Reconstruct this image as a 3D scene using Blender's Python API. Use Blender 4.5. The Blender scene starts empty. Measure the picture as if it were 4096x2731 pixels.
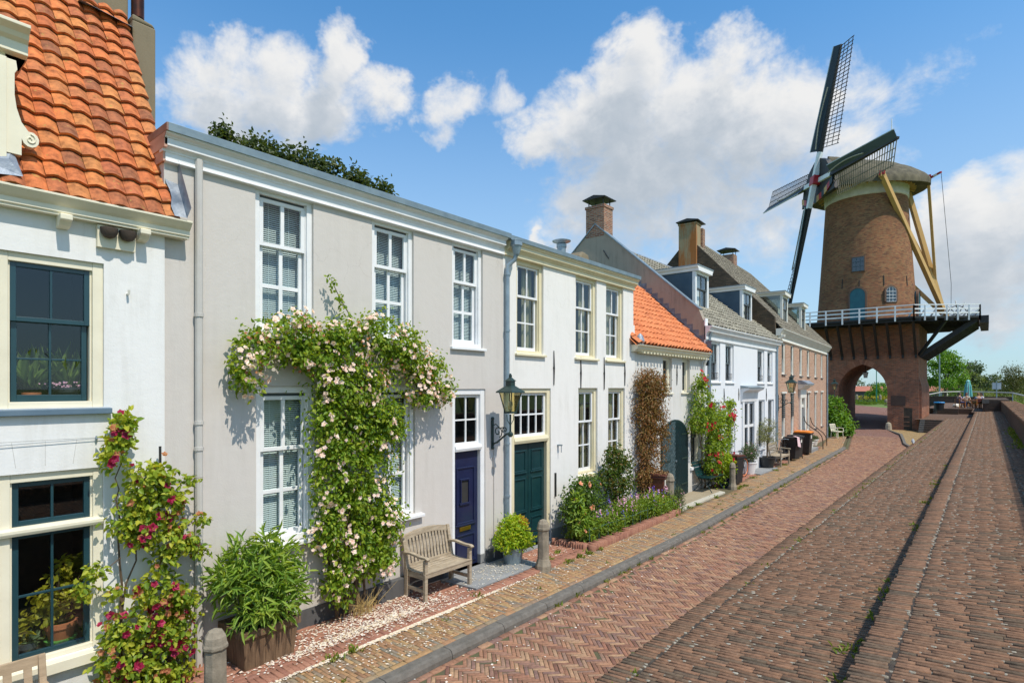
import bpy, math, random
import numpy as np
from mathutils import Vector, Matrix
random.seed(7); rng = np.random.default_rng(11)
R = math.radians
sc = bpy.context.scene
col = sc.collection
# ---------------- camera, sky, sun, exposure ----------------
# world frame: X runs along the street, Y into the houses (facades at Y=7.09), Z up, pavement at Z=0
cd = bpy.data.cameras.new('camera'); cam = bpy.data.objects.new('camera', cd); col.objects.link(cam)
cam.location = (0, 0, 3.25); cam.rotation_euler = (R(90), 0, R(-50.36))
cd.sensor_width = 36; cd.lens = 36*2290/4096; cd.shift_y = (1553-1365.5)/4096
cd.clip_start = .05; cd.clip_end = 6000
sc.camera = cam
SUN_EL, SUN_AZ = 57.5, -94.5          # azimuth measured from +X
sun_d = Vector((math.cos(R(SUN_EL))*math.cos(R(SUN_AZ)), math.cos(R(SUN_EL))*math.sin(R(SUN_AZ)), math.sin(R(SUN_EL))))
sl = bpy.data.lights.new('sun', 'SUN'); sl.energy = 4.0; sl.angle = R(.5); sl.color = (1, .92, .80)
so = bpy.data.objects.new('sun', sl); col.objects.link(so)
so.rotation_euler = sun_d.to_track_quat('Z', 'Y').to_euler()
sc.view_settings.view_transform = 'Standard'; sc.view_settings.look = 'None'
sc.view_settings.exposure = .15; sc.view_settings.gamma = 1

def build_world():
    w = bpy.data.worlds.new('World'); sc.world = w; w.use_nodes = True
    nt = w.node_tree; N = nt.nodes; L = nt.links
    bg = N['Background']; bg.inputs['Strength'].default_value = .125
    sky = N.new('ShaderNodeTexSky'); sky.sky_type = 'NISHITA'; sky.sun_disc = False
    sky.sun_elevation = R(SUN_EL); sky.sun_rotation = R(90-SUN_AZ); sky.air_density = 1.0; sky.dust_density = .5; sky.ozone_density = 2.5
    # clouds: soft cumulus banks laid out by azimuth and elevation on the sky itself
    g = bpy.data.node_groups.new('cloud_density', 'ShaderNodeTree')
    g.interface.new_socket('Az', in_out='INPUT', socket_type='NodeSocketFloat')
    g.interface.new_socket('El', in_out='INPUT', socket_type='NodeSocketFloat')
    g.interface.new_socket('D', in_out='OUTPUT', socket_type='NodeSocketFloat')
    gn = g.nodes; gl = g.links
    gi = gn.new('NodeGroupInput'); go = gn.new('NodeGroupOutput')
    def M(op, a, b=None, c=None, nodes=gn, links=gl):
        n = nodes.new('ShaderNodeMath'); n.operation = op
        for i, v in enumerate((a, b, c)):
            if v is None: continue
            if isinstance(v, (int, float)): n.inputs[i].default_value = v
            else: links.new(v, n.inputs[i])
        return n.outputs[0]
    az, el = gi.outputs['Az'], gi.outputs['El']
    cx = gn.new('ShaderNodeCombineXYZ'); gl.new(az, cx.inputs[0]); gl.new(M('MULTIPLY', el, 1.25), cx.inputs[1])
    def noise(scale, detail, rough, dist=0., off=0.):
        n = gn.new('ShaderNodeTexNoise'); n.inputs['Scale'].default_value = scale; n.inputs['Detail'].default_value = detail
        n.inputs['Roughness'].default_value = rough; n.inputs['Distortion'].default_value = dist
        v = gn.new('ShaderNodeVectorMath'); v.operation = 'ADD'; gl.new(cx.outputs[0], v.inputs[0]); v.inputs[1].default_value = (off, off*.7, off*.3)
        gl.new(v.outputs[0], n.inputs['Vector']); return n.outputs[0]
    nz = M('ADD', M('MULTIPLY', noise(8, 10, .62, .35, 3.1), .8), M('MULTIPLY', noise(30, 6, .65, 0, 7.7), .2))
    wn = gn.new('ShaderNodeTexNoise'); wn.inputs['Scale'].default_value = 7; wn.inputs['Detail'].default_value = 5; wn.inputs['Roughness'].default_value = .6; gl.new(cx.outputs[0], wn.inputs['Vector'])
    ws = gn.new('ShaderNodeSeparateColor'); gl.new(wn.outputs['Color'], ws.inputs[0])
    az = M('ADD', az, M('MULTIPLY', M('SUBTRACT', ws.outputs[0], .5), .20)); el = M('ADD', el, M('MULTIPLY', M('SUBTRACT', ws.outputs[1], .5), .15))
    dens = None
    for (u, v, ru, rv, wt) in CLOUDS+UNSEEN_FILL_CLOUDS:
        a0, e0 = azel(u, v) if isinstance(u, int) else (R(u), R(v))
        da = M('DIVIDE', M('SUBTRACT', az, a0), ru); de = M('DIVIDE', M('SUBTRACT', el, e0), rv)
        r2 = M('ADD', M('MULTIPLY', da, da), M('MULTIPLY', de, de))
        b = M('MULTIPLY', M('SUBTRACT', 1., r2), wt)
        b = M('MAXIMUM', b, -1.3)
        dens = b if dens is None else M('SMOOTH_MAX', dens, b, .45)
    d = M('ADD', dens, M('MULTIPLY', M('SUBTRACT', nz, .5), 3.0))
    gl.new(d, go.inputs[0])
    tc = N.new('ShaderNodeTexCoord'); sx = N.new('ShaderNodeSeparateXYZ'); L.new(tc.outputs['Generated'], sx.inputs[0])
    MM = lambda op, a, b=None, c=None: M(op, a, b, c, N, L)
    AZ = MM('ARCTAN2', sx.outputs[1], sx.outputs[0]); EL = MM('ARCSINE', sx.outputs[2])
    def dn(dz, da=0.):
        q = N.new('ShaderNodeGroup'); q.node_tree = g
        L.new(MM('ADD', AZ, da), q.inputs[0]); L.new(MM('ADD', EL, dz), q.inputs[1]); return q.outputs[0]
    d0 = dn(0.); d1 = dn(.035, -.02); d2 = dn(.09, -.03)
    def ss(x, a, b):
        n = N.new('ShaderNodeMapRange'); n.interpolation_type = 'SMOOTHSTEP'; L.new(x, n.inputs[0]); n.inputs[1].default_value = a; n.inputs[2].default_value = b; return n.outputs[0]
    cover = MM('MULTIPLY', MM('POWER', ss(d0, -.08, .85), .85), ss(EL, .0, .03))
    # thickness toward the sun greys the cloud's lower sides
    thick = MM('ADD', MM('MULTIPLY', ss(d1, .1, 1.3), .45), MM('MULTIPLY', ss(d2, -.1, 1.0), .55))
    cr = N.new('ShaderNodeValToRGB'); L.new(thick, cr.inputs[0])
    e = cr.color_ramp.elements; e[0].position = 0; e[0].color = (6.4, 6.35, 6.25, 1); e[1].position = 1; e[1].color = (3.4, 3.85, 4.35, 1)
    k = cr.color_ramp.elements.new(.45); k.color = (4.8, 5.05, 5.35, 1)
    # the sky gets paler and milkier close to the horizon
    hz = ss(EL, .62, -.02)
    mixh = N.new('ShaderNodeMix'); mixh.data_type = 'RGBA'; L.new(MM('MULTIPLY', hz, .72), mixh.inputs[0]); 
    tint = N.new('ShaderNodeMix'); tint.data_type = 'RGBA'; tint.blend_type = 'MULTIPLY'; tint.inputs[0].default_value = 1
    L.new(sky.outputs[0], tint.inputs[6]); tint.inputs[7].default_value = SKY_TINT
    L.new(tint.outputs[2], mixh.inputs[6]); mixh.inputs[7].default_value = (3.9, 4.5, 5.1, 1)
    mix = N.new('ShaderNodeMix'); mix.data_type = 'RGBA'
    L.new(MM('MULTIPLY', cover, .97), mix.inputs[0]); L.new(mixh.outputs[2], mix.inputs[6]); L.new(cr.outputs[0], mix.inputs[7])
    L.new(mix.outputs[2], bg.inputs['Color'])
def azel(u, v):                        # a direction in the photograph as azimuth / elevation on the sky
    x = (u-2048)/2290; z = (1553-v)/2290
    d = Vector((.770+x*.638, .638-x*.770, z)).normalized()
    return math.atan2(d.y, d.x), math.asin(d.z)
SKY_TINT = (.72, 1.34, 1.58, 1)
CLOUDS = [ # u, v, azimuth radius, elevation radius, weight : left bank, middle puffs, big bank behind the houses, right bank
 (930, 400, .115, .075, 1.0), (1130, 290, .05, .075, .9), (950, 190, .045, .05, .75), (1340, 290, .055, .075, 1.0), (1230, 470, .13, .06, 1.0), (760, 420, .07, .05, .85), (1520, 420, .06, .05, .8),
 (1850, 430, .075, .045, .85), (1800, 560, .035, .022, .6), (2000, 410, .035, .04, .5),
 (2520, 290, .085, .075, 1.05), (2420, 470, .13, .085, 1.1), (2800, 420, .16, .095, 1.15), (2150, 560, .07, .045, .85), (2680, 640, .17, .085, 1.0), (2910, 220, .06, .05, .8), (3150, 440, .09, .08, .85), (2950, 830, .17, .09, .78), (2450, 800, .12, .08, .72), (2700, 920, .26, .08, .62), (3350, 620, .10, .10, .45), (3500, 330, .08, .06, .25), (3000, 560, .12, .09, .8), (3250, 340, .05, .05, .6),
 (2180, 930, .022, .024, .9), (2240, 950, .03, .02, .9), (3840, 800, .06, .05, 1.1), (3970, 900, .08, .065, 1.1), (3780, 1000, .10, .08, .95), (4060, 1120, .10, .09, .9), (4300, 900, .14, .12, 1.0),
 (-900, 500, .2, .1, .9), (-2500, 700, .25, .1, .9), (5600, 300, .25, .15, .9)]
UNSEEN_FILL_CLOUDS = [(-55., 18., .45, .16, 1.2), (-100., 25., .5, .2, 1.2), (-140., 16., .4, .15, 1.2), (-80., 48., .5, .2, .9), (-20., 55., .4, .16, .9), (140., 30., .5, .2, 1.1), (110., 20., .3, .15, 1.)]  # unseen clouds added outside the view to turn the walls' ambient light less blue
build_world()
# ---------------- helpers ----------------
OFF = {}
def tag(o, label=None, cat=None, group=None, kind=None):
    if label: o['label'] = label
    if cat: o['category'] = cat
    if group: o['group'] = group
    if kind: o['kind'] = kind
    return o
def thing(name, label, cat, loc=(0, 0, 0), rot=0., group=None, world=False):
    o = bpy.data.objects.new(name, None); col.objects.link(o)
    o.empty_display_size = .1; o.location = loc; o.rotation_euler = (0, 0, rot)
    if world: OFF[o.name] = Vector(loc)
    return tag(o, label, cat, group)
def dup(o, parent=None):
    c = o.copy(); col.objects.link(c); c.parent = parent
    for ch in list(o.children): dup(ch, c)
    return c
def copyto(root, loc, rot=None, label=None, group=None, scale=None):
    c = dup(root); c.location = loc
    if rot is not None: c.rotation_euler = (0, 0, rot)
    if label: c['label'] = label
    if group: c['group'] = group
    if scale: c.scale = (scale,)*3
    return c
class MB:
    def __init__(s): s.v = []; s.f = []; s.m = []; s.uv = {}
    def add(s, vs, fs, mi=0):
        b = len(s.v); s.v += [tuple(p) for p in vs]
        for f in fs: s.f.append([b+i for i in f]); s.m.append(mi)
        return s
    def quad(s, a, b, c, d, mi=0): return s.add([a, b, c, d], [(0, 1, 2, 3)], mi)
    def box(s, x0, x1, y0, y1, z0, z1, mi=0):
        if x0 > x1: x0, x1 = x1, x0
        if y0 > y1: y0, y1 = y1, y0
        if z0 > z1: z0, z1 = z1, z0
        return s.add([(x0,y0,z0),(x1,y0,z0),(x1,y1,z0),(x0,y1,z0),(x0,y0,z1),(x1,y0,z1),(x1,y1,z1),(x0,y1,z1)],
            [(0,3,2,1),(4,5,6,7),(0,1,5,4),(1,2,6,5),(2,3,7,6),(3,0,4,7)], mi)
    def bar(s, a, b, w, h, mi=0, up=(0, 0, 1), w2=None, h2=None):      # rectangular beam from a to b
        a = Vector(a); b = Vector(b); d = (b-a).normalized(); u = Vector(up)
        x = d.cross(u)
        if x.length < 1e-4: x = d.cross(Vector((1, 0, 0)))
        x.normalize(); u = x.cross(d)
        w2 = w if w2 is None else w2; h2 = h if h2 is None else h2
        vs = [a+x*sx*w/2+u*sy*h/2 for sx, sy in ((-1,-1),(1,-1),(1,1),(-1,1))]+[b+x*sx*w2/2+u*sy*h2/2 for sx, sy in ((-1,-1),(1,-1),(1,1),(-1,1))]
        return s.add(vs, [(0,1,2,3),(7,6,5,4),(0,4,5,1),(1,5,6,2),(2,6,7,3),(3,7,4,0)], mi)
    def tube(s, pts, r, n=8, mi=0, cap=True):
        pts = [Vector(p) for p in pts]; k = len(pts)
        rs = r if isinstance(r, (list, tuple)) else [r]*k
        b = len(s.v); ref = None
        for i, p in enumerate(pts):
            d = (pts[min(i+1, k-1)]-pts[max(i-1, 0)]).normalized()
            if ref is None: ref = d.orthogonal().normalized()
            ref = (ref-d*ref.dot(d)); ref = ref.normalized() if ref.length > 1e-5 else d.orthogonal().normalized()
            q = d.cross(ref)
            for j in range(n):
                t = 2*math.pi*j/n; s.v.append(tuple(p+(ref*math.cos(t)+q*math.sin(t))*rs[i]))
        for i in range(k-1):
            for j in range(n):
                j2 = (j+1) % n; s.f.append([b+i*n+j, b+i*n+j2, b+(i+1)*n+j2, b+(i+1)*n+j]); s.m.append(mi)
        if cap:
            s.f.append([b+j for j in range(n)][::-1]); s.m.append(mi)
            s.f.append([b+(k-1)*n+j for j in range(n)]); s.m.append(mi)
        return s
    def lathe(s, prof, c=(0, 0, 0), n=20, mi=0, a0=0., squash=1.):
        b = len(s.v); k = len(prof)
        for r, z in prof:
            for j in range(n):
                t = a0+2*math.pi*j/n; s.v.append((c[0]+r*math.cos(t), c[1]+r*math.sin(t)*squash, c[2]+z))
        for i in range(k-1):
            for j in range(n):
                j2 = (j+1) % n; s.f.append([b+i*n+j, b+i*n+j2, b+(i+1)*n+j2, b+(i+1)*n+j]); s.m.append(mi)
        s.f.append([b+j for j in range(n)][::-1]); s.m.append(mi)
        s.f.append([b+(k-1)*n+j for j in range(n)]); s.m.append(mi)
        return s
    def prism(s, poly, axis, t0, t1, mi=0):    # poly of 2D points extruded along an axis ('x': poly=(y,z), 'y': (x,z), 'z': (x,y))
        P = {'x': lambda p, t: (t, p[0], p[1]), 'y': lambda p, t: (p[0], t, p[1]), 'z': lambda p, t: (p[0], p[1], t)}[axis]
        n = len(poly); vs = [P(p, t0) for p in poly]+[P(p, t1) for p in poly]
        return s.add(vs, [list(range(n))[::-1], list(range(n, 2*n))]+[(i, (i+1) % n, n+(i+1) % n, n+i) for i in range(n)], mi)
    def build(s, name, mats, parent=None, smooth=False, bevel=0., uv=False, sharp=35):
        off = Vector((0, 0, 0)); p = parent
        while p is not None:
            if p.name in OFF: off = OFF[p.name]
            p = p.parent
        return mesh_obj(name, np.array(s.v, dtype=float).reshape(-1, 3)-np.array(off), s.f, mats, parent, s.m, smooth, bevel, uv, sharp)
def mesh_obj(name, V, Fs, mats, parent=None, mi=None, smooth=False, bevel=0., uv=False, sharp=35):
    me = bpy.data.meshes.new(name)
    if isinstance(Fs, np.ndarray):
        nf, k = Fs.shape
        me.vertices.add(len(V)); me.vertices.foreach_set('co', np.ascontiguousarray(V, dtype=np.float32).ravel())
        me.loops.add(nf*k); me.loops.foreach_set('vertex_index', Fs.astype(np.int32).ravel())
        me.polygons.add(nf); me.polygons.foreach_set('loop_start', np.arange(0, nf*k, k, dtype=np.int32))
        try: me.polygons.foreach_set('loop_total', np.full(nf, k, dtype=np.int32))
        except Exception: pass
        me.update(calc_edges=True)
    else:
        me.from_pydata([tuple(p) for p in V], [], Fs); me.update()
    if not isinstance(mats, (list, tuple)): mats = [mats]
    for m in mats: me.materials.append(m)
    if mi is not None and len(mats) > 1: me.polygons.foreach_set('material_index', np.array(mi, dtype=np.int32))
    if smooth:
        me.polygons.foreach_set('use_smooth', np.ones(len(me.polygons), dtype=bool))
        if sharp: me.set_sharp_from_angle(angle=R(sharp))
    if uv:
        l = me.uv_layers.new(name='UVMap'); n = len(me.loops)
        vi = np.empty(n, dtype=np.int32); me.loops.foreach_get('vertex_index', vi)
        co = np.empty(len(me.vertices)*3, dtype=np.float32); me.vertices.foreach_get('co', co); co = co.reshape(-1, 3)
        nr = np.empty(len(me.polygons)*3, dtype=np.float32); me.polygons.foreach_get('normal', nr); nr = np.abs(nr.reshape(-1, 3))
        lt = np.empty(len(me.polygons), dtype=np.int32); me.polygons.foreach_get('loop_total', lt)
        ax = np.repeat(np.argmax(nr, axis=1), lt); P = co[vi]
        U = np.where(ax == 0, P[:, 1], P[:, 0]); W = np.where(ax == 2, P[:, 1], P[:, 2])
        l.data.foreach_set('uv', np.stack([U, W], 1).astype(np.float32).ravel())
    o = bpy.data.objects.new(name, me); col.objects.link(o)
    if parent is not None: o.parent = parent
    if bevel:
        b = o.modifiers.new('bevel', 'BEVEL'); b.width = bevel; b.segments = 2; b.limit_method = 'ANGLE'; b.angle_limit = R(40)
    return o
# ---------------- materials ----------------
MATS = {}
def nodes(name):
    m = bpy.data.materials.new(name); m.use_nodes = True
    nt = m.node_tree; return m, nt.nodes, nt.links, nt.nodes['Principled BSDF']
def ramp(N, stops):
    r = N.new('ShaderNodeValToRGB'); e = r.color_ramp.elements
    while len(e) < len(stops): e.new(.5)
    for el, (p, c) in zip(e, stops): el.position = p; el.color = (*c, 1)
    return r
def noise(N, L, scale, detail=4, rough=.55, vec=None, dist=0.):
    n = N.new('ShaderNodeTexNoise'); n.inputs['Scale'].default_value = scale; n.inputs['Detail'].default_value = detail
    n.inputs['Roughness'].default_value = rough; n.inputs['Distortion'].default_value = dist
    if vec is not None: L.new(vec, n.inputs['Vector'])
    return n.outputs[0]
def mixc(N, L, fac, a, b, mode='MIX'):
    n = N.new('ShaderNodeMix'); n.data_type = 'RGBA'; n.blend_type = mode
    for sck, v in ((0, fac), (6, a), (7, b)):
        if isinstance(v, (int, float)): n.inputs[sck].default_value = v
        elif isinstance(v, tuple): n.inputs[sck].default_value = (*v[:3], 1)
        else: L.new(v, n.inputs[sck])
    return n.outputs[2]
def math_(N, L, op, a, b=None):
    n = N.new('ShaderNodeMath'); n.operation = op
    for i, v in enumerate((a, b)):
        if v is None: continue
        if isinstance(v, (int, float)): n.inputs[i].default_value = v
        else: L.new(v, n.inputs[i])
    return n.outputs[0]
def bump(N, L, b, h, strength, dist):
    n = N.new('ShaderNodeBump'); n.inputs['Strength'].default_value = strength; n.inputs['Distance'].default_value = dist
    L.new(h, n.inputs['Height']); L.new(n.outputs[0], b.inputs['Normal'])
def coords(N, L, kind='Object', scale=None):
    t = N.new('ShaderNodeTexCoord'); o = t.outputs[kind]
    if scale:
        m = N.new('ShaderNodeMapping'); m.inputs['Scale'].default_value = scale; L.new(o, m.inputs['Vector']); return m.outputs[0]
    return o
def mt(name, c, c2=None, scale=4., rough=.6, bmp=0., bscale=60., metal=0., detail=5, stretch=None, spec=.5, lo=.35, hi=.65, coat=0., island=0.):
    """general procedural surface: two tones mixed by noise, optional grain bump, optional per-piece tone"""
    if name in MATS: return MATS[name]
    m, N, L, b = nodes(name); v = coords(N, L, 'Object', stretch)
    c2 = c2 or tuple(x*.82 for x in c)
    r = ramp(N, [(lo, c), (hi, c2)]); L.new(noise(N, L, scale, detail, .6, v), r.inputs[0]); out = r.outputs[0]
    if island:
        g = N.new('ShaderNodeNewGeometry'); mr = N.new('ShaderNodeMapRange'); L.new(g.outputs['Random Per Island'], mr.inputs[0])
        mr.inputs[3].default_value = 1-island; mr.inputs[4].default_value = 1+island*.6
        out = mixc(N, L, 1., out, mr.outputs[0], 'MULTIPLY')
    L.new(out, b.inputs['Base Color'])
    b.inputs['Roughness'].default_value = rough; b.inputs['Metallic'].default_value = metal; b.inputs['Specular IOR Level'].default_value = spec
    if coat: b.inputs['Coat Weight'].default_value = coat; b.inputs['Coat Roughness'].default_value = .08
    if bmp: bump(N, L, b, noise(N, L, bscale, 4, .6, v), bmp, .01)
    MATS[name] = m; return m
def plaster(name, c, dirt=(.5, .48, .42), amt=.25):
    """painted lime render: trowel waves, fine grain, faint rain streaks and grime spots"""
    m, N, L, b = nodes(name); v = coords(N, L)
    vs = coords(N, L, 'Object', (2.2, 2.2, .25))
    st = ramp(N, [(.45, (0, 0, 0)), (.75, (1, 1, 1))]); L.new(noise(N, L, 3., 6, .65, vs), st.inputs[0])
    bl = ramp(N, [(.38, (0, 0, 0)), (.68, (1, 1, 1))]); L.new(noise(N, L, .9, 8, .65, v), bl.inputs[0])
    f = math_(N, L, 'MULTIPLY', math_(N, L, 'MULTIPLY', st.outputs[0], bl.outputs[0]), amt)
    c1 = mixc(N, L, math_(N, L, 'MULTIPLY', noise(N, L, 1.6, 6, .6, v), .14), c, tuple(x*.72 for x in c))
    c2 = mixc(N, L, f, c1, dirt)
    # splash dirt along the foot of the wall, hairline cracks
    sp = N.new('ShaderNodeSeparateXYZ'); L.new(v, sp.inputs[0]); mr = N.new('ShaderNodeMapRange'); L.new(sp.outputs[2], mr.inputs[0]); mr.inputs[1].default_value = 1.1; mr.inputs[2].default_value = .15
    ft = math_(N, L, 'MULTIPLY', math_(N, L, 'POWER', mr.outputs[0], 2.), math_(N, L, 'MULTIPLY', noise(N, L, 5, 6, .7, v), .75))
    c2 = mixc(N, L, ft, c2, dirt)
    vo = N.new('ShaderNodeTexVoronoi'); vo.feature = 'DISTANCE_TO_EDGE'; vo.inputs['Scale'].default_value = .55
    wv = N.new('ShaderNodeVectorMath'); wv.operation = 'ADD'; L.new(v, wv.inputs[0]); nn = N.new('ShaderNodeTexNoise'); nn.inputs['Scale'].default_value = 3; nn.inputs['Detail'].default_value = 6; L.new(v, nn.inputs['Vector']); L.new(nn.outputs['Color'], wv.inputs[1]); L.new(wv.outputs[0], vo.inputs['Vector'])
    ck = ramp(N, [(.0, (1, 1, 1)), (.006, (0, 0, 0))]); L.new(vo.outputs[0], ck.inputs[0]); ms_ = ramp(N, [(.5, (0, 0, 0)), (.6, (1, 1, 1))]); L.new(noise(N, L, .5, 3, .5, v), ms_.inputs[0])
    c2 = mixc(N, L, math_(N, L, 'MULTIPLY', math_(N, L, 'MULTIPLY', ck.outputs[0], ms_.outputs[0]), .35), c2, dirt)
    L.new(c2, b.inputs['Base Color']); b.inputs['Roughness'].default_value = .85; b.inputs['Specular IOR Level'].default_value = .25
    h = math_(N, L, 'ADD', noise(N, L, 7, 5, .6, v), math_(N, L, 'MULTIPLY', noise(N, L, 55, 4, .6, v), .35))
    bump(N, L, b, h, .38, .012); return m
def brickmat(name, cs, mortar, bw=.22, bh=.065, mo=.009, stain=None, bmp=.7, stain_amt=.5):
    m, N, L, b = nodes(name); uv = coords(N, L, 'UV')
    t = N.new('ShaderNodeTexBrick'); L.new(uv, t.inputs['Vector']); t.offset = .5
    t.inputs['Scale'].default_value = 1; t.inputs['Brick Width'].default_value = bw; t.inputs['Row Height'].default_value = bh
    t.inputs['Mortar Size'].default_value = mo; t.inputs['Mortar Smooth'].default_value = .25
    t.inputs['Color1'].default_value = (0, 0, 0, 1); t.inputs['Color2'].default_value = (1, 1, 1, 1); t.inputs['Mortar'].default_value = (.5, .5, .5, 1)
    o = coords(N, L)
    # the noise makes neighbouring bricks of one tone drift, the brick grey picks the brick's own tone
    f = math_(N, L, 'ADD', math_(N, L, 'MULTIPLY', t.outputs['Color'], .62), math_(N, L, 'MULTIPLY', noise(N, L, 2.2, 6, .7, o), .38))
    k = len(cs); r = ramp(N, [(.12+.76*i/(k-1), c) for i, c in enumerate(cs)]); L.new(f, r.inputs[0])
    c = mixc(N, L, .55, r.outputs[0], mixc(N, L, 1., r.outputs[0], noise(N, L, 45, 4, .7, o), 'MULTIPLY'))
    c = mixc(N, L, 1., c, (1.35, 1.35, 1.35), 'MULTIPLY')
    c = mixc(N, L, t.outputs['Fac'], c, mixc(N, L, noise(N, L, 6, 4, .6, o), mortar, tuple(x*.55 for x in mortar)))
    if stain:
        s = ramp(N, [(.45, (0, 0, 0)), (.7, (1, 1, 1))]); L.new(noise(N, L, .55, 7, .65, o), s.inputs[0])
        c = mixc(N, L, math_(N, L, 'MULTIPLY', s.outputs[0], stain_amt), c, stain)
    L.new(c, b.inputs['Base Color']); b.inputs['Roughness'].default_value = .9; b.inputs['Specular IOR Level'].default_value = .2
    h = math_(N, L, 'ADD', math_(N, L, 'MULTIPLY', t.outputs['Fac'], -1.), math_(N, L, 'MULTIPLY', noise(N, L, 40, 4, .6, o), .5))
    bump(N, L, b, h, bmp, .012); return m
def pieces(name, cs, rough=.85, grain=35., gamt=.5, bmp=.6, lichen=None, lscale=18., lth=.68, coarse=.35, big=.6):
    """loose pieces (pavers, tiles): every mesh island takes its own tone from the list"""
    m, N, L, b = nodes(name); v = coords(N, L)
    g = N.new('ShaderNodeNewGeometry')
    f = math_(N, L, 'ADD', math_(N, L, 'MULTIPLY', g.outputs['Random Per Island'], 1-coarse), math_(N, L, 'MULTIPLY', noise(N, L, big, 4, .6, v), coarse))
    k = len(cs); r = ramp(N, [(.05+.9*i/(k-1), c) for i, c in enumerate(cs)]); L.new(f, r.inputs[0])
    gr = ramp(N, [(.33, (.28, .27, .26)), (.5, (.72, .72, .72)), (.68, (1.08, 1.06, 1.0))]); L.new(noise(N, L, grain, 6, .7, v), gr.inputs[0])
    c = mixc(N, L, gamt, r.outputs[0], mixc(N, L, 1., r.outputs[0], gr.outputs[0], 'MULTIPLY'))
    c = mixc(N, L, 1., c, (1+gamt*.32,)*3, 'MULTIPLY')
    if lichen:
        s = ramp(N, [(lth, (0, 0, 0)), (lth+.05, (1, 1, 1))]); L.new(noise(N, L, lscale, 5, .6, v), s.inputs[0]); c = mixc(N, L, math_(N, L, 'MULTIPLY', s.outputs[0], .75), c, lichen)
    L.new(c, b.inputs['Base Color']); b.inputs['Roughness'].default_value = rough; b.inputs['Specular IOR Level'].default_value = .25
    bump(N, L, b, noise(N, L, grain*1.3, 5, .65, v), bmp, .006); return m
def leafmat(name, cs, trans=.42, rough=.45):
    m, N, L, b = nodes(name); g = N.new('ShaderNodeNewGeometry'); v = coords(N, L)
    f = math_(N, L, 'ADD', math_(N, L, 'MULTIPLY', g.outputs['Random Per Island'], .6), math_(N, L, 'MULTIPLY', noise(N, L, 3.5, 3, .6, v), .4))
    k = len(cs); r = ramp(N, [(.12+.76*i/(k-1), c) for i, c in enumerate(cs)]); L.new(f, r.inputs[0])
    L.new(r.outputs[0], b.inputs['Base Color']); b.inputs['Roughness'].default_value = rough; b.inputs['Specular IOR Level'].default_value = .35
    t = N.new('ShaderNodeBsdfTranslucent'); L.new(mixc(N, L, 1., r.outputs[0], (1.5, 1.35, .5), 'MULTIPLY'), t.inputs[0])
    mx = N.new('ShaderNodeMixShader'); mx.inputs[0].default_value = trans
    L.new(b.outputs[0], mx.inputs[1]); L.new(t.outputs[0], mx.inputs[2]); L.new(mx.outputs[0], N['Material Output'].inputs[0]); return m
def glassmat(name, tint=(.93, .97, .96), rough=.01, ior=1.5, boost=1.3):
    m, N, L, b = nodes(name); N.remove(b)
    tr = N.new('ShaderNodeBsdfTransparent'); tr.inputs[0].default_value = (*tint, 1)
    gl = N.new('ShaderNodeBsdfGlossy'); gl.inputs['Roughness'].default_value = rough; gl.inputs[0].default_value = (.95, .97, 1, 1)
    fr = N.new('ShaderNodeLayerWeight'); fr.inputs[0].default_value = .5
    fac = math_(N, L, 'ADD', math_(N, L, 'MULTIPLY', math_(N, L, 'POWER', fr.outputs['Facing'], 4.), .9), .05)
    nn = noise(N, L, 1.3, 2, .5, coords(N, L)); bp = N.new('ShaderNodeBump'); bp.inputs['Strength'].default_value = .015; bp.inputs['Distance'].default_value = .02
    L.new(nn, bp.inputs['Height']); L.new(bp.outputs[0], gl.inputs['Normal'])
    mx = N.new('ShaderNodeMixShader'); L.new(math_(N, L, 'MULTIPLY', fac, boost), mx.inputs[0]); L.new(tr.outputs[0], mx.inputs[1]); L.new(gl.outputs[0], mx.inputs[2])
    L.new(mx.outputs[0], N['Material Output'].inputs[0]); return m
# ---------------- shared materials ----------------
K = {}
K['white_render'] = plaster('white_render', (.78, .78, .77), (.42, .40, .35), .5)
K['grey_render'] = plaster('grey_render', (.60, .565, .53), (.38, .35, .31), .45)
K['white_render2'] = plaster('white_render_cool', (.79, .775, .745), (.46, .44, .38), .5)
K['barn_render'] = plaster('barn_render', (.68, .67, .64), (.38, .35, .29), .6)
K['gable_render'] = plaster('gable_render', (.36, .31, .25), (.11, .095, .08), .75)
K['gable_dark'] = plaster('gable_dark', (.15, .12, .085), (.04, .035, .03), .8)
K['plinth'] = plaster('plinth_grey', (.13, .13, .135), (.05, .05, .05), .4)
K['plinth_light'] = plaster('plinth_light', (.45, .44, .42), (.25, .24, .2), .5)
K['old_stone'] = plaster('old_stone', (.22, .18, .12), (.09, .075, .05), .7)
K['white'] = mt('white_paint', (.82, .83, .84), (.74, .75, .76), 3, .42, .05, 40)
K['cream'] = mt('cream_paint', (.75, .68, .47), (.68, .61, .41), 3, .45, .06, 40)
K['cream_pale'] = mt('pale_cream_paint', (.80, .75, .59), (.73, .68, .53), 3, .45, .06, 40)
K['offwhite'] = mt('offwhite_paint', (.78, .765, .70), (.70, .68, .60), 3, .5, .06, 40)
K['zinc'] = mt('zinc', (.27, .34, .38), (.20, .26, .30), 5, .45, .1, 25, .5)
K['lead_dark'] = mt('dark_lead', (.20, .23, .27), (.10, .115, .14), 7, .6, .5, 14)
K['lead'] = mt('lead', (.36, .40, .45), (.16, .20, .26), 5, .5, .5, 14, .3)
K['darkgreen'] = mt('dark_green_paint', (.006, .034, .040), (.010, .045, .05), 4, .28, .04, 30, coat=.3)
K['teal_dark'] = mt('dark_teal_paint', (.012, .045, .06), (.016, .055, .07), 4, .3, .04, 30, coat=.3)
K['navy'] = mt('navy_paint', (.011, .015, .052), (.014, .02, .065), 4, .28, .04, 30, coat=.3)
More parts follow.
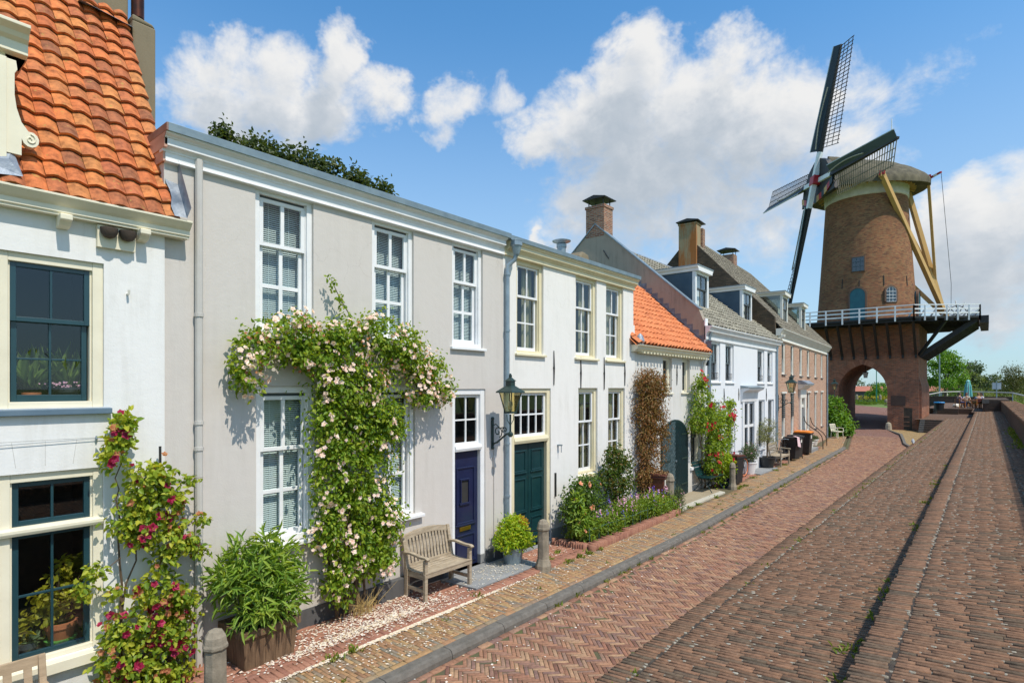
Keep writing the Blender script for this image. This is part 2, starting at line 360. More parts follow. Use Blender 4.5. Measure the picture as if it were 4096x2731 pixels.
K['sash_grey'] = mt('dark_sash_paint', (.045, .055, .06), (.06, .07, .075), 4, .35)
K['blue_grey'] = mt('blue_grey_paint', (.10, .16, .22), (.13, .19, .25), 4, .4, .05)
K['cheek'] = mt('slate_blue_cladding', (.035, .075, .12), (.055, .10, .145), 2.5, .45, .05)
K['black_iron'] = mt('black_iron', (.012, .013, .014), (.025, .025, .025), 12, .5, .2, 40)
K['green_iron'] = mt('dark_green_iron', (.010, .03, .028), (.02, .045, .04), 12, .4, .2, 40)
K['brass'] = mt('brass', (.62, .38, .10), (.5, .3, .08), 12, .3, 0, 60, 1.)
K['concrete'] = mt('kerb_concrete', (.17, .155, .135), (.115, .105, .09), 9, .85, .7, 120, detail=8)
K['bluestone'] = mt('bluestone', (.28, .285, .285), (.21, .215, .22), 2.5, .75, .25, 60, detail=8)
K['bollard'] = mt('bollard_stone', (.33, .28, .21), (.18, .155, .115), 5, .9, .6, 60, detail=8)
K['room'] = mt('dark_room', (.035, .032, .03), (.02, .02, .02), 2, .9)
K['room_warm'] = mt('warm_room', (.055, .04, .028), (.03, .024, .02), 2, .9)
K['blind'] = mt('blind_slat', (.74, .75, .74), (.70, .71, .70), 3, .45)
K['curtain'] = mt('curtain_cloth', (.74, .73, .70), (.58, .57, .54), 9, .8, stretch=(8, 8, .2))
K['curtain_olive'] = mt('olive_curtain_cloth', (.36, .34, .22), (.26, .245, .15), 9, .8, stretch=(8, 8, .2))
K['glass'] = glassmat('window_glass')
K['glass_tint'] = glassmat('tinted_glass', (.82, .92, .92), .02, 1.5, 1.5)
K['teak'] = mt('weathered_teak', (.44, .365, .265), (.30, .24, .165), 6, .8, .5, 40, stretch=(1, 1, 6))
K['planter_wood'] = mt('planter_wood', (.20, .125, .07), (.11, .065, .035), 5, .8, .5, 30, stretch=(6, 6, .6))
K['terracotta'] = mt('terracotta', (.42, .14, .06), (.33, .11, .05), 6, .75, .2)
K['soil'] = mt('soil', (.055, .04, .028), (.03, .022, .016), 20, .95, 1., 60)
K['house_brick'] = brickmat('house_brick', [(.36, .17, .105), (.50, .25, .15), (.58, .33, .21), (.43, .22, .15)], (.60, .50, .40), .2, .062, .012)
K['mill_brick'] = brickmat('mill_brick', [(.10, .055, .038), (.26, .105, .058), (.36, .145, .07), (.36, .20, .095), (.17, .09, .055)], (.28, .20, .13), .24, .075, .010, (.10, .06, .035), .9, .5)
K['gate_brick'] = brickmat('gate_brick', [(.14, .065, .045), (.36, .115, .06), (.48, .17, .09), (.22, .09, .06), (.40, .17, .10)], (.36, .28, .20), .24, .08, .013, (.10, .06, .045), .9, .4)
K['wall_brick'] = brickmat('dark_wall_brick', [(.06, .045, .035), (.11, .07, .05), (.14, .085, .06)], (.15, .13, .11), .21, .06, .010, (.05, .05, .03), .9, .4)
K['chimney_brick'] = brickmat('chimney_brick', [(.16, .075, .05), (.30, .11, .065), (.42, .2, .12), (.12, .07, .06)], (.42, .37, .30), .21, .065, .012)
K['old_brick'] = brickmat('old_grey_brick', [(.12, .09, .06), (.17, .125, .08), (.22, .15, .095)], (.17, .14, .10), .21, .06, .008, (.06, .055, .045), 1., .6)
K['tile_orange'] = pieces('orange_tiles', [(.22, .10, .055), (.46, .135, .05), (.58, .175, .055), (.52, .21, .07), (.40, .12, .055), (.62, .24, .07)], .75, 11, .85, .6, (.40, .27, .07), 16., .63, .15, 1.2)
K['tile_orange2'] = pieces('bright_orange_tiles', [(.46, .14, .055), (.60, .19, .07), (.64, .22, .085), (.50, .155, .06)], .7, 9, .4, .3, (.30, .17, .09), 12., .68, .25)
K['tile_grey'] = pieces('grey_tiles', [(.17, .155, .12), (.24, .22, .175), (.30, .28, .22), (.21, .20, .155)], .85, 9, .6, .3, (.12, .11, .07), 7., .62, .2)
K['tile_grey2'] = pieces('dark_grey_tiles', [(.12, .105, .085), (.18, .16, .125), (.22, .20, .155), (.15, .135, .105)], .85, 9, .6, .3, (.10, .095, .05), 7., .6, .2)
K['road_brick'] = pieces('road_bricks', [(.17, .085, .065), (.27, .14, .09), (.34, .18, .11), (.21, .125, .105), (.40, .25, .15), (.28, .125, .085)], .8, 22, .55, .4, (.20, .17, .07), 14., .78, .15, .5)
K['pave_brick'] = pieces('pavement_bricks', [(.20, .11, .07), (.32, .18, .095), (.40, .26, .125), (.20, .18, .145), (.34, .19, .105), (.45, .31, .15)], .8, 22, .5, .4, (.20, .17, .05), 14., .8, .25, .6)
K['stoep_brick'] = pieces('stoep_bricks', [(.24, .11, .08), (.31, .145, .10), (.36, .18, .12), (.22, .11, .09)], .85, 30, .45, .5)
K['rampart_brick'] = pieces('rampart_bricks', [(.075, .055, .04), (.17, .10, .062), (.24, .132, .08), (.12, .09, .062), (.29, .165, .10)], .9, 20, .7, .8, (.34, .30, .22), 11., .71, .5, .55)
K['joint'] = mt('joint_sand', (.13, .105, .06), (.085, .08, .035), 9, .95, .8, 60)
K['joint_moss'] = mt('joint_moss', (.10, .085, .05), (.085, .10, .03), 3, .95, .8, 60)
K['mortar_dark'] = mt('rampart_mortar', (.045, .034, .026), (.10, .085, .06), 11, .95, .8, 60, lo=.5, hi=.75)
K['sand_brick'] = brickmat('yellow_paving', [(.33, .22, .10), (.42, .29, .14), (.30, .2, .10)], (.22, .16, .08), .2, .06, .006)
K['grass'] = mt('grass', (.10, .17, .03), (.16, .22, .05), .6, .95, .8, 30)
K['leaf_rose'] = leafmat('rose_leaves', [(0.091, 0.183, 0.017), (0.165, 0.287, 0.022), (0.268, 0.378, 0.030), (0.415, 0.451, 0.055)])
K['leaf_red'] = leafmat('yellowing_rose_leaves', [(0.098, 0.195, 0.018), (0.232, 0.342, 0.030), (0.390, 0.451, 0.043), (0.512, 0.488, 0.055)])
K['leaf_oleander'] = leafmat('oleander_leaves', [(0.104, 0.207, 0.037), (0.183, 0.317, 0.043), (0.281, 0.415, 0.061), (0.403, 0.488, 0.091)])
K['leaf_dark'] = leafmat('dark_leaves', [(0.049, 0.104, 0.017), (0.091, 0.171, 0.024), (0.159, 0.244, 0.037)])
K['leaf_box'] = leafmat('lime_leaves', [(0.122, 0.256, 0.015), (0.268, 0.427, 0.018), (0.390, 0.512, 0.024), (0.586, 0.512, 0.037)])
K['leaf_copper'] = leafmat('copper_leaves', [(0.104, 0.116, 0.022), (0.220, 0.128, 0.037), (0.293, 0.122, 0.043), (0.159, 0.159, 0.037)], .25)
K['leaf_olive'] = leafmat('olive_leaves', [(.13, .16, .07), (.22, .24, .09), (.32, .32, .13)], .25)
K['leaf_oak'] = leafmat('oak_leaves', [(.035, .06, .015), (.06, .09, .02), (.09, .12, .03)])
K['leaf_maple'] = leafmat('maple_leaves', [(0.073, 0.183, 0.017), (0.134, 0.281, 0.024), (0.220, 0.366, 0.037)], .4)
K['leaf_willow'] = leafmat('willow_leaves', [(.11, .155, .035), (.18, .225, .055), (.27, .30, .10)], .35)
K['leaf_grey'] = leafmat('grey_green_leaves', [(.065, .105, .045), (.10, .145, .06), (.14, .185, .08)], .3)
K['leaf_yellow'] = leafmat('yellow_green_leaves', [(.25, .27, .02), (.38, .36, .03), (.46, .40, .05)], .45)
K['leaf_strap'] = leafmat('strap_leaves', [(.16, .26, .05), (.28, .38, .08)], .4)
K['stem'] = mt('brown_stem', (.13, .085, .05), (.08, .055, .03), 20, .85)
K['stem_green'] = mt('green_stem', (.10, .15, .03), (.14, .17, .04), 20, .7)
K['bark'] = mt('bark', (.12, .095, .07), (.07, .055, .04), 12, .95, .8, 30)
def petal(name, cs): return leafmat(name, cs, .25, .6)
K['pink'] = petal('pale_pink_petals', [(.85, .58, .56), (.88, .72, .68), (.90, .82, .76), (.75, .45, .38)])
K['crimson'] = petal('crimson_petals', [(.22, .005, .03), (.36, .01, .06), (.5, .06, .16)])
K['withered'] = petal('withered_petals', [(.40, .16, .07), (.50, .24, .10), (.35, .08, .06)])
K['redrose'] = petal('red_petals', [(.42, .005, .02), (.60, .012, .045), (.62, .06, .10)])
K['peach'] = petal('peach_petals', [(.80, .34, .20), (.85, .48, .30)])
K['violet'] = petal('violet_petals', [(.10, .07, .48), (.20, .12, .58)])
K['orange'] = petal('orange_petals', [(.85, .32, .01), (.9, .42, .03)])
K['lilac'] = petal('lilac_petals', [(.62, .34, .50), (.72, .48, .60)])
K['petal_fall'] = petal('fallen_petals', [(.85, .80, .74), (.86, .76, .66), (.88, .86, .82), (.62, .45, .22)])
K['black_plastic'] = mt('black_plastic', (.016, .018, .02), (.022, .024, .026), 8, .45)
K['brown_plastic'] = mt('brown_plastic', (.12, .035, .018), (.09, .028, .015), 8, .5)
K['rubber'] = mt('rubber', (.012, .012, .012), (.02, .02, .02), 9, .8)
# ---------------- houses ----------------
YF = 7.09
def facade(mb, x0, x1, z0, z1, y, holes, depth=.16, mi=0):
    xs = sorted({x0, x1, *[h[0] for h in holes], *[h[1] for h in holes]}); zs = sorted({z0, z1, *[h[2] for h in holes], *[h[3] for h in holes]})
    for a, b in zip(xs, xs[1:]):
        for c, d in zip(zs, zs[1:]):
            mx, mz = (a+b)/2, (c+d)/2
            if any(h[0] < mx < h[1] and h[2] < mz < h[3] for h in holes): continue
            mb.quad((a, y, c), (b, y, c), (b, y, d), (a, y, d), mi)
    for a, b, c, d in holes:
        e = y+depth
        mb.quad((a, y, c), (a, e, c), (a, e, d), (a, y, d), mi); mb.quad((b, y, d), (b, e, d), (b, e, c), (b, y, c), mi)
        mb.quad((a, y, d), (a, e, d), (b, e, d), (b, y, d), mi); mb.quad((a, e, c), (a, y, c), (b, y, c), (b, e, c), mi)
def body(mb, x0, x1, y0, y1, z0, z1, mi=0):
    mb.quad((x0, y1, z0), (x0, y0, z0), (x0, y0, z1), (x0, y1, z1), mi); mb.quad((x1, y0, z0), (x1, y1, z0), (x1, y1, z1), (x1, y0, z1), mi)
    mb.quad((x1, y1, z0), (x0, y1, z0), (x0, y1, z1), (x1, y1, z1), mi)
def sash(par, x0, x1, z0, z1, y, m, cols, rows, glass, st=.045, mu=.022, th=.04, bot=None, name='sash'):
    b = MB(); bot = bot or st
    b.box(x0, x0+st, y, y+th, z0, z1); b.box(x1-st, x1, y, y+th, z0, z1)
    b.box(x0+st, x1-st, y+.001, y+th-.001, z1-st, z1); b.box(x0+st, x1-st, y+.001, y+th-.001, z0, z0+bot)
    gx0, gx1, gz0, gz1 = x0+st, x1-st, z0+bot, z1-st
    for i in range(1, cols):
        x = gx0+(gx1-gx0)*i/cols; b.box(x-mu/2, x+mu/2, y+.004, y+th-.004, gz0, gz1)
    for i in range(1, rows):
        z = gz0+(gz1-gz0)*i/rows; b.box(gx0, gx1, y+.007, y+th-.007, z-mu/2, z+mu/2)
    s = b.build(name, m, par, bevel=.003)
    g = MB(); g.quad((gx0, y+th*.55, gz0), (gx1, y+th*.55, gz0), (gx1, y+th*.55, gz1), (gx0, y+th*.55, gz1)); g.build('pane', glass, par)
def window(par, x0, x1, z0, z1, y, fm, sm, cols=2, rows=(1, 2), fw=.085, back=.05, split=.62, glass='glass', inside='room', sill=None, top=.085, topgap=0, wall_depth=.16, st=.045, mu=.022, bottom=.06, slat_z=None):
    yf = y+back
    f = MB(); f.box(x0, x0+fw, yf, yf+.13, z0, z1); f.box(x1-fw, x1, yf, yf+.13, z0, z1)
    f.box(x0+fw, x1-fw, yf+.002, yf+.13, z1-top, z1); f.box(x0+fw, x1-fw, yf+.002, yf+.15, z0, z0+bottom)
    for xa, xb in ((x0+fw, x0+fw+.018), (x1-fw-.018, x1-fw)): f.box(xa, xb, yf+.03, yf+.12, z0+bottom, z1-top)
    w = f.build('window', fm, par, bevel=.005)
    a, b, c, d = x0+fw+.018, x1-fw-.018, z0+bottom, z1-top
    if topgap: 
        g = MB(); g.box(a, b, yf+.05, yf+.09, d-topgap, d); g.build('ventilator', K['sash_grey'], w); d -= topgap
    if len(rows) == 2:
        zm = c+(d-c)*split
        sash(w, a, b, zm-.03, d, yf+.035, sm, cols, rows[0], K[glass], st, mu)
        sash(w, a+.012, b-.012, c, zm+.01, yf+.08, sm, cols, rows[1], K[glass], st, mu, bot=st*1.5)
    else: sash(w, a, b, c, d, yf+.045, sm, cols, rows[0], K[glass], st, mu)
    yb = yf+.16
    r = MB(); rx0, rx1 = x0+.02, x1-.02; yd = yb+(.9 if inside != 'blind' else .25)
    r.quad((rx0, yd, z0), (rx1, yd, z0), (rx1, yd, z1), (rx0, yd, z1)); r.quad((rx0, yb, z0), (rx0, yd, z0), (rx0, yd, z1), (rx0, yb, z1))
    r.quad((rx1, yd, z0), (rx1, yb, z0), (rx1, yb, z1), (rx1, yd, z1)); r.quad((rx0, yb, z1), (rx0, yd, z1), (rx1, yd, z1), (rx1, yb, z1)); r.quad((rx0, yd, z0), (rx0, yb, z0), (rx1, yb, z0), (rx1, yd, z0))
    r.build('room', K['room_warm' if inside == 'warm' else 'room'], w)
    if inside == 'blind':
        s = MB(); z = c+.03; bz = d
        while z < bz:
            s.quad((a-.01, yb+.012, z), (b+.01, yb+.012, z), (b+.01, yb+.026, z+.018), (a-.01, yb+.026, z+.018)); z += .0265
        for xx in (a+(b-a)*.3, a+(b-a)*.75): s.box(xx-.003, xx+.003, yb+.008, yb+.011, c, d)
        s.build('blind', K['blind'], w)
    if inside in ('curtain', 'olive', 'halfcurtain'):
        s = MB(); n = 40; cols_ = []
        spans = [(a, b)] if inside == 'curtain' else ([(a, a+(b-a)*.10), (b-(b-a)*.42, b)] if inside == 'olive' else [(a, a+(b-a)*.2), (b-(b-a)*.2, b)])
        for p, q in spans:
            for i in range(n):
                u0, u1 = p+(q-p)*i/n, p+(q-p)*(i+1)/n
                w0, w1 = [yb+.06+.022*math.sin(uu*70)+.01*math.sin(uu*31) for uu in (u0, u1)]
                s.quad((u0, w0, z0+.03), (u1, w1, z0+.03), (u1, w1, z1-.05), (u0, w0, z1-.05))
        s.build('curtain', K['curtain_olive' if inside == 'olive' else 'curtain'], w, smooth=True)
    if sill:
        l, r_, h, pr, m = sill; q = MB(); q.prism([(y-pr, z0-h), (y-pr, z0-.012), (yf+.01, z0-.002), (yf+.01, z0-h)], 'x', x0-l, x1+r_); q.build('sill', m, w, bevel=.006)
    return w
def downpipe(par, pts, m, r=.04, brackets=(), name='downpipe', n=10):
    b = MB(); b.tube(pts, r, n)
    p = b.build(name, m, par, smooth=True)
    if brackets:
        for x, y, z in brackets: q = MB(); q.lathe([(r*.9, -.02), (r*1.22, -.02), (r*1.22, .02), (r*.9, .02)], (x, y, z), 12); q.build('pipe_bracket', m, p)
    return p
def profile(par, name, pts, x0, x1, m, bevel=0.003, miter=None):
    b = MB(); b.prism(pts, 'x', x0, x1); return b.build(name, m, par, bevel=bevel)
def pantiles(name, par, org, x0, x1, slope, length, m, tw=.22, ex=.24, jitter=.006, amp=.032, clip=None, lift=.026, flare=0.):
    """S-shaped tiles laid in courses up a slope: local x along the eave, s up the slope"""
    ca, sa = math.cos(slope), math.sin(slope); prof = 7
    nc = int((x1-x0)/tw)+1; nr = int(length/ex)+1; V = []; F = []
    for r in range(nr):
        for c in range(nc):
            xa = x0+c*tw+random.uniform(-jitter, jitter); sa0 = r*ex+random.uniform(-jitter, jitter)
            if xa > x1-.03: continue
            if clip and not clip(xa+tw/2, sa0+ex/2): continue
            t1 = random.uniform(-.006, .006); t2 = random.uniform(-.006, .006); b = len(V)
            rows = ((sa0, lift-.014), (sa0, lift+.004), (sa0+ex*1.16, -.004))
            for k, (s, h) in enumerate(rows):
                for i in range(prof):
                    u = i/(prof-1); xx = min(xa+u*tw*1.1, x1)
                    hh = h+amp*(.5-.5*math.cos(2*math.pi*(u*.92+.12)))*1.0-(.012 if u > .92 else 0)+t1*(u-.5)+(t2 if k < 2 else 0)
                    if k == 0: hh -= .012
                    y = s*ca-hh*sa; z = s*sa+hh*ca
                    if flare and s < 1.2: q = (1.2-s)/1.2; z += flare*q*q*ca; y -= flare*q*q*sa
                    V.append((org[0]+xx, org[1]+y, org[2]+z))
            for k in range(2):
                for i in range(prof-1):
                    F.append((b+k*prof+i, b+k*prof+i+1, b+(k+1)*prof+i+1, b+(k+1)*prof+i))
    off = Vector((0, 0, 0)); p = par
    while p is not None:
        if p.name in OFF: off = OFF[p.name]
        p = p.parent
    o = mesh_obj(name, np.array(V)-np.array(off), np.array(F), m, par, smooth=True, sharp=50); return o
def roof_under(mb, org, x0, x1, slope, length, h=-.03, mi=0):
    ca, sa = math.cos(slope), math.sin(slope); P = lambda x, s: (x, org[1]+s*ca-h*sa, org[2]+s*sa+h*ca)
    mb.quad(P(x0, 0), P(x1, 0), P(x1, length), P(x0, length), mi)
def anchor(par, x, y, z0, z1, name='wall_anchor', lean=0):
    b = MB(); b.tube([(x, y-.012, z0), (x+lean, y-.02, (z0+z1)/2), (x, y-.012, z1)], [.011, .016, .009], 6); b.box(x-.02, x+.02, y-.025, y, (z0+z1)/2-.02, (z0+z1)/2+.02)
    b.build(name, K['black_iron'], par)

# --- white house with the orange roof, cut by the left edge of the view
def house_orange_roof():
    x0, x1, y = -3.2, 2.44, 7.04
    H = thing('tiled_roof_house', 'white house with a steep orange pantile roof, green sash windows and cream gutter', 'house', (x0, y, 0), world=True)
    holes = [(1.03, 1.87, 3.06, 4.54), (1.05, 1.87, .60, 2.44), (-1.3, -.4, 3.06, 4.54), (-1.3, -.4, .60, 2.44)]
    b = MB(); facade(b, x0, x1, 0.0, 5.05, y, holes, .12); body(b, x0, x1, y, 14, 0, 5.05)
    b.box(x0, x1, y+.02, y+.2, 5.0, 5.06)
    for side in (x0, x1): b.add([(side, y, 5.05), (side, 14, 5.05), (side, 10.5, 8.9)], [(0, 1, 2)])
    for (xa, xb, za) in ((-.6, 1.05, 2.94), ): pass
    b.build('wall', K['white_render'], H)
    p = MB(); p.box(1.87, x1, y-.035, y, 0, .2); p.box(x0, 1.87, y-.035, y, 0, .2); p.build('plinth', K['plinth'], H)
    for xa, xb in ((1.03, 1.87), (-1.3, -.4)):
        window(H, xa, xb, 3.06, 4.54, y, K['cream_pale'], K['teal_dark'], 2, (1, 2), fw=.09, back=.03, split=.60, inside='room', st=.045, mu=.02, sill=(.05, .06, .07, .06, K['blue_grey']))
    for xa, xb in ((1.05, 1.87), (-1.3, -.4)):
        w = window(H, xa, xb, .60, 1.86, y, K['cream_pale'], K['teal_dark'], 2, (2,), fw=.085, back=.03, inside='warm', top=.0, bottom=.05, st=.05, mu=.022, sill=(.02, .02, .12, .08, K['cream_pale']))
        t = window(H, xa, xb, 1.86, 2.44, y, K['cream_pale'], K['teal_dark'], 2, (1,), fw=.085, back=.03, inside='warm', top=.085, bottom=.07, st=.05, mu=.022)
        q = MB(); q.prism([(y-.015, 1.855), (y-.03, 1.885), (y-.03, 1.915), (y+.03, 1.93), (y+.03, 1.855)], 'x', xa+.003, xb-.003); q.build('transom', K['cream_pale'], t, bevel=.004)
    # scored flat arch above the lower window
    g = MB()
    for k in range(5): xx = .95+k*.22; g.bar((xx, y, 2.5), (xx+.03*(k-2), y, 2.74), .003, .003)
    g.box(x0, 1.95, y-.001, y+.003, 2.745, 2.749); g.build('scored_arch', K['plinth_light'], H)
    # eaves
    gy = 6.85
    profile(H, 'gutter', [(gy, 5.12), (gy, 5.10), (gy+.05, 5.045), (gy+.08, 5.02), (gy+.08, 4.965), (gy+.095, 4.955), (gy+.095, 4.935), (y+.02, 4.935), (y+.02, 5.08), (gy+.02, 5.125)], x0, 2.66, K['cream_pale'])
    for xx in (.05, .78, 1.52, 2.20):
        q = MB(); q.prism([(6.86, 4.94), (6.86, 4.885), (6.90, 4.875), (6.93, 4.84), (6.98, 4.825), (y, 4.82), (y, 4.94)], 'x', xx-.05, xx+.05); q.build('eaves_bracket', K['cream_pale'], H, bevel=.008)
    sl = math.atan2(2.69, 1.48+.1)
    org = (0, 6.90, 5.10); Lr = 3.9
    u = MB(); roof_under(u, org, x0, x1+.06, sl, Lr, -.03)
    u.add([(x0, 6.9, 5.1), (x0, 14, 5.1), (x0, 9.2, 8.6)], [(0, 1, 2)])
    ru = u.build('roof', K['tile_orange'], H)
    def clip(x, s):
        return not (x < 1.16 and s > .42 and s < 2.2)
    pantiles('roof_tiles', ru, org, x0+2.4, x1+.10, sl, Lr, K['tile_orange'], .168, .212, amp=.034, clip=clip, lift=.034)
    # lead flashing against the grey house
    f = MB(); P = lambda x, s, h: (x, org[1]+s*math.cos(sl)-h*math.sin(sl), org[2]+s*math.sin(sl)+h*math.cos(sl))
    for k in range(10):
        s0, s1 = k*.125, (k+1)*.125; w0 = .07+.02*math.sin(k*1.7); w1 = .07+.02*math.sin((k+1)*1.7)
        f.quad(P(x1+.10-w0, s0, .075+.012*(k % 3)), P(x1+.16, s0, .075), P(x1+.16, s1, .075), P(x1+.10-w1, s1, .075+.012*((k+1) % 3)))
        f.quad(P(x1+.155, s0, .07), P(x1+.145, s0, .24), P(x1+.145, s1, .24), P(x1+.155, s1, .07))
    f.build('flashing', K['lead'], ru)
    # chimney breast and stack at the gable
    c = MB(); c.box(2.57, 2.84, 8.5, 9.3, 5.0, 8.02); c.prism([(2.57, 8.02), (2.84, 8.02), (2.80, 8.06), (2.57, 8.10)], 'y', 8.5, 9.3)
    ch = c.build('chimney', K['old_stone'], H, bevel=.02)
    c = MB(); c.box(2.02, 2.56, 8.62, 9.3, 7.6, 9.2); c.build('stack', K['old_stone'], ch, bevel=.02)
    c = MB(); c.lathe([(.075, 0), (.075, 1.)], (2.665, 8.62, 8.12), 16); c.build('flue', mt('copper_flue', (.20, .05, .025), (.035, .025, .02), 2.2, .35, 0, 60, .8), ch, smooth=True)
    c = MB(); c.quad((2.0, 8.4, 7.93), (2.57, 8.4, 7.86), (2.57, 8.63, 8.0), (2.0, 8.63, 8.0)); c.build('flashing', K['lead'], ch)
    # dormer with scrolled bracket, only its right edge is in view
    d = MB(); d.box(-.5, 1.09, 7.0, 8.2, 5.28, 6.45); dm = d.build('dormer', K['cream_pale'], H, bevel=.004)
    d = MB(); d.prism([(6.80, 6.60), (6.80, 6.57), (6.86, 6.53), (6.88, 6.49), (6.92, 6.46), (6.92, 6.36), (7.0, 6.35), (7.3, 6.35), (7.3, 6.60)], 'x', -.5, 1.24); d.build('cornice', K['cream_pale'], dm, bevel=.004)
    d = MB(); d.prism([(7.0, 6.60), (8.3, 6.60), (8.3, 6.35), (7.0, 6.35)], 'x', 1.09, 1.245); d.build('cornice_return', mt('pink_primer', (.62, .36, .27), (.5, .28, .2), 3, .5), dm)
    d = MB(); poly = [(1.09, 6.30), (1.16, 6.30), (1.17, 6.22), (1.15, 6.18), (1.15, 5.98), (1.165, 5.86), (1.20, 5.74), (1.25, 5.67)]
    for k in range(9): a = R(70-k*30); poly.append((1.265+.065*math.cos(a), 5.60+.075*math.sin(a)))
    poly += [(1.20, 5.50), (1.20, 5.43), (1.09, 5.43)]
    d.prism(poly, 'y', 6.96, 7.04); d.prism([(1.0, 6.3), (1.09, 6.3), (1.09, 5.35), (1.0, 5.35)], 'y', 6.94, 7.0)
    sp = [(1.265+(.045-.0032*k)*math.cos(R(90-k*38)), 6.955, 5.60+(.05-.0035*k)*math.sin(R(90-k*38))) for k in range(13)]
    d.tube(sp, .006, 6); d.build('scroll', K['cream_pale'], dm, bevel=.004)
    d = MB(); d.add([(.9, 6.92, 5.30), (1.10, 6.92, 5.36), (1.20, 6.90, 5.22), (.9, 6.86, 5.17), (1.14, 7.02, 5.5), (.9, 7.02, 5.5)], [(0, 1, 4, 5), (0, 3, 2, 1), (1, 2, 4)]); d.build('flashing', K['lead'], dm)
    return H
# --- grey house
def house_grey():
    x0, x1, y = 2.45, 8.29, YF
    H = thing('grey_house', 'warm grey rendered house with white cornice, white sash windows and navy door', 'house', (x0, y, 0), world=True)
    up = [(3.49, 4.30, 3.95, 5.80), (5.27, 6.08, 3.97, 5.80), (6.94, 7.72, 3.98, 5.80)]; lo = [(3.50, 4.31, 1.24, 3.28), (5.28, 6.11, 1.24, 3.28)]
    dr = (6.95, 7.79, .06, 3.24); vent = (5.95, 6.25, .12, .62)
    b = MB(); facade(b, x0, x1, 0, 5.83, y, up+lo+[dr], .13); body(b, x0, x1, y, 13, 0, 6.05); b.quad((x0, y, 6.05), (x1, y, 6.05), (x1, 13, 6.05), (x0, 13, 6.05)); b.quad((x0, y, 5.83), (x1, y, 5.83), (x1, y, 6.05), (x0, y, 6.05))
    b.build('wall', K['grey_render'], H)
    p = MB()
    for a, c in ((x0, 6.95), (7.79, x1)): p.box(a, c, y-.012, y+.002, 0, .27)
    p.build('plinth', K['plinth'], H)
    for q in up: window(H, *q, y, K['white'], K['white'], 2, (1, 2), fw=.075, back=.04, split=.655, glass='glass_tint', inside='blind', st=.05, mu=.05, top=.07, topgap=.03, sill=(.05, .05, .055, .06, K['white']))
    for q in lo: window(H, *q, y, K['white'], K['white'], 2, (1, 2), fw=.075, back=.04, split=.63, glass='glass_tint', inside='blind', st=.05, mu=.05, top=.09, topgap=.04, sill=(.05, .14, .06, .09, K['white']))
    # cornice
    profile(H, 'frieze', [(y-.04, 5.905), (y-.04, 5.81), (y-.055, 5.80), (y-.055, 5.785), (y-.002, 5.775), (y+.05, 5.775), (y+.05, 5.905)], x0, x1, K['white'])
    profile(H, 'cornice', [(6.925, 6.085), (6.93, 6.065), (6.95, 6.05), (6.965, 6.04), (6.968, 6.03), (6.98, 6.025), (6.98, 5.945), (7.005, 5.945), (7.02, 5.93), (7.04, 5.915), (7.04, 5.89), (y+.05, 5.89), (y+.05, 6.085)], x0-.03, x1-.03, K['white'])
    profile(H, 'zinc_edge', [(6.90, 6.17), (6.905, 6.08), (6.93, 6.08), (y+.4, 6.09), (y+.4, 6.12), (6.92, 6.175)], x0-.02, x1+.03, K['zinc'])
    pr = mt('pink_primer', (.62, .36, .27), (.5, .28, .2), 3, .5)
    r = MB(); r.add([(x0-.035, 6.925, 6.08), (x0-.035, 7.75, 6.08), (x0-.035, 7.75, 6.02), (x0-.035, 6.98, 6.02)], [(0, 3, 2, 1)])
    r.box(x0-.033, x0-.003, 6.98, 7.6, 5.92, 6.03); r.box(x0-.022, x0-.002, 7.05, 7.5, 5.785, 5.92); r.build('cornice_return', pr, H)
    r = MB(); r.box(x0-.038, x0-.02, 6.90, 7.8, 6.08, 6.165); r.build('zinc_return', mt('rusty_zinc', (.20, .10, .08), (.28, .17, .14), 6, .5), H)
    # door with light above
    f = MB(); a, c, zb, zt = dr; yf = y+.02
    f.box(a, a+.08, yf, yf+.14, zb, zt); f.box(c-.11, c, yf, yf+.14, zb+.16, zt); f.box(a+.08, c-.11, yf+.002, yf+.14, zt-.10, zt); f.prism([(yf-.02, 2.14), (yf-.035, 2.19), (yf-.02, 2.24), (yf+.14, 2.24), (yf+.14, 2.14)], 'x', a+.08, c-.10)
    d = f.build('door_frame', K['white'], H, bevel=.006)
    f = MB(); f.box(c-.112, c+.002, yf-.008, yf+.14, zb-.06, zb+.16); f.box(a-.02, c+.02, y-.10, y+.14, 0.004, .06); f.build('door_step', K['bluestone'], d, bevel=.006)
    sash(d, a+.08, c-.11, 2.24, zt-.10, yf+.05, K['white'], 2, 2, K['glass'], .05, .028)
    r = MB(); r.box(a+.06, c-.08, yf+.6, yf+.62, .1, zt); r.quad((a+.06, yf+.14, .1), (a+.06, yf+.6, .1), (a+.06, yf+.6, zt), (a+.06, yf+.14, zt)); r.quad((c-.08, yf+.6, .1), (c-.08, yf+.14, .1), (c-.08, yf+.14, zt), (c-.08, yf+.6, zt)); r.build('room', K['room'], d)
    D = panel_door(H, a+.085, c-.115, zb+.01, 2.14, yf+.07, K['navy'], [(.05, .28), (.37, .86)], spy=True)
    q = MB(); q.box(a+.085+.16, a+.085+.44, yf+.045, yf+.07, .72, .79); q.build('letter_slot', K['brass'], D, bevel=.004)
    q = MB(); q.lathe([(.0, 0), (.022, .004), (.03, .018), (.022, .032), (0, .036)], (0, 0, 0), 12); o = q.build('door_knob', K['brass'], D); o.rotation_euler = (R(90), 0, 0); o.location = Vector((a+.125, yf+.068, .98))-OFF[H.name]
    q = MB(); q.lathe([(.0, 0), (.014, .0), (.016, .02), (0, .022)], (0, 0, 0), 10); o = q.build('door_bell', K['brass'], H); o.rotation_euler = (R(90), 0, 0); o.location = Vector((c-.04, yf, 1.42))-OFF[H.name]
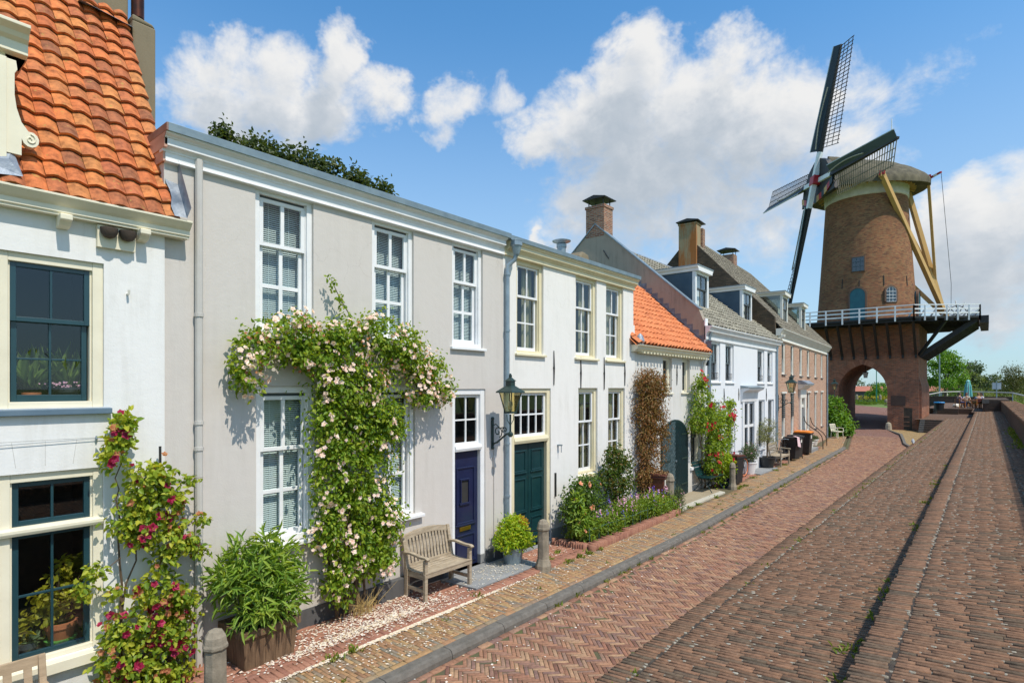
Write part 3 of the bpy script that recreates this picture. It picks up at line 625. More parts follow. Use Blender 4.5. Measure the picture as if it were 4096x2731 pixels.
    # cellar hatch beside the bench, striped shutter
    q = MB(); q.box(5.30, 5.98, y-.10, y, 0, .30); q.build('cellar_plinth', K['plinth'], H, bevel=.01)
    downpipe(H, [(2.80, y-.05, 0), (2.80, y-.05, 5.9)], K['grey_pipe'], .042, [(2.80, y-.05, z) for z in (.9, 2.55, 2.85, 4.1)])
    cb = MB(); cb.tube([(8.02, y-.012, .1), (8.02, y-.012, 2.2)], .01, 6); cb.box(7.99, 8.05, y-.04, y, 1.78, 1.98); cb.build('cable', K['grey_render'], H)
    return H
def panel_door(par, x0, x1, z0, z1, y, m, panels, spy=False, name='door', cols=1):
    b = MB(); b.box(x0, x1, y, y+.045, z0, z1); d = b.build(name, m, par, bevel=.004); w = x1-x0; h = z1-z0
    q = MB()
    for p0, p1 in panels:
        for k in range(cols):
            a = x0+.09+(w-.09)/cols*k if cols > 1 else x0+.09; c = a+(w-.09)/cols-.09 if cols > 1 else x1-.09
            e, f = z0+h*p0, z0+h*p1
            for (u0, u1, v0, v1) in ((a, c, f-.03, f), (a, c, e, e+.035), (a, a+.025, e+.035, f-.03), (c-.025, c, e+.035, f-.03)): q.box(u0, u1, y-.018, y+.002, v0, v1)
            q.box(a-.03, c+.03, y-.026, y+.002, e-.03, e)
    q.build('panel_moulding', m, d, bevel=.006)
    if spy:
        a, c = x0+w*.32, x0+w*.60; e, f = z0+h*.555, z0+h*.745
        q = MB()
        for (u0, u1, v0, v1) in ((a-.03, c+.03, f, f+.03), (a-.04, c+.04, e-.04, e), (a-.025, a, e, f), (c, c+.025, e, f)): q.box(u0, u1, y-.03, y, v0, v1)
        q.build('spyhole_frame', m, d, bevel=.004); q = MB(); q.quad((a, y-.004, e), (c, y-.004, e), (c, y-.004, f), (a, y-.004, f)); q.build('spyhole_glass', K['room'], d)
    return d
# --- white house with the dark green double door
def house_white():
    x0, x1, y = 8.29, 13.53, YF+.005
    H = thing('white_house', 'flat topped white house with cream window frames and dark green double door', 'house', (x0, y, 0), world=True)
    up = [(8.70, 9.59, 3.95, 5.80), (10.80, 11.70, 3.95, 5.80), (12.14, 12.99, 3.95, 5.80)]; lo = [(10.91, 11.74, 1.28, 3.26), (12.24, 13.07, 1.28, 3.26)]
    dr = (8.55, 9.85, .05, 3.25)
    b = MB(); facade(b, x0, x1, 0, 5.83, y, up+lo+[dr], .15); body(b, x0, x1, y, 13, 0, 6.0); b.quad((x0, y, 6.0), (x1, y, 6.0), (x1, 13, 6.0), (x0, 13, 6.0)); b.quad((x0, y, 5.83), (x1, y, 5.83), (x1, y, 6.0), (x0, y, 6.0))
    b.box(x1-.002, x1+.07, y-.001, y+.3, 0, 4.9)
    b.build('wall', K['white_render2'], H)
    p = MB()
    for a, c in ((9.85, x1+.07),): p.box(a, c, y-.012, y+.002, 0, .27)
    p.build('plinth', K['plinth_light'], H)
    for q in up: window(H, *q, y, K['cream'], K['white'], 2, (1, 2), fw=.085, back=.05, split=.64, inside='olive', st=.045, mu=.032, top=.09, sill=(.05, .05, .055, .06, K['cream']))
    for q in lo: window(H, *q, y, K['cream'], K['white'], 2, (1, 2), fw=.085, back=.05, split=.63, inside='olive', st=.045, mu=.032, top=.09, sill=(.03, .05, .09, .06, K['cream']))
    profile(H, 'frieze', [(y-.03, 5.93), (y-.03, 5.825), (y-.05, 5.82), (y-.05, 5.80), (y-.002, 5.79), (y+.05, 5.79), (y+.05, 5.93)], x0, x1+.02, K['cream'])
    profile(H, 'cornice', [(6.93, 6.07), (6.935, 6.045), (6.955, 6.035), (6.955, 6.02), (6.98, 6.01), (6.98, 5.945), (7.01, 5.94), (7.02, 5.915), (7.045, 5.91), (7.045, 5.89), (y+.05, 5.89), (y+.05, 6.07)], x0+.07, x1+.06, K['cream'])
    profile(H, 'zinc_edge', [(6.905, 6.15), (6.91, 6.065), (6.94, 6.065), (y+.4, 6.07), (y+.4, 6.11), (6.93, 6.155)], x0+.03, x1+.08, K['zinc'])
    f = MB(); a, c, zb, zt = dr; yf = y+.03
    f.box(a, a+.10, yf-.02, yf+.14, zb+.02, zt); f.box(c-.10, c, yf, yf+.14, zb+.25, zt); f.box(a+.10, c-.10, yf+.002, yf+.14, zt-.09, zt); f.prism([(yf-.02, 2.15), (yf-.04, 2.21), (yf-.02, 2.28), (yf+.14, 2.28), (yf+.14, 2.15)], 'x', a+.10, c-.08)
    d = f.build('door_frame', K['cream'], H, bevel=.006)
    f = MB(); f.box(c-.102, c+.002, yf-.006, yf+.14, 0, zb+.25); f.box(a-.02, c+.05, y-.12, y+.14, 0.004, .05); f.build('door_step', K['bluestone'], d, bevel=.006)
    sash(d, a+.10, c-.10, 2.28, zt-.09, yf+.05, K['white'], 4, 2, K['glass'], .05, .032)
    r = MB(); r.box(a+.06, c-.06, yf+.6, yf+.62, .1, zt); r.quad((a+.06, yf+.14, .1), (a+.06, yf+.6, .1), (a+.06, yf+.6, zt), (a+.06, yf+.14, zt)); r.quad((c-.06, yf+.6, .1), (c-.06, yf+.14, .1), (c-.06, yf+.14, zt), (c-.06, yf+.6, zt)); r.build('room', K['room'], d)
    xm = (a+c)/2
    for u0, u1 in ((a+.105, xm-.006), (xm+.006, c-.105)): D = panel_door(H, u0, u1, zb+.01, 2.15, yf+.07, K['darkgreen'], [(.09, .27), (.34, .66), (.72, .93)])
    q = MB(); q.lathe([(.0, 0), (.024, .004), (.03, .02), (.02, .034), (0, .04)], (0, 0, 0), 12); o = q.build('door_knob', K['brass'], D); o.rotation_euler = (R(90), 0, 0); o.location = Vector((xm+.05, yf+.065, 1.05))-OFF[H.name]
    for x, za, zc in ((9.95, 3.32, 4.05), (11.0, 3.25, 3.95), (12.03, 3.22, 4.0), (13.05, 3.32, 3.95)): anchor(H, x, y, za, zc)
    downpipe(H, [(8.45, 6.90, 5.80), (8.44, 6.93, 5.70), (8.36, 7.02, 5.60), (8.345, 7.03, 5.48), (8.345, 7.03, 0.05)], K['pipe_zinc'], .045, [(8.345, 7.03, z) for z in (5.42, 4.35, 2.2, 1.2)])
    q = MB(); q.lathe([(.05, 0), (.06, .02), (.10, .17), (.115, .18), (.115, .26), (.12, .265), (.12, .28)], (8.45, 6.89, 5.78), 8, a0=R(22)); q.build('hopper', K['pipe_zinc'], H, bevel=.003)
    q = MB(); q.box(9.98, 10.02, y-.03, y, .95, 1.45); q.build('meter_box', K['black_iron'], H)
    q = MB(); q.box(10.08, 10.14, y-.10, y, 2.02, 2.05); q.tube([(10.11, y-.09, 2.03), (10.11, y-.09, 1.88)], .008, 6); q.build('flag_holder', K['zinc'], H)
    # roof furniture
    q = MB(); q.lathe([(.12, 0), (.12, .5), (.14, .5), (.14, .58), (.10, .6), (.25, .66), (.26, .68), (.06, .74)], (13.0, 9.0, 6.62), 16); q.lathe([(.12, 0), (.12, .7)], (13.0, 9.0, 5.98), 16); q.build('roof_vent', K['zinc'], H, smooth=True)
    q = MB(); q.prism([(12.75, 6.0), (12.85, 6.78), (13.0, 6.92), (13.3, 6.86), (13.42, 6.0)], 'y', 8.3, 8.8); q.build('old_chimney_base', K['old_stone'], H, bevel=.05)
    return H
# --- low barn with the orange roof and the green arched door
def house_barn():
    x0, x1, y = 13.61, 18.48, YF+.02
    H = thing('barn_house', 'low off white barn house with bright orange pantile roof and green arched door', 'house', (x0, y, 0), world=True)
    wn = [(15.33, 15.94, 3.13, 4.14), (16.69, 17.26, 3.13, 4.14)]; lw = (17.32, 18.2, .80, 2.3); cx, rw, zt, zs = 16.10, .93, 2.33, 1.72
    b = MB(); facade(b, x0, x1, 0, 4.3, y, wn+[lw], .2); body(b, x0, x1, y, 13, 0, 4.3); b.build('wall', K['barn_render'], H)
    for q in wn: window(H, *q, y, K['cream_pale'], K['sash_grey'], 1, (2,), fw=.10, back=.09, inside='olive', st=.03, mu=.022, top=.08, sill=(.1, .05, .05, .05, K['cream_pale']))
    window(H, *lw, y, K['cream_pale'], K['sash_grey'], 2, (1, 1), fw=.09, back=.1, inside='room', st=.035, mu=.02, sill=(.05, .05, .1, .06, K['white']))
    # arched door: an arch-shaped board slab a touch proud of the wall
    n = 14; arc = [(cx+rw*math.cos(R(180-180*k/n)), zs+(zt-zs)*math.sin(R(180*k/n))) for k in range(n+1)]
    for side in (-1, 1):
        half = [(x, z) for x, z in arc if (x-cx)*side >= -1e-6]
        half.sort(key=lambda p: p[0]*side)
        poly = [(cx+side*.006, .05)]+[(cx+side*.006 if abs(x-cx) < 1e-6 else x, z) for x, z in half]+[(cx+side*rw, .05)]
        b = MB(); b.prism(poly, 'y', y-.045, y+.02); D = b.build('arched_door', K['barn_door'], H)
        q = MB()
        for k in range(34):          # diagonal boards, each joint a worn raised edge
            t = k*.125
            for s0 in [0]:
                xa = cx+side*.02; za = .15+t-.0; xb = cx+side*(rw-.03); zb = za-1.55
                if za > 4.2: continue
                pa = (xa, za); pb = (xb, zb)
                # clip against the door outline
                def top(x): return zs+(zt-zs)*math.sqrt(max(0, 1-((x-cx)/rw)**2))-.04
                pts = []
                for i in range(25):
                    f = i/24; x = pa[0]+(pb[0]-pa[0])*f; z = pa[1]+(pb[1]-pa[1])*f
                    if .08 < z < top(x): pts.append((x, z))
                if len(pts) > 2: q.bar((pts[0][0], y-.048, pts[0][1]), (pts[-1][0], y-.048, pts[-1][1]), .009, .008, up=(0, 1, 0))
        q.build('board_joint', K['door_edge' if side < 0 else 'door_edge_dark'], D)
        for zz in (.35, 1.12, 1.85):
            q = MB(); xa = cx+side*(rw*.96); q.box(min(xa, xa-side*.5), max(xa, xa-side*.5), y-.06, y-.045, zz, zz+.05); q.build('hinge', K['green_iron'], D)
    q = MB(); q.box(cx-.03, cx+.05, y-.07, y-.045, 1.08, 1.13); q.build('latch', K['zinc'], H)
    sl = math.atan2(2.52, 2.70); org = (0, 6.88, 4.39)
    u = MB(); roof_under(u, org, x0-.3, x1, sl, 3.6, -.03); ru = u.build('roof', K['tile_orange2'], H)
    pantiles('roof_tiles', ru, org, x0-.25, x1-.02, sl, 3.5, K['tile_orange2'], .22, .27, amp=.08, lift=.03, jitter=.012)
    profile(H, 'gutter', [(6.84, 4.385), (6.85, 4.36), (6.90, 4.33), (6.92, 4.27), (6.97, 4.255), (6.98, 4.22), (y, 4.2), (y+.02, 4.38)], 13.40, 18.44, K['cream_pale'])
    q = MB()
    for k in range(24): q.box(13.75+k*.195, 13.83+k*.195, 6.90, y, 4.17, 4.215)
    q.build('rafter_end', K['cream'], H)
    q = MB(); q.lathe([(.02, 0), (.10, .03), (.13, .12), (.08, .25), (.02, .32)], (13.62, 6.95, 4.36), 9); q.build('flashing', K['lead'], H)
    f = MB(); n = 13; ca, sa = math.cos(sl), math.sin(sl)     # stepped lead against the tall gable
    for k in range(n):
        s0, s1 = k*3.7/n, (k+1)*3.7/n; ya, yb = org[1]+s0*ca, org[1]+s1*ca; za, zb = org[2]+s0*sa, org[2]+s1*sa
        f.add([(x1-.012, ya, za), (x1-.012, yb, zb), (x1-.016, yb, zb+.22), (x1-.016, ya, zb+.22)], [(0, 3, 2, 1)])
        f.add([(x1-.10, ya, za+.085), (x1-.10, yb, zb+.085), (x1-.008, yb, zb+.095), (x1-.008, ya, za+.095)], [(0, 1, 2, 3)])
    f.build('stepped_flashing', K['lead_dark'], ru)
    anchor(H, 16.27, y, 3.35, 3.95)
    downpipe(H, [(18.2, 6.93, 4.22), (18.2, 7.0, 4.05), (18.2, 7.04, 3.9), (18.2, 7.04, .1)], K['pipe_white'], .045)
    return H
def chimney_cap(par, x0, x1, y0, y1, z, h=.28, m=None, name='chimney_cap'):
    b = MB()
    for x in (x0+.06, x1-.06):
        for yy in (y0+.06, y1-.06): b.box(x-.015, x+.015, yy-.015, yy+.015, z, z+h)
    b.prism([(y0-.12, z+h-.05), (y0-.12, z+h-.02), ((y0+y1)/2, z+h+.09), (y1+.12, z+h-.02), (y1+.12, z+h-.05)], 'x', x0-.12, x1+.12)
    b.build(name, K['black_iron'], par)
def dormer(par, x0, x1, y, zb, zt, slope, org, fm, cheek, sashm, glass_cheek=False):
    """flat roofed dormer: front at y, cheeks run back to the roof"""
    yb = org[1]+(zt-.15-org[2])/math.tan(slope)
    d = MB(); d.box(x0, x0+.13, y, y+.12, zb, zt-.2); d.box(x1-.13, x1, y, y+.12, zb, zt-.2); d.box(x0+.13, x1-.13, y+.001, y+.12, zb, zb+.07); d.box(x0+.13, x1-.13, y+.001, y+.12, zt-.28, zt-.2)
    D = d.build('dormer', fm, par, bevel=.006)
    for x in (x0+.02, x1-.02): c = MB(); c.add([(x, y+.10, zb-.05), (x, yb+.1, zt-.2), (x, y+.10, zt-.2)], [(0, 1, 2)]); c.build('cheek', cheek, D)
    if glass_cheek:
        for x in (x0+.015, x1-.015): q = MB(); q.bar((x, y+.12, zb+.0), (x, yb, zt-.25), .05, .12); q.build('cheek_frame', fm, D)
    r = MB(); r.prism([(y-.14, zt-.02), (y-.12, zt-.08), (y-.06, zt-.12), (y-.05, zt-.2), (yb+.4, zt-.2), (yb+.4, zt-.02)], 'x', x0-.02, x1+.02); r.prism([(x0-.12, zt-.02), (x0-.10, zt-.08), (x0-.04, zt-.12), (x0-.03, zt-.195), (x1+.03, zt-.195), (x1+.04, zt-.12), (x1+.10, zt-.08), (x1+.12, zt-.02)], 'y', y-.13, yb+.35)
    r.build('dormer_roof', fm, D)
    r = MB(); r.box(x0-.13, x1+.13, y-.15, yb+.3, zt-.019, zt+.012); r.build('dormer_cover', K['zinc'], D)
    zm = (zb+zt-.13)/2+.05
    sash(D, x0+.13, x1-.13, zm-.02, zt-.28, y+.03, sashm, 2, 1, K['glass'], .045, .028); sash(D, x0+.14, x1-.14, zb+.07, zm+.02, y+.07, sashm, 2, 1, K['glass'], .045, .028)
    q = MB(); q.quad((x0+.1, y+.25, zb), (x1-.1, y+.25, zb), (x1-.1, y+.25, zt-.2), (x0+.1, y+.25, zt-.2)); q.build('curtain', K['curtain'], D)
    q = MB(); q.box(x0-.05, x1+.06, y-.10, y+.02, zb-.05, zb-.02); q.build('flashing', K['lead'], D)
    return D
# --- tall white house with the brown gable
def house_gabled():
    x0, x1, y = 18.48, 26.86, YF
    H = thing('gabled_house', 'white two storey house with tall brown rendered gable, grey tiles and two dormers', 'house', (x0, y, 0), world=True)
    up = [(18.94, 19.85, 3.47, 4.82), (20.37, 21.23, 3.47, 4.82), (24.04, 24.95, 3.47, 4.82), (25.40, 26.14, 3.47, 4.82)]; lo = [(18.95, 19.8, .79, 2.78), (20.57, 21.39, .79, 2.78), (24.20, 25.02, .79, 2.78), (25.5, 26.35, .79, 2.78)]; dr = (22.1, 23.7, .06, 2.74)
    b = MB(); facade(b, x0, x1, 0, 4.9, y, up+lo+[dr], .14); body(b, x0, x1, y, 15.4, 0, 4.9); b.build('wall', K['white_wood'], H)
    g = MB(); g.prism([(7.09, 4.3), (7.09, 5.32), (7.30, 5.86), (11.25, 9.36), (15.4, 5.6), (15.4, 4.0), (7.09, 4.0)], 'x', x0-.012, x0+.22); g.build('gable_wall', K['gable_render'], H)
    k = MB(); k.bar((x0+.1, 7.28, 5.87), (x0+.1, 11.25, 9.385), .30, .035); k.bar((x0+.1, 15.4, 5.62), (x0+.1, 11.25, 9.385), .30, .035); k.build('coping', K['zinc'], H)
    q = MB(); q.box(x0-.02, x0+.22, 7.08, 7.12, 4.3, 5.55); q.build('kneeler', K['white'], H)
    for i, q in enumerate(up):
        w = window(H, *q, y, K['white'], K['sash_grey'], 2, (1, 1), fw=.13, back=.05, split=.5, inside='curtain', st=.05, mu=.035, top=.06, sill=(.03, .05, .05, .05, K['white']))
        r = MB(); r.tube([(q[0]+.16, y+.02, 3.62), (q[1]-.16, y+.02, 3.62)], .008, 5); r.tube([(q[0]+.16, y+.02, 3.78), (q[1]-.16, y+.02, 3.78)], .008, 5)
        for t in range(5): xx = q[0]+.16+(q[1]-q[0]-.32)*t/4; r.tube([(xx, y+.02, 3.53), (xx, y+.02, 3.78)], .006, 5)
        r.build('window_rail', K['black_iron'], w)
    for q in lo: window(H, *q, y, K['white'], K['sash_grey'], 2, (1, 1), fw=.12, back=.05, split=.5, inside='curtain', st=.05, mu=.03, top=.06, sill=(.03, .05, .05, .05, K['white']))
    a, c, zb, zt = dr; f = MB()
    f.box(a, a+.2, y-.05, y+.1, zb, zt); f.box(c-.2, c, y-.05, y+.1, zb, zt); xm = (a+c)/2; f.box(xm-.1, xm+.1, y-.01, y+.1, zb, zt-.05); f.box(a+.2, c-.2, y-.008, y+.1, zt-.08, zt); f.box(a+.2, c-.2, y-.006, y+.1, 1.75, 1.85)
    f.prism([(y-.32, 3.27), (y-.30, 3.2), (y-.2, 3.16), (y-.1, 3.1), (y-.06, 2.74), (y, 2.74), (y, 3.27)], 'x', a-.12, c+.12)
    d = f.build('door_frame', K['white'], H, bevel=.006)
    q = MB(); q.prism([(y-.34, 3.27), (y-.34, 3.29), (y, 3.36), (y, 3.27)], 'x', a-.15, c+.15); q.build('door_canopy', K['zinc'], d)
    for u0, u1 in ((a+.2, xm-.1), (xm+.1, c-.2)):
        q = MB(); q.quad((u0, y+.08, zb), (u1, y+.08, zb), (u1, y+.08, zt), (u0, y+.08, zt)); q.build('room', K['room'], d); sash(d, u0, u1, zb, 1.75, y+.03, K['sash_grey'], 1, 1, K['glass'], .05); sash(d, u0, u1, 1.85, zt-.08, y+.03, K['sash_grey'], 1, 1, K['glass'], .04)
    q = MB(); q.lathe([(.0, 0), (.03, .01), (.03, .03), (0, .04)], (0, 0, 0), 10); o = q.build('door_knob', K['brass'], d); o.rotation_euler = (R(90), 0, 0); o.location = Vector((xm-.12, y-.0, 1.05))-OFF[H.name]
    profile(H, 'cornice', [(6.86, 5.30), (6.865, 5.26), (6.90, 5.23), (6.915, 5.19), (6.93, 5.17), (6.94, 5.12), (7.0, 5.10), (7.03, 5.05), (7.05, 4.99), (7.05, 4.86), (y, 4.84), (y+.03, 4.84), (y+.03, 5.30)], x0-.02, x1+.03, K['white'])
    for x in (18.6, ): downpipe(H, [(x+.1, 6.97, 5.1), (x+.1, 7.03, 4.9), (x+.1, 7.03, .05)], K['pipe_zinc'], .05, [(x+.1, 7.03, z) for z in (4.6, 4.3)])
    downpipe(H, [(26.62, 7.03, 5.1), (26.62, 7.03, .05)], K['pipe_zinc'], .045, [(26.62, 7.03, z) for z in (4.5, 3.0, 1.0)])
    sl = math.atan(.81); org = (0, 6.93, 5.27); Lr = 5.5
    u = MB(); roof_under(u, org, x0+.2, x1+.03, sl, Lr, -.03); zr = org[2]+Lr*math.sin(sl); yr = org[1]+Lr*math.cos(sl)
    u.quad((x0+.2, yr, zr), (x1+.03, yr, zr), (x1+.03, 15.4, 5.3), (x0+.2, 15.4, 5.3)); ru = u.build('roof', K['tile_grey'], H)
    dz = 8.02; d1 = (19.98, 21.25); d2 = (25.12, 26.40)
    def clip(x, s):
        yy = org[1]+s*math.cos(sl); return not any(p-.05 < x < q+.05 and yy > dz for p, q in (d1, d2) if s < 3.3)
    pantiles('roof_tiles', ru, org, x0+.2, x1+.02, sl, Lr, K['tile_grey'], .23, .28, amp=.09, lift=.034, jitter=.015, clip=clip)
    r = MB(); r.tube([(x0+.2, yr, zr+.03), (x1, yr, zr+.03)], .10, 8); r.build('ridge', K['lead'], ru, smooth=True)
    for p, q in (d1, d2): dormer(H, p, q, dz, 6.12, 7.66, sl, org, K['white'], K['cheek'], K['sash_grey'])
    c = MB(); c.box(x0-.02, x0+.62, 10.88, 11.66, 8.9, 9.98); c.box(x0-.05, x0+.65, 10.85, 11.69, 9.98, 10.08); ch = c.build('chimney', K['chimney_brick'], H, uv=True); chimney_cap(ch, x0, x0+.6, 10.9, 11.64, 10.08)
    for (yy, zz) in ((8.55, 5.95), (9.85, 7.1), (10.9, 8.35)):
        q = MB(); q.bar((x0-.03, yy, zz), (x0-.03, yy-.22, zz-.34), .025, .025); q.build('wall_anchor', K['black_iron'], H)
    for x, za, zc in ((20.2, 2.72, 3.25), (21.75, 2.8, 3.25), (23.95, 2.8, 3.25), (25.2, 2.72, 3.25)): anchor(H, x, y, za, zc)
    return H
# --- brick house, turned slightly from the street line
def house_brick():
    H = thing('brick_house', 'pink brick house with white windows, grey hipped roof and two pale dormers', 'house', (26.9, 7.09, 0), R(3.2))
    W, y = 14.2, 0.
    up = [(.86, 1.66), (2.87, 3.67), (5.09, 5.89), (7.25, 8.05), (9.67, 10.47), (11.9, 12.68)]; hu = [(a, b, 3.9, 5.34) for a, b in up]
    lo = [(.86, 1.66), (2.9, 3.7), (7.3, 8.15), (9.67, 10.47), (11.9, 12.68)]; hl = [(a, b, .95, 3.02) for a, b in lo]; dr = (4.9, 6.5, .15, 3.2)
    b = MB(); facade(b, 0, W, 0, 5.5, y, hu+hl+[dr], .10); body(b, 0, W, y, 8.3, 0, 5.5); b.build('wall', K['house_brick'], H, uv=True)
    g = MB(); g.prism([(.08, 4.0), (.08, 5.45), (.12, 6.42), (3.95, 10.52), (7.9, 6.2), (7.9, 4.0)], 'x', -.02, .25); g.build('gable_wall', K['gable_brick'], H, uv=True)
    for i, q in enumerate(hu): window(H, *q, y, K['offwhite'], K['sash_grey'], 1, (1, 1), fw=.16, back=.03, split=.5, inside='curtain', st=.05, mu=.03, top=.05, sill=(.03, .03, .05, .06, K['plinth']))
    for i, q in enumerate(hl):
        w = window(H, *q, y, K['offwhite'], K['sash_grey'], 1, (1, 1), fw=.16, back=.03, split=.6, inside='curtain', st=.05, mu=.03, top=.05, sill=(.03, .03, .05, .06, K['plinth']))
        l = MB(); l.box(q[0]-.12, q[1]+.12, y-.05, y+.02, 3.02, 3.10); l.build('lintel', K['offwhite'], w)
        if i < 2:
            s = MB()
            for xx in (q[0]+.17, q[1]-.38):
                for k in range(12): s.box(xx, xx+.21, y-.03, y+.02, 1.9+k*.09, 1.9+k*.09+.07)
            s.build('shutter', K['sash_grey'], w)
    a, c, zb, zt = dr; f = MB()
    f.box(a, a+.35, y-.09, y+.1, .1, zt); f.box(c-.35, c, y-.09, y+.1, .1, zt); f.box(a+.35, c-.35, y-.02, y+.1, 2.25, 2.4); f.box(a-.02, c+.02, y-.1, y+.1, zt-.45, zt); f.prism([(y-.42, 3.47), (y-.40, 3.40), (y-.28, 3.36), (y-.14, 3.2), (y, 3.2), (y, 3.47)], 'x', a-.25, c+.25); d = f.build('door_frame', K['offwhite'], H, bevel=.01)
    q = MB(); q.prism([(y-.44, 3.47), (y-.44, 3.5), (y-.2, 3.66), (y, 3.66), (y, 3.47)], 'x', a-.27, c+.27); q.build('door_canopy', K['lead'], d)
    q = MB(); q.box(a+.35, c-.35, y+.05, y+.09, .15, 2.25); q.build('door', K['sash_grey'], d); q = MB(); q.quad((a+.35, y+.06, 2.4), (c-.35, y+.06, 2.4), (c-.35, y+.06, zt-.45), (a+.35, y+.06, zt-.45)); q.build('pane', K['room'], d)
    profile(H, 'frieze', [(y-.05, 5.6), (y-.05, 5.5), (y-.07, 5.40), (y, 5.36), (y+.05, 5.36), (y+.05, 5.6)], 0, W, K['offwhite'])
    profile(H, 'cornice', [(y-.28, 5.88), (y-.27, 5.84), (y-.22, 5.78), (y-.20, 5.74), (y-.13, 5.64), (y-.10, 5.58), (y+.05, 5.56), (y+.05, 5.88)], -.08, W+.28, K['offwhite'])
    q = MB(); q.prism([(-.28, 5.62), (-.26, 5.5), (-.12, 5.44), (-.12, 5.2), (0, 5.2), (0, 5.62)], 'x', .1, .3); q.build('cornice_bracket', K['offwhite'], H, bevel=.02)
    downpipe(H, [(W-.1, -.06, 5.5), (W-.1, -.06, .1)], K['pipe_zinc'], .05, [(W-.1, -.06, z) for z in (5., 3.6)])
    sl = math.atan(1.12); org = (0, -.18, 5.84); hr = 4.6; Lr = hr/math.sin(sl); yr = org[1]+hr/1.12; zr = org[2]+hr
    xe = W+.2; xr = xe-3.2
    u = MB(); u.quad((.2, org[1], org[2]-.05), (xe, org[1], org[2]-.05), (xr, yr, zr-.05), (.2, yr, zr-.05)); u.add([(xe, org[1], org[2]-.05), (xe, 8.3, org[2]-.05), (xr, yr, zr-.05)], [(0, 1, 2)]); u.quad((.2, yr, zr-.05), (xr, yr, zr-.05), (xe, 8.3, org[2]-.05), (.2, 8.3, org[2]-.05)); ru = u.build('roof', K['tile_grey2'], H)
    D = [(3.2, 4.45, .42), (8.1, 9.35, .42)]
    def clip(x, s):
        yy = org[1]+s*math.cos(sl); hx = xe-3.2*s/Lr
        if x > hx: return False
        return not any(p-.05 < x < q+.05 and yy > dy and s < 2.6 for p, q, dy in D)
    pantiles('roof_tiles', ru, org, .2, xe, sl, Lr, K['tile_grey2'], .24, .28, amp=.09, lift=.034, jitter=.015, clip=clip)
    r = MB(); r.tube([(.2, yr, zr+.03), (xr, yr, zr+.03)], .11, 8); r.tube([(xr, yr, zr+.03), (xe, org[1], org[2]+.04)], .11, 8); r.build('ridge', K['tile_grey2'], ru, smooth=True)
    for p, q, dy in D: dormer(H, p, q, dy, 6.38, 8.02, sl, org, K['offwhite'], K['glass_cheek'], K['sash_grey'], True)
    c = MB(); c.box(-.15, .5, 3.55, 4.4, 8.4, 11.1); c.box(-.18, .53, 3.52, 4.43, 11.1, 11.17); ch = c.build('chimney', K['rust_plaster'], H)
    c = MB(); c.box(.5, .85, 3.45, 4.1, 8.6, 11.0); c.build('stack', K['chimney_brick'], ch, uv=True); chimney_cap(ch, -.1, .8, 3.55, 4.4, 11.14, .16)
    c = MB(); c.box(6.8, 7.5, yr-.2, yr+.6, zr-.4, zr+.55); c2 = c.build('chimney', K['chimney_brick'], H, uv=True); chimney_cap(c2, 6.8, 7.5, yr-.2, yr+.6, zr+.55, .3)
    return H
K['grey_pipe'] = mt('grey_pipe_paint', (.55, .53, .50), (.5, .48, .45), 4, .5)
K['pipe_zinc'] = mt('pipe_zinc', (.30, .38, .44), (.22, .29, .35), 6, .42, .1, 30, .4)
K['pipe_white'] = mt('pipe_white', (.68, .68, .66), (.6, .6, .58), 6, .5)
K['white_wood'] = plaster('white_house_render', (.76, .78, .81), (.5, .5, .5), .2)
K['barn_door'] = mt('barn_door_paint', (.007, .024, .028), (.011, .034, .038), 3, .4, .1, 30, spec=.3)
K['door_edge'] = mt('worn_board_edge', (.22, .30, .32), (.05, .09, .10), 14, .4)
K['door_edge_dark'] = mt('dark_board_edge', (.02, .05, .06), (.008, .025, .03), 14, .4)
K['rust_plaster'] = mt('rust_stained_plaster', (.30, .24, .14), (.33, .12, .03), 1.6, .9, .5, 30, stretch=(2.2, 2.2, .35), lo=.45, hi=.62)
K['glass_cheek'] = glassmat('cheek_glass', (.55, .66, .66), .03, 1.5, 2.5)
K['gable_brick'] = brickmat('gable_brick', [(.075, .06, .04), (.12, .09, .06), (.17, .115, .07)], (.11, .09, .07), .21, .06, .006, (.035, .03, .025), 1.1, .75)
house_orange_roof(); house_grey(); house_white(); house_barn(); house_gabled(); house_brick()
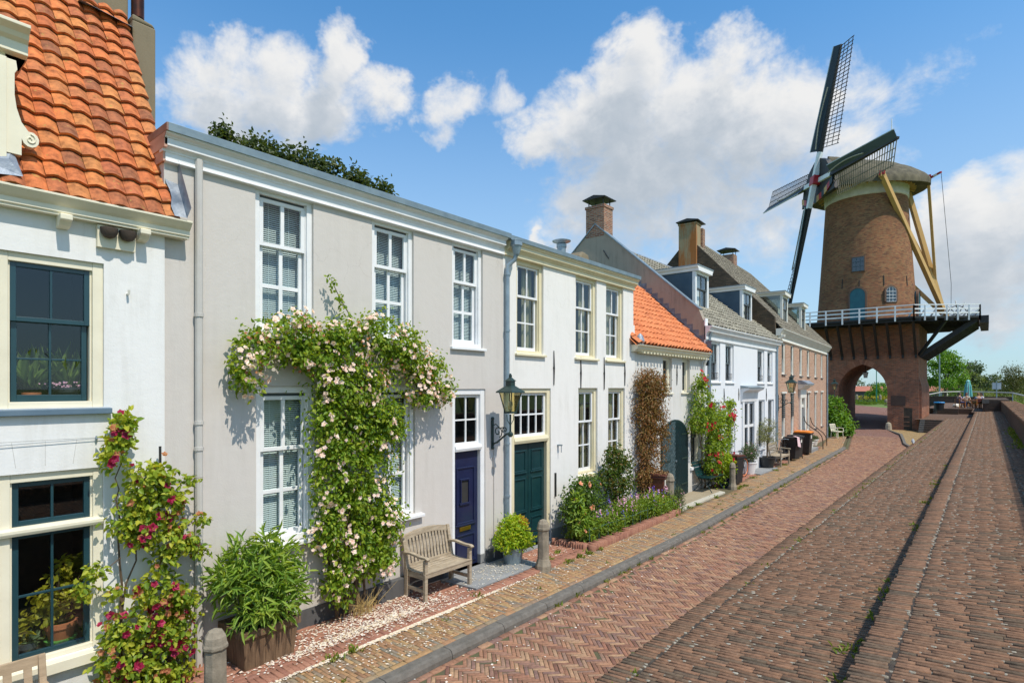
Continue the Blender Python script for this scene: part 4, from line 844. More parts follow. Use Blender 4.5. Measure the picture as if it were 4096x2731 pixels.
# ---------------- ground ----------------
def bricks(name, rects, m, par=None, h=.05, gap=.005, jz=.003, tilt=.012, kind=None, zf=None, jend=0., gapl=None, jang=.008):
    """rects: rows of (cx, cy, half length, half width, angle); every brick a separate island; zf(x, y) gives the bed height"""
    A = np.array(rects, dtype=float); n = len(A)
    cx, cy, hl, hw, an = A.T; z = zf(cx, cy) if zf else np.zeros(n)
    z = z+rng.normal(0, jz, n); hl = hl-(gap if gapl is None else gapl)/2+rng.uniform(-jend, jend, n); hw = hw-gap/2; an = an+rng.normal(0, jang, n)
    c, s = np.cos(an), np.sin(an); tx = rng.normal(0, tilt, n); ty = rng.normal(0, tilt, n)
    V = np.zeros((n, 12, 3)); cham = .0035
    for i, (sx, sy) in enumerate(((-1, -1), (1, -1), (1, 1), (-1, 1))):
        for k, (ins, dz) in enumerate(((0, -h), (0, -cham), (cham, 0))):
            lx = sx*(hl-ins); ly = sy*(hw-ins)
            V[:, k*4+i, 0] = cx+lx*c-ly*s; V[:, k*4+i, 1] = cy+lx*s+ly*c
            zz = z+dz+tx*lx+ty*ly
            if zf: zz = zz+(zf(V[:, k*4+i, 0], V[:, k*4+i, 1])-zf(cx, cy))
            V[:, k*4+i, 2] = zz
    f = [(8, 9, 10, 11)]
    for k in (0, 4):
        for i in range(4): j = (i+1) % 4; f.append((k+i, k+j, k+4+j, k+4+i))
    F = (np.array(f)[None]+(np.arange(n)*12)[:, None, None]).reshape(-1, 4)
    o = mesh_obj(name, V.reshape(-1, 3), F, m, par)
    if kind: o['kind'] = kind
    return o
def sheet(name, pts, m, kind='structure', uv=False):
    b = MB(); b.add(pts, [tuple(range(len(pts)))]); o = b.build(name, m, None, uv=uv); o['kind'] = kind; return o
KY = lambda x: np.where(x < 12.5, 5.14, np.where(x < 36, 5.14+(x-12.5)*.86/23.5, 6.0+(x-36)*.14))   # kerb line
def street():
    # the far ground: meadow with the field tracks, one sheet to the horizon
    sheet('ground', [(-3000, -3000, -1.1), (4000, -3000, -1.1), (4000, 3000, -1.1), (-3000, 3000, -1.1)], K['grass'])
    sheet('street_ground', [(-12, -1.4, -.16), (70, -1.4, -.16), (70, 16, -.16), (-12, 16, -.16)], K['joint'])
    # herringbone road
    W_, Lb = .052, .208; k = 4; rects = []; a45 = math.pi/4
    for i in range(-40, 1500):
        for j in range(-1100, 1100):
            mm = (i-j) % (2*k)
            if mm == 0: x, y, an = (i+k/2)*W_, (j+.5)*W_, 0
            elif mm == 2*k-1: x, y, an = (i+.5)*W_, (j+k/2)*W_, math.pi/2
            else: continue
            X = (x-y)*.70710678; Y = (x+y)*.70710678
            if not (2.3 < X < 47 and 2.0 < Y < 8): continue
            if Y > float(KY(X))-.19 or (X < 46 and Y < 2.25): continue
            if X > 30 and Y < 2.25+max(0, (X-36)*.12): continue
            rects.append((X, Y, Lb/2, W_/2, an+a45))
    bricks('road', rects, K['road_brick'], h=.04, gap=.006, kind='structure', zf=lambda x, y: -.10+.0*x)
    b = MB()
    xs = np.linspace(-2, 46, 60)
    for p, q in zip(xs, xs[1:]): b.quad((p, 1.9, -.108), (q, 1.9, -.108), (q, float(KY(q)), -.108), (p, float(KY(p)), -.108))
    o = b.build('road_bed', K['joint_moss']); o['kind'] = 'structure'
    # edge course along the kerb
    rects = [(x, float(KY(x))-.105, .104, .05, math.atan(.036) if x > 12.5 else 0) for x in np.arange(2.6, 36, .209)]
    bricks('road_edge_course', rects, K['road_brick'], h=.04, kind='structure', zf=lambda x, y: -.098+.0*x)
    # kerb
    kb = MB(); L = 1.0; x = 2.0
    while x < 36.2:
        x1 = min(x+L, 36.3)-.008; y0, y1 = float(KY(x)), float(KY(x1)); v = []
        for xx, yy in ((x, y0), (x1, y1)):
            for dy, z in ((-.05, -.13), (-.045, -.05), (-.02, -.008), (.01, .006), (.13, .006), (.13, -.13)): v.append((xx, yy+dy, z))
        kb.add(v, [(i, (i+1) % 6, 6+(i+1) % 6, 6+i) for i in range(6)]+[tuple(range(6))[::-1], tuple(range(6, 12))]); x += L
    o = kb.build('kerb', K['concrete'], bevel=.006); o['kind'] = 'structure'
    # pavement: bricks laid across, a course along the kerb, a raised edging course, stoep bricks to the facades
    EY = lambda X: 6.02 if X < 19 else 6.35+min(.65, max(0, (X-19)*.028))+max(0, (X-34)*.10)
    rects = []; x = 2.2; r = 0
    while x < 46:
        ky = float(KY(x))+.235; ey = EY(x)
        y = ky+(.1 if r % 2 else 0)*1.0
        if r % 2: rects.append((x, ky+.05, .05, .024, math.pi/2))
        while y < ey+.02: rects.append((x, y+.1, .1, .024, math.pi/2)); y += .203
        x += .0505; r += 1
    bricks('pavement', rects, K['pave_brick'], h=.04, kind='structure', tilt=.010, jz=.002, zf=lambda x, y: .002+.0*x)
    rects = [(x, float(KY(x))+.182, .1, .046, 0) for x in np.arange(2.3, 46, .203)]
    bricks('pavement_edge_course', rects, K['pave_brick'], h=.04, kind='structure', zf=lambda x, y: .003+.0*x)
    rects = []
    x = 2.3
    while x < 9.7: rects.append((x, 6.17, .105, .032, math.pi/2)); x += .066
    bricks('edging_course', rects, K['stoep_brick'], h=.06, kind='structure', jz=.004, zf=lambda x, y: .035+.0*x)
    rects = []; r = 0; y = 6.32
    while y < 7.2:
        x = 2.3+(.1 if r % 2 else 0)
        while x < 42:
            if (x < 6.6 or (8.5 < x < 13.5) or x > 18.9) and y > EY(x)+.2 and not (9.65 < x < 14.3): rects.append((x, y, .1, .045, 0))
            x += .204
        y += .094; r += 1
    bricks('stoep', rects, K['stoep_brick'], h=.05, kind='structure', zf=lambda x, y: .026+.0*x)
    b = MB(); b.add([(2, 5.25, -.005), (12.5, 5.25, -.005), (36, 6.12, -.005), (46, 7.55, -.005), (46, 9, -.005), (2, 7.2, -.005)], [(0, 1, 2, 3, 4, 5)]); o = b.build('pavement_bed', K['joint']); o['kind'] = 'structure'
    # stone slabs before the doors, worn concrete apron before the barn door
    def slab(name, pts, z, m):
        q = MB(); q.prism(pts, 'z', -.02, z); o = q.build(name, m, None, bevel=.006); o['kind'] = 'structure'
    slab('doorstep_slab', [(6.70, 6.29), (8.42, 6.29), (8.42, 7.05), (6.62, 7.05)], .05, K['bluestone'])
    slab('doorstep_slab', [(22.4, 6.50), (24.7, 6.50), (24.5, 7.08), (22.5, 7.08)], .05, K['bluestone'])
    slab('doorstep_slab', [(31.7, 6.75), (33.7, 6.85), (33.6, 7.5), (31.6, 7.4)], .16, K['bluestone'])
    slab('barn_apron', [(14.45, 6.42), (18.1, 6.45), (18.3, 7.1), (14.45, 7.1)], .03, mt('apron_concrete', (.36, .30, .20), (.28, .23, .15), 2, .9, .6, 60, detail=8))
    slab('barn_apron_edge', [(14.3, 6.22), (17.9, 6.24), (17.95, 6.41), (14.3, 6.41)], .045, mt('pale_concrete', (.55, .52, .44), (.42, .39, .31), 3, .9, .8, 60, detail=8))
    # paving through and beyond the gate, the plaza beside it
    sheet('plaza', [(39, 3.3, -.0), (41, 3.8, -.0), (44.5, 4.2, 0), (49, 4.75, 0), (53.5, 6.0, 0), (54, 4.1, 0), (54, 1.5, 0), (39, 1.5, 0)], K['sand_brick'], uv=True)
    q = MB(); P = [(38.6, 3.2), (41, 3.72), (44.5, 4.12), (49, 4.66), (53.4, 5.9)]
    for (xa, ya), (xb, yb) in zip(P, P[1:]): q.bar((xa, ya, -.045), (xb, yb, -.045), .14, .11)
    o = q.build('plaza_kerb', K['concrete']); o['kind'] = 'structure'
K['far_road'] = brickmat('far_road_brick', [(.21, .11, .085), (.28, .145, .11), (.25, .15, .13)], (.13, .10, .07), .2, .055, .005)
K['far_pave'] = brickmat('far_pave_brick', [(.36, .33, .28), (.42, .38, .31)], (.25, .22, .17), .3, .3, .01)
K['mortar_light'] = mt('pale_mortar', (.42, .39, .32), (.22, .19, .14), 25, .95, .6, 80)
TL = .075           # the rampart tops tip gently toward the street
def rampart():
    def top(name, x0, x1, ya, yb, z, edge, mortar_line):
        zf = lambda x, y: z+(ya-y)*TL
        rects = []; x = x0; r = 0; pitch = .052
        while x < x1:
            off = random.uniform(0, .2); e = ya+random.uniform(-.012, .015)
            # header pair at the rim, then stretchers
            y = e; first = True; second = False
            while y > yb+.05:
                l = .2 if not first else .2
                if not first and y > e-.35 and not second: l = random.uniform(.06, .2); second = True
                if mortar_line and abs((ya-y)-mortar_line) < .015: y -= .012
                ly = min(l, y-yb)
                rects.append((x, y-ly/2, ly/2, .0225, math.pi/2)); y -= ly+.004; first = False
                if mortar_line and (ya-y) < mortar_line < (ya-y)+.2: 
                    rem = y-(ya-mortar_line)
                    if rem > .04: rects.append((x, y-rem/2, rem/2, .0225, math.pi/2))
                    y -= rem+.022
            x += pitch+random.uniform(-.003, .003)*0; r += 1
        o = bricks(name, rects, K['rampart_brick'], h=.10, gap=.009, jz=.0018, tilt=.008, zf=zf, jend=.003, gapl=.001, jang=.003)
        o['kind'] = 'structure'
        ends = [(q[0]+random.uniform(-.004, .004), q[1]-q[2]-.002, random.uniform(.006, .013), random.uniform(.012, .021), 0.) for q in rects if random.random() < .42]
        o = bricks(name+'_mortar', ends, K['mortar_light'], h=.02, gap=.0, jz=.002, tilt=.05, zf=lambda x, y: zf(x, y)+.0015); o['kind'] = 'structure'
        b = MB(); b.quad((x0, ya-.01, zf(0, ya-.01)-.008), (x1, ya-.01, zf(0, ya-.01)-.008), (x1, yb, zf(0, yb)-.008), (x0, yb, zf(0, yb)-.008)); o2 = b.build(name+'_bed', K['mortar_dark']); o2['kind'] = 'structure'
    top('lower_rampart', 2.2, 53.0, 2.32, .66, 1.0, 0, .2)
    top('upper_rampart', 2.0, 57.6, .69, -.87, 1.40, 0, .2)
    w = thing('rampart_wall', 'long low dark brick retaining wall edging the street under the rampart top', 'wall', (2, 2.3, 0), world=True)
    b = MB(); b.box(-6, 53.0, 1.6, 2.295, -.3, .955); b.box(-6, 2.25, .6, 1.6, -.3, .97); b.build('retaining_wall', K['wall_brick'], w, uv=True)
    w = thing('rampart_step', 'dark brick riser between the lower and the upper rampart terraces', 'wall', (2, .68, 1), world=True)
    b = MB(); b.box(-6, 54.5, -.9, .672, .3, 1.36); b.build('riser', K['wall_brick'], w, uv=True)
    q = MB(); q.box(54.5, 54.52, .25, .67, 1.12, 1.42); q.box(53.98, 54.5, .675, .70, 1.06, 1.42); q.build('capstone', K['concrete'], w)
    # parapet along the far side
    p = thing('rampart_parapet', 'dark brick parapet wall along the right edge of the rampart', 'wall', (2, -1.2, 1.4), world=True)
    b = MB(); b.box(3.5, 59.2, -1.75, -.87, -1.2, 2.18); b.build('parapet_wall', K['wall_brick'], p, uv=True)
    zf = lambda x, y: 2.27+.0*x
    rects = []; x = 3.6; r = 0
    while x < 59.1:
        y = -.85
        for l in ((.1, .2, .2, .2, .2) if r % 2 else (.2, .2, .2, .2, .1)): rects.append((x, y-l/2, l/2, .0225, math.pi/2)); y -= l+.004
        x += .052; r += 1
    o = bricks('parapet_coping', rects, K['rampart_brick'], p, h=.09, gap=.010, jz=.005, tilt=.03, zf=zf); o.location = -OFF[p.name]
    p = thing('parapet_pier', 'stubby dark brick pier with a grey stone block at the parapet end', 'wall pier', (59, -.3, 1.4), world=True)
    b = MB(); b.box(58.8, 70.5, -1.4, .22, .2, 2.36); b.build('pier', K['wall_brick'], p, uv=True)
    b = MB(); b.box(58.74, 58.9, -.17, .26, 2.05, 2.38); b.build('stone_block', K['concrete'], p)
    # terrace with the cafe table, its steps and end wall
    b = MB(); b.box(57.6, 66.1, -1, .9, 1.30, 1.402); b.box(66.1, 94, -3, 4.4, .4, 1.404); b.box(54.1, 57.6, -1, .68, 1.3, 1.40); o = b.build('terrace', K['terrace_brick'], uv=True); o['kind'] = 'structure'
    b = MB(); b.quad((53, .69, .905), (66.2, .69, .905), (66.2, 4.2, .905), (53, 4.2, .905)); o = b.build('landing', K['terrace_brick'], uv=True); o['kind'] = 'structure'
    b = MB(); b.box(53.0, 66.2, .69, 2.4, -.2, .89); o = b.build('landing_fill', K['wall_brick'], uv=True); o['kind'] = 'structure'
    for (x0, y0, y1, z0, n, lab) in ((66.1, 1.95, 3.5, .905, 3, 'short brick steps up to the cafe terrace'), ):
        s = thing('terrace_steps', lab, 'steps', (x0, y0, z0), world=True); b = MB()
        for k in range(n): b.box(x0-.9+k*.3, x0+.05, y0, y1, z0+k*.165, z0+(k+1)*.165-.004)
        b.build('brick_treads', K['wall_brick'], s, uv=True); q = MB(); 
        for k in range(n): q.box(x0-.9+k*.3-.03, x0-.9+k*.3+.3, y1+.002, y1+.3, z0+k*.165, z0+(k+1)*.165-.004)
        q.build('stone_end', K['concrete'], s)
    s = thing('gate_steps', 'taller flight of brick steps beside the mill gate with grey stone ends', 'steps', (53, 2.4, 0), world=True); b = MB(); q = MB()
    for k in range(6): b.box(51.5+k*.27, 53.3, 2.3, 3.55, k*.15, (k+1)*.15-.003); q.box(51.46+k*.27, 51.5+k*.27+.27, 3.552, 3.85, k*.15, (k+1)*.15-.003)
    b.build('brick_treads', K['wall_brick'], s, uv=True); q.build('stone_end', K['concrete'], s)
    s = thing('terrace_end_wall', 'low dark brick wall closing the far end of the cafe terrace', 'wall', (92, 2, 1.4), world=True)
    b = MB(); b.box(92, 92.6, -2.5, 6.2, .2, 2.12); b.build('end_wall', K['wall_brick'], s, uv=True); b = MB(); b.box(91.95, 92.65, -2.5, 6.2, 2.122, 2.25); b.build('coping', K['wall_brick'], s, uv=True)
K['terrace_brick'] = brickmat('terrace_brick', [(.12, .075, .055), (.17, .10, .07), (.20, .125, .09)], (.13, .11, .08), .21, .062, .008)
street(); rampart()
# ---------------- windmill on its gate ----------------
K['thatch'] = mt('thatch', (.145, .125, .08), (.065, .058, .038), 2.2, .95, 1., 45, stretch=(1, 1, .35), detail=9)
K['mill_black'] = mt('tarred_wood', (.011, .012, .014), (.02, .02, .02), 8, .55, .2, 30)
K['mill_blue'] = mt('sail_board_paint', (.012, .028, .042), (.018, .04, .055), 3, .5, .1, 30)
K['ochre'] = mt('ochre_beam_paint', (.58, .36, .13), (.52, .32, .11), 2, .5, .05, 30)
K['red_paint'] = mt('red_paint', (.42, .012, .018), (.36, .01, .015), 4, .4)
K['teal_door'] = mt('teal_door_paint', (.02, .14, .17), (.015, .11, .14), 3, .45, .1, 30)
K['bronze'] = mt('bronze_plaque', (.105, .062, .045), (.085, .05, .036), 2, .5, .1, 30, .2)
K['lattice'] = mt('lattice_wood', (.035, .022, .018), (.05, .032, .025), 6, .7)
K['pale_lattice'] = mt('pale_lattice_wood', (.19, .165, .11), (.15, .13, .09), 6, .7)
MA = Vector((58, 8.1, 0)); FH = Vector((-.605, .796, 0)); FW = Vector((-.6, .79, .15)).normalized(); EE = Vector((-.796, -.605, 0)); UP = FW.cross(EE)*-1
if UP.z < 0: UP = -UP
def windmill():
    M = thing('windmill', 'tall round brick windmill with black lattice sails standing on an arched town gate', 'windmill', (58, 8.1, 0), world=True)
    # gate block with a pointed passage
    X0, X1, Y0, Y1, ZT = 54., 62., 4.0, 12.3, 8.45; cy, hw, zs, za = 7.76, 1.72, 3.0, 5.23; rr = 2.27
    arc = []
    for k in range(13): z = zs+(za-zs)*k/12; arc.append((math.sqrt(max(0, rr*rr-(z-zs)**2))-(rr-hw), z))
    arc[-1] = (0., za)
    prof = [(-hw, -.15)]+[(-y, z) for y, z in arc]+[(y, z) for y, z in arc[::-1][1:]]+[(hw, -.15)]
    b = MB()
    for X in (X0, X1):
        b.quad((X, cy+hw, -.15), (X, Y1, -.15), (X, Y1, ZT), (X, cy+hw, ZT)); b.quad((X, Y0, -.15), (X, cy-hw, -.15), (X, cy-hw, ZT), (X, Y0, ZT))
        for (ya, zA), (yb, zB) in zip(prof[1:-1], prof[2:-1]): b.quad((X, cy+ya, zA), (X, cy+yb, zB), (X, cy+yb, ZT), (X, cy+ya, ZT))
    for (ya, zA), (yb, zB) in zip(prof, prof[1:]): b.quad((X0, cy+ya, zA), (X1, cy+ya, zA), (X1, cy+yb, zB), (X0, cy+yb, zB))
    b.quad((X0, Y0, -.15), (X1, Y0, -.15), (X1, Y0, ZT), (X0, Y0, ZT)); b.quad((X0, Y1, -.15), (X1, Y1, -.15), (X1, Y1, ZT), (X0, Y1, ZT)); b.quad((X0, Y0, ZT), (X1, Y0, ZT), (X1, Y1, ZT), (X0, Y1, ZT))
    g = b.build('gate', K['gate_brick'], M, uv=True)
    b = MB(); b.prism([(Y0+.01, -.15), (Y0-.16, -.15), (Y0-.16, 3.4), (Y0+.01, 4.1)], 'x', X0+.25, X1-.2); b.prism([(Y0-.16, -.15), (Y0-.16, .45), (Y0-.24, .4), (Y0-.24, -.15)], 'x', X0+.25, X1); b.build('buttress', K['gate_brick'], g, uv=True)
    b = MB(); n = 13                                     # voussoirs round the arch mouth
    for side in (-1, 1):
        for k in range(n*2):
            t0, t1 = k/(n*2), (k+1)/(n*2); a_end = math.asin((za-zs)/rr)
            a0, a1 = a_end*t0+.004, a_end*t1-.004
            P = lambda r_, a: (cy+side*(r_*math.cos(a)-(rr-hw)), zs+r_*math.sin(a))
            q = [P(rr-.01, a0), P(rr+.42, a0), P(rr+.42, a1), P(rr-.01, a1)]
            if side*(q[2][0]-cy) < -.02 or side*(q[3][0]-cy) < -.02: continue
            b.prism(q, 'x', X0-.025, X0+.05)
        for k in range(34):
            z0 = -.1+k*.09
            b.box(X0-.02, X0+.05, cy+side*(hw-.01), cy+side*(hw+(.40 if k % 2 else .28)), z0, z0+.082)
    b.build('arch_ring', pieces('voussoir_bricks', [(.20, .10, .07), (.34, .15, .09), (.44, .21, .13)], .9, 30, .5, .6), g)
    b = MB(); b.box(X0-.05, X0, 4.86, 5.82, 1.88, 2.66); pl = b.build('plaque', K['bronze'], g, bevel=.008)
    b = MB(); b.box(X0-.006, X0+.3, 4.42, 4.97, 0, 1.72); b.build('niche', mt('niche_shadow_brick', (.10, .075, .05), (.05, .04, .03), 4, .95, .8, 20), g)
    b = MB(); b.box(X0-.02, X0+.01, 4.97, 5.07, 0, 1.75); b.box(X0-.02, X0+.01, 4.34, 4.42, 0, 1.75); b.box(X0-.025, X0+.01, 4.34, 5.07, 1.75, 1.95)
    for z in (1.0, .6, .3): b.box(X0-.03, X0, 4.6, 4.97, z, z+.06)
    b.build('niche_surround', K['gate_brick'], g, uv=True)
    b = MB(); b.lathe([(.24, -.1), (.22, .3), (.17, .5), (.05, .58)], (X0-.18, 5.95, 0), 10); b.lathe([(.24, -.1), (.22, .3), (.17, .5), (.05, .58)], (X0-.18, 9.6, 0), 10); b.build('guard_stone', mt('pale_guard_stone', (.42, .37, .28), (.3, .26, .19), 5, .9, .5), g)
    # tower
    n = 72; zs_ = np.linspace(8.4, 19.35, 40); V = []; F = []; UVs = []
    Rz = lambda z: 3.80+(3.06-3.80)*((z-8.4)/(19.35-8.4))**.9
    for z in zs_:
        for k in range(n+1): t = 2*math.pi*k/n; r_ = Rz(z); V.append((58+r_*math.cos(t), 8.1+r_*math.sin(t), z)); UVs.append((t*3.4, z))
    for i in range(len(zs_)-1):
        for k in range(n): a = i*(n+1)+k; F.append((a, a+1, a+n+2, a+n+1))
    o = mesh_obj('tower', np.array(V)-np.array(OFF[M.name]), np.array(F), K['mill_brick'], M, smooth=True)
    l = o.data.uv_layers.new(name='UVMap'); vi = [lp.vertex_index for lp in o.data.loops]
    l.data.foreach_set('uv', np.array([UVs[i] for i in vi], dtype=np.float32).ravel()); T = o
    def onT(th, z, out=0.): t = R(th); r_ = Rz(z)+out; return Vector((58+r_*math.cos(t), 8.1+r_*math.sin(t), z))
    def opening(name, th, z0, z1, w, m, arch=True, rows=0, cols=0, pane=None, sill=True):
        zc = z1-w/2 if arch else z1; pts = [(-w/2, z0), (w/2, z0)]
        pts += [(w/2*math.cos(R(a)), zc+w/2*math.sin(R(a))) for a in range(0, 181, 18)] if arch else [(w/2, z1), (-w/2, z1)]
        t = R(th); nrm = Vector((math.cos(t), math.sin(t), 0)); tan = Vector((math.sin(t), -math.cos(t), 0)); r_ = max(Rz(z0), Rz(z1))
        base = Vector((58, 8.1, 0))
        Pq = lambda p, out: tuple(base+nrm*(r_+out-.0)+tan*p[0]+Vector((0, 0, p[1])))
        b = MB(); k = len(pts); b.add([Pq(p, -.25) for p in pts]+[Pq(p, .035) for p in pts], [tuple(range(k, 2*k))]+[(i, (i+1) % k, k+(i+1) % k, k+i) for i in range(k)])
        d = b.build(name, m, T)
        q = MB(); s = .13                                    # brick surround
        for i in range(1, k):
            p0, p1 = pts[i], pts[(i+1) % k]
            c = Vector((0, (z0+zc)/2)) if not arch else Vector((0, zc))
            def outp(p): 
                v = Vector(p)-c; 
                if arch and p[1] < zc: v = Vector((p[0], 0))
                return tuple(Vector(p)+v.normalized()*s)
            if i == k-1 and not arch: pass
            q.add([Pq(p0, -.1), Pq(p1, -.1), Pq(outp(p1), -.1), Pq(outp(p0), -.1), Pq(p0, .09), Pq(p1, .09), Pq(outp(p1), .07), Pq(outp(p0), .07)], [(4, 5, 6, 7), (0, 1, 5, 4), (2, 3, 7, 6), (3, 0, 4, 7), (1, 2, 6, 5)])
        q.build('brick_surround', K['surround'], d)
        if rows:
            q = MB(); zt = z1
            for i in range(cols+1): x = -w/2+w*i/cols; zz = (zc+math.sqrt(max(0, (w/2)**2-x*x))) if arch else z1; q.bar(Pq((x, z0), .05), Pq((x, zz), .05), .035, .03)
            for i in range(rows+1): z = z0+(zc-z0)*i/rows; q.bar(Pq((-w/2, z), .055), Pq((w/2, z), .055), .035, .03)
            if arch:
                for a in range(0, 180, 18): q.bar(Pq((w/2*math.cos(R(a)), zc+w/2*math.sin(R(a))), .05), Pq((w/2*math.cos(R(a+18)), zc+w/2*math.sin(R(a+18))), .05), .05, .04)
            q.build('glazing_bar', pane, d)
        return d
    K['surround'] = pieces('surround_bricks', [(.09, .07, .055), (.17, .10, .07), (.12, .085, .06)], .9, 30, .5, .6)
    dk = glassmat('mill_glass', (.05, .08, .12), .05, 1.5, 2.2)
    D = opening('tower_door', 179.5, 8.6, 11.45, 1.1, K['teal_door'])
    opening('tower_window', 216.5, 10.25, 11.45, .78, dk, True, 3, 3, K['white']); opening('tower_window', 179.5, 12.9, 14.05, .86, dk, False, 3, 3, K['teal_dark']); opening('tower_door', 268, 8.6, 11.3, 1.0, K['teal_door'])
    for th, z in ((209, 12.0), (181, 11.75), (160, 12.0), (242, 12.0), (238, 17.5)):
        q = MB(); q.bar(onT(th, z-.4, .02), onT(th, z+.4, .02), .05, .05); q.build('wall_anchor', K['black_iron'], T)
    b = MB(); b.lathe([(3.02, 19.2), (3.14, 19.32), (3.16, 20.15), (3.3, 20.3)], (58, 8.1, 0), 60); b.build('white_ring', mt('ring_white', (.68, .63, .58), (.54, .49, .43), 2, .7, .3), M, smooth=True)
    # gallery
    P = [(54., .35), (51.3, 4.1), (51.3, 12.2), (54., 15.9), (62., 15.9), (64.7, 12.2), (64.7, 4.1), (62., .35)]
    b = MB(); b.prism(P, 'z', 8.42, 8.57); ga = b.build('gallery', K['mill_black'], M)
    b = MB()
    for k in range(20):
        X = 51.6+k*.66; y0 = .5 if 53.9 < X < 62.1 else max(.5, 4.1-(X-51.3)*1.39 if X < 54 else 4.1-(64.7-X)*1.39); b.box(X-.07, X+.07, y0, 16.2-y0, 8.22, 8.42)
    b.build('gallery_joist', K['mill_black'], ga)
    def rail(a, c, step, strut):
        a = Vector(a); c = Vector(c); L_ = (c-a).length; d = (c-a)/L_; nn = Vector((d.y, -d.x)); ctr = Vector((58, 8.1))
        if (ctr-a).dot(nn) < 0: nn = -nn
        k = max(1, round(L_/step))
        r_ = MB()
        r_.bar((*a, 9.40), (*c, 9.40), .09, .07); r_.bar((*a, 9.10), (*c, 9.10), .05, .10); r_.bar((*a, 8.80), (*c, 8.80), .05, .10)
        rl = r_.build('railing', K['white'], ga)
        for i in range(k+1):
            p = a+d*(L_*i/k); q = MB(); q.bar((p.x, p.y, 8.25), (p.x, p.y, 9.38), .10, .12)
            if strut: e_ = p+nn*.65; q.bar((p.x, p.y, 9.05), (e_.x, e_.y, 8.58), .07, .09)
            q.build('railing_post', K['white'], rl)
    for i in range(8): rail(P[i], P[(i+1) % 8], 1.18 if i in (1, 3, 5, 7) else .82, i in (0, 7, 6))
    for k in range(8):
        Y = 10.0-k*.83; q = MB(); q.bar((53.98, Y, 5.80), (51.6, Y, 8.4), .16, .2); q.box(53.8, 54.0, Y-.07, Y+.07, 5.6, 5.9); q.build('gallery_brace', K['mill_black'], ga)
    for k in range(9):
        X = 54.3+k*.9; q = MB(); q.bar((X, 4.02, 5.75), (X, .55, 8.35), .18, .34); q.build('gallery_brace', K['mill_black'], ga)
    q = MB(); q.bar((54.05, 4.0, 5.8), (52.7, 2.2, 8.4), .16, .2); q.bar((52.6, 2.3, 8.32), (54.2, 4.2, 8.32), .16, .2); q.build('gallery_brace', K['mill_black'], ga)
    q = MB()
    for k in range(7): q.box(54.1+k*1.2, 54.9+k*1.2, -.15, .36, 8.05, 8.58)
    q.build('gallery_edge', K['mill_black'], ga)
    # thatched cap, elongated along the wind shaft
    V = []; F = []; n = 48; hs = np.linspace(0, 1, 15)
    for h in hs:
        z = 20.1+3.0*h; g_ = max(0, (h-.10)/.90); wd = 3.85*(1-g_**1.25)**.85+.12; af = 3.95-.75*h; ab = 4.35*(1-g_**1.35)**.8+1.9*g_
        drop = 0.35*(1-h)**3
        for k in range(n):
            t = 2*math.pi*k/n; ct, st_ = math.cos(t), math.sin(t); ex = .72
            x = (abs(ct)**ex)*(af if ct > 0 else -ab); y = (abs(st_)**ex)*wd*(1 if st_ > 0 else -1)
            p = MA+FH*x+EE*y; V.append((p.x, p.y, z-drop*(abs(st_)**2)*.6+(.45*g_*x/4)))
    m_ = len(hs)
    for i in range(m_-1):
        for k in range(n): F.append((i*n+k, i*n+(k+1) % n, (i+1)*n+(k+1) % n, (i+1)*n+k))
    # underside rolls in to the white ring
    base = len(V)
    for k in range(n): 
        v = Vector(V[k]); c = v-MA; rr_ = Vector((c.x, c.y, 0)); rr_ = rr_.normalized()*3.2; V.append((58+rr_.x, 8.1+rr_.y, 20.25))
    for k in range(n): F.append((k, base+k, base+(k+1) % n, (k+1) % n))
    cap = mesh_obj('cap', np.array(V)-np.array(OFF[M.name]), [list(f) for f in F]+[[(m_-1)*n+k for k in range(n)]], K['thatch'], M, smooth=True, sharp=60)
    sd = cap.modifiers.new('thatch', 'DISPLACE'); tx = bpy.data.textures.new('thatch_clouds', 'CLOUDS'); tx.noise_scale = .9; sd.texture = tx; sd.strength = .22; sd.mid_level = .5
    q = MB()
    for k in range(36):
        t = 2*math.pi*k/36; d = Vector((math.cos(t), math.sin(t), 0)); q.bar(MA+d*3.1+Vector((0, 0, 20.22)), MA+d*3.62+Vector((0, 0, 20.0)), .09, .14)
    q.build('rafter_end', K['ochre'], cap)
    q = MB(); F3 = lambda x, y, z: tuple(MA+FH*x+EE*y+Vector((0, 0, z)))
    poly = [(-2.9, 19.75), (2.9, 19.75), (2.6, 21.2), (1.5, 22.6), (.5, 23.15), (-.5, 23.15), (-1.5, 22.6), (-2.6, 21.2)]
    q.add([F3(3.7, y, z) for y, z in poly]+[F3(4.1, y, z) for y, z in poly], [tuple(range(8)), tuple(range(8, 16))]+[(i, (i+1) % 8, 8+(i+1) % 8, 8+i) for i in range(8)])
    q.build('cap_front', K['mill_black'], cap)
    q = MB()                                              # painted board under the front
    for k in range(12): 
        y0, y1 = -2.7+k*.45, -2.7+(k+1)*.45; q.add([F3(4.12, y0, 19.5+.02*(k-5.5)**2), F3(4.12, y1, 19.5+.02*(k-4.5)**2), F3(4.12, y1, 20.0+.02*(k-4.5)**2), F3(4.12, y0, 20.0+.02*(k-5.5)**2), F3(4.2, y0, 19.5+.02*(k-5.5)**2), F3(4.2, y1, 19.5+.02*(k-4.5)**2), F3(4.2, y1, 20.0+.02*(k-4.5)**2), F3(4.2, y0, 20.0+.02*(k-5.5)**2)], [(4, 5, 6, 7), (0, 3, 2, 1), (0, 1, 5, 4), (3, 7, 6, 2)], k % 3)
    q.build('beard', [K['ochre'], K['red_paint'], K['mill_blue']], cap)
    # wind shaft, hub, four sails
    hub = Vector((55.41, 11.37, 21.3)); ax = FW
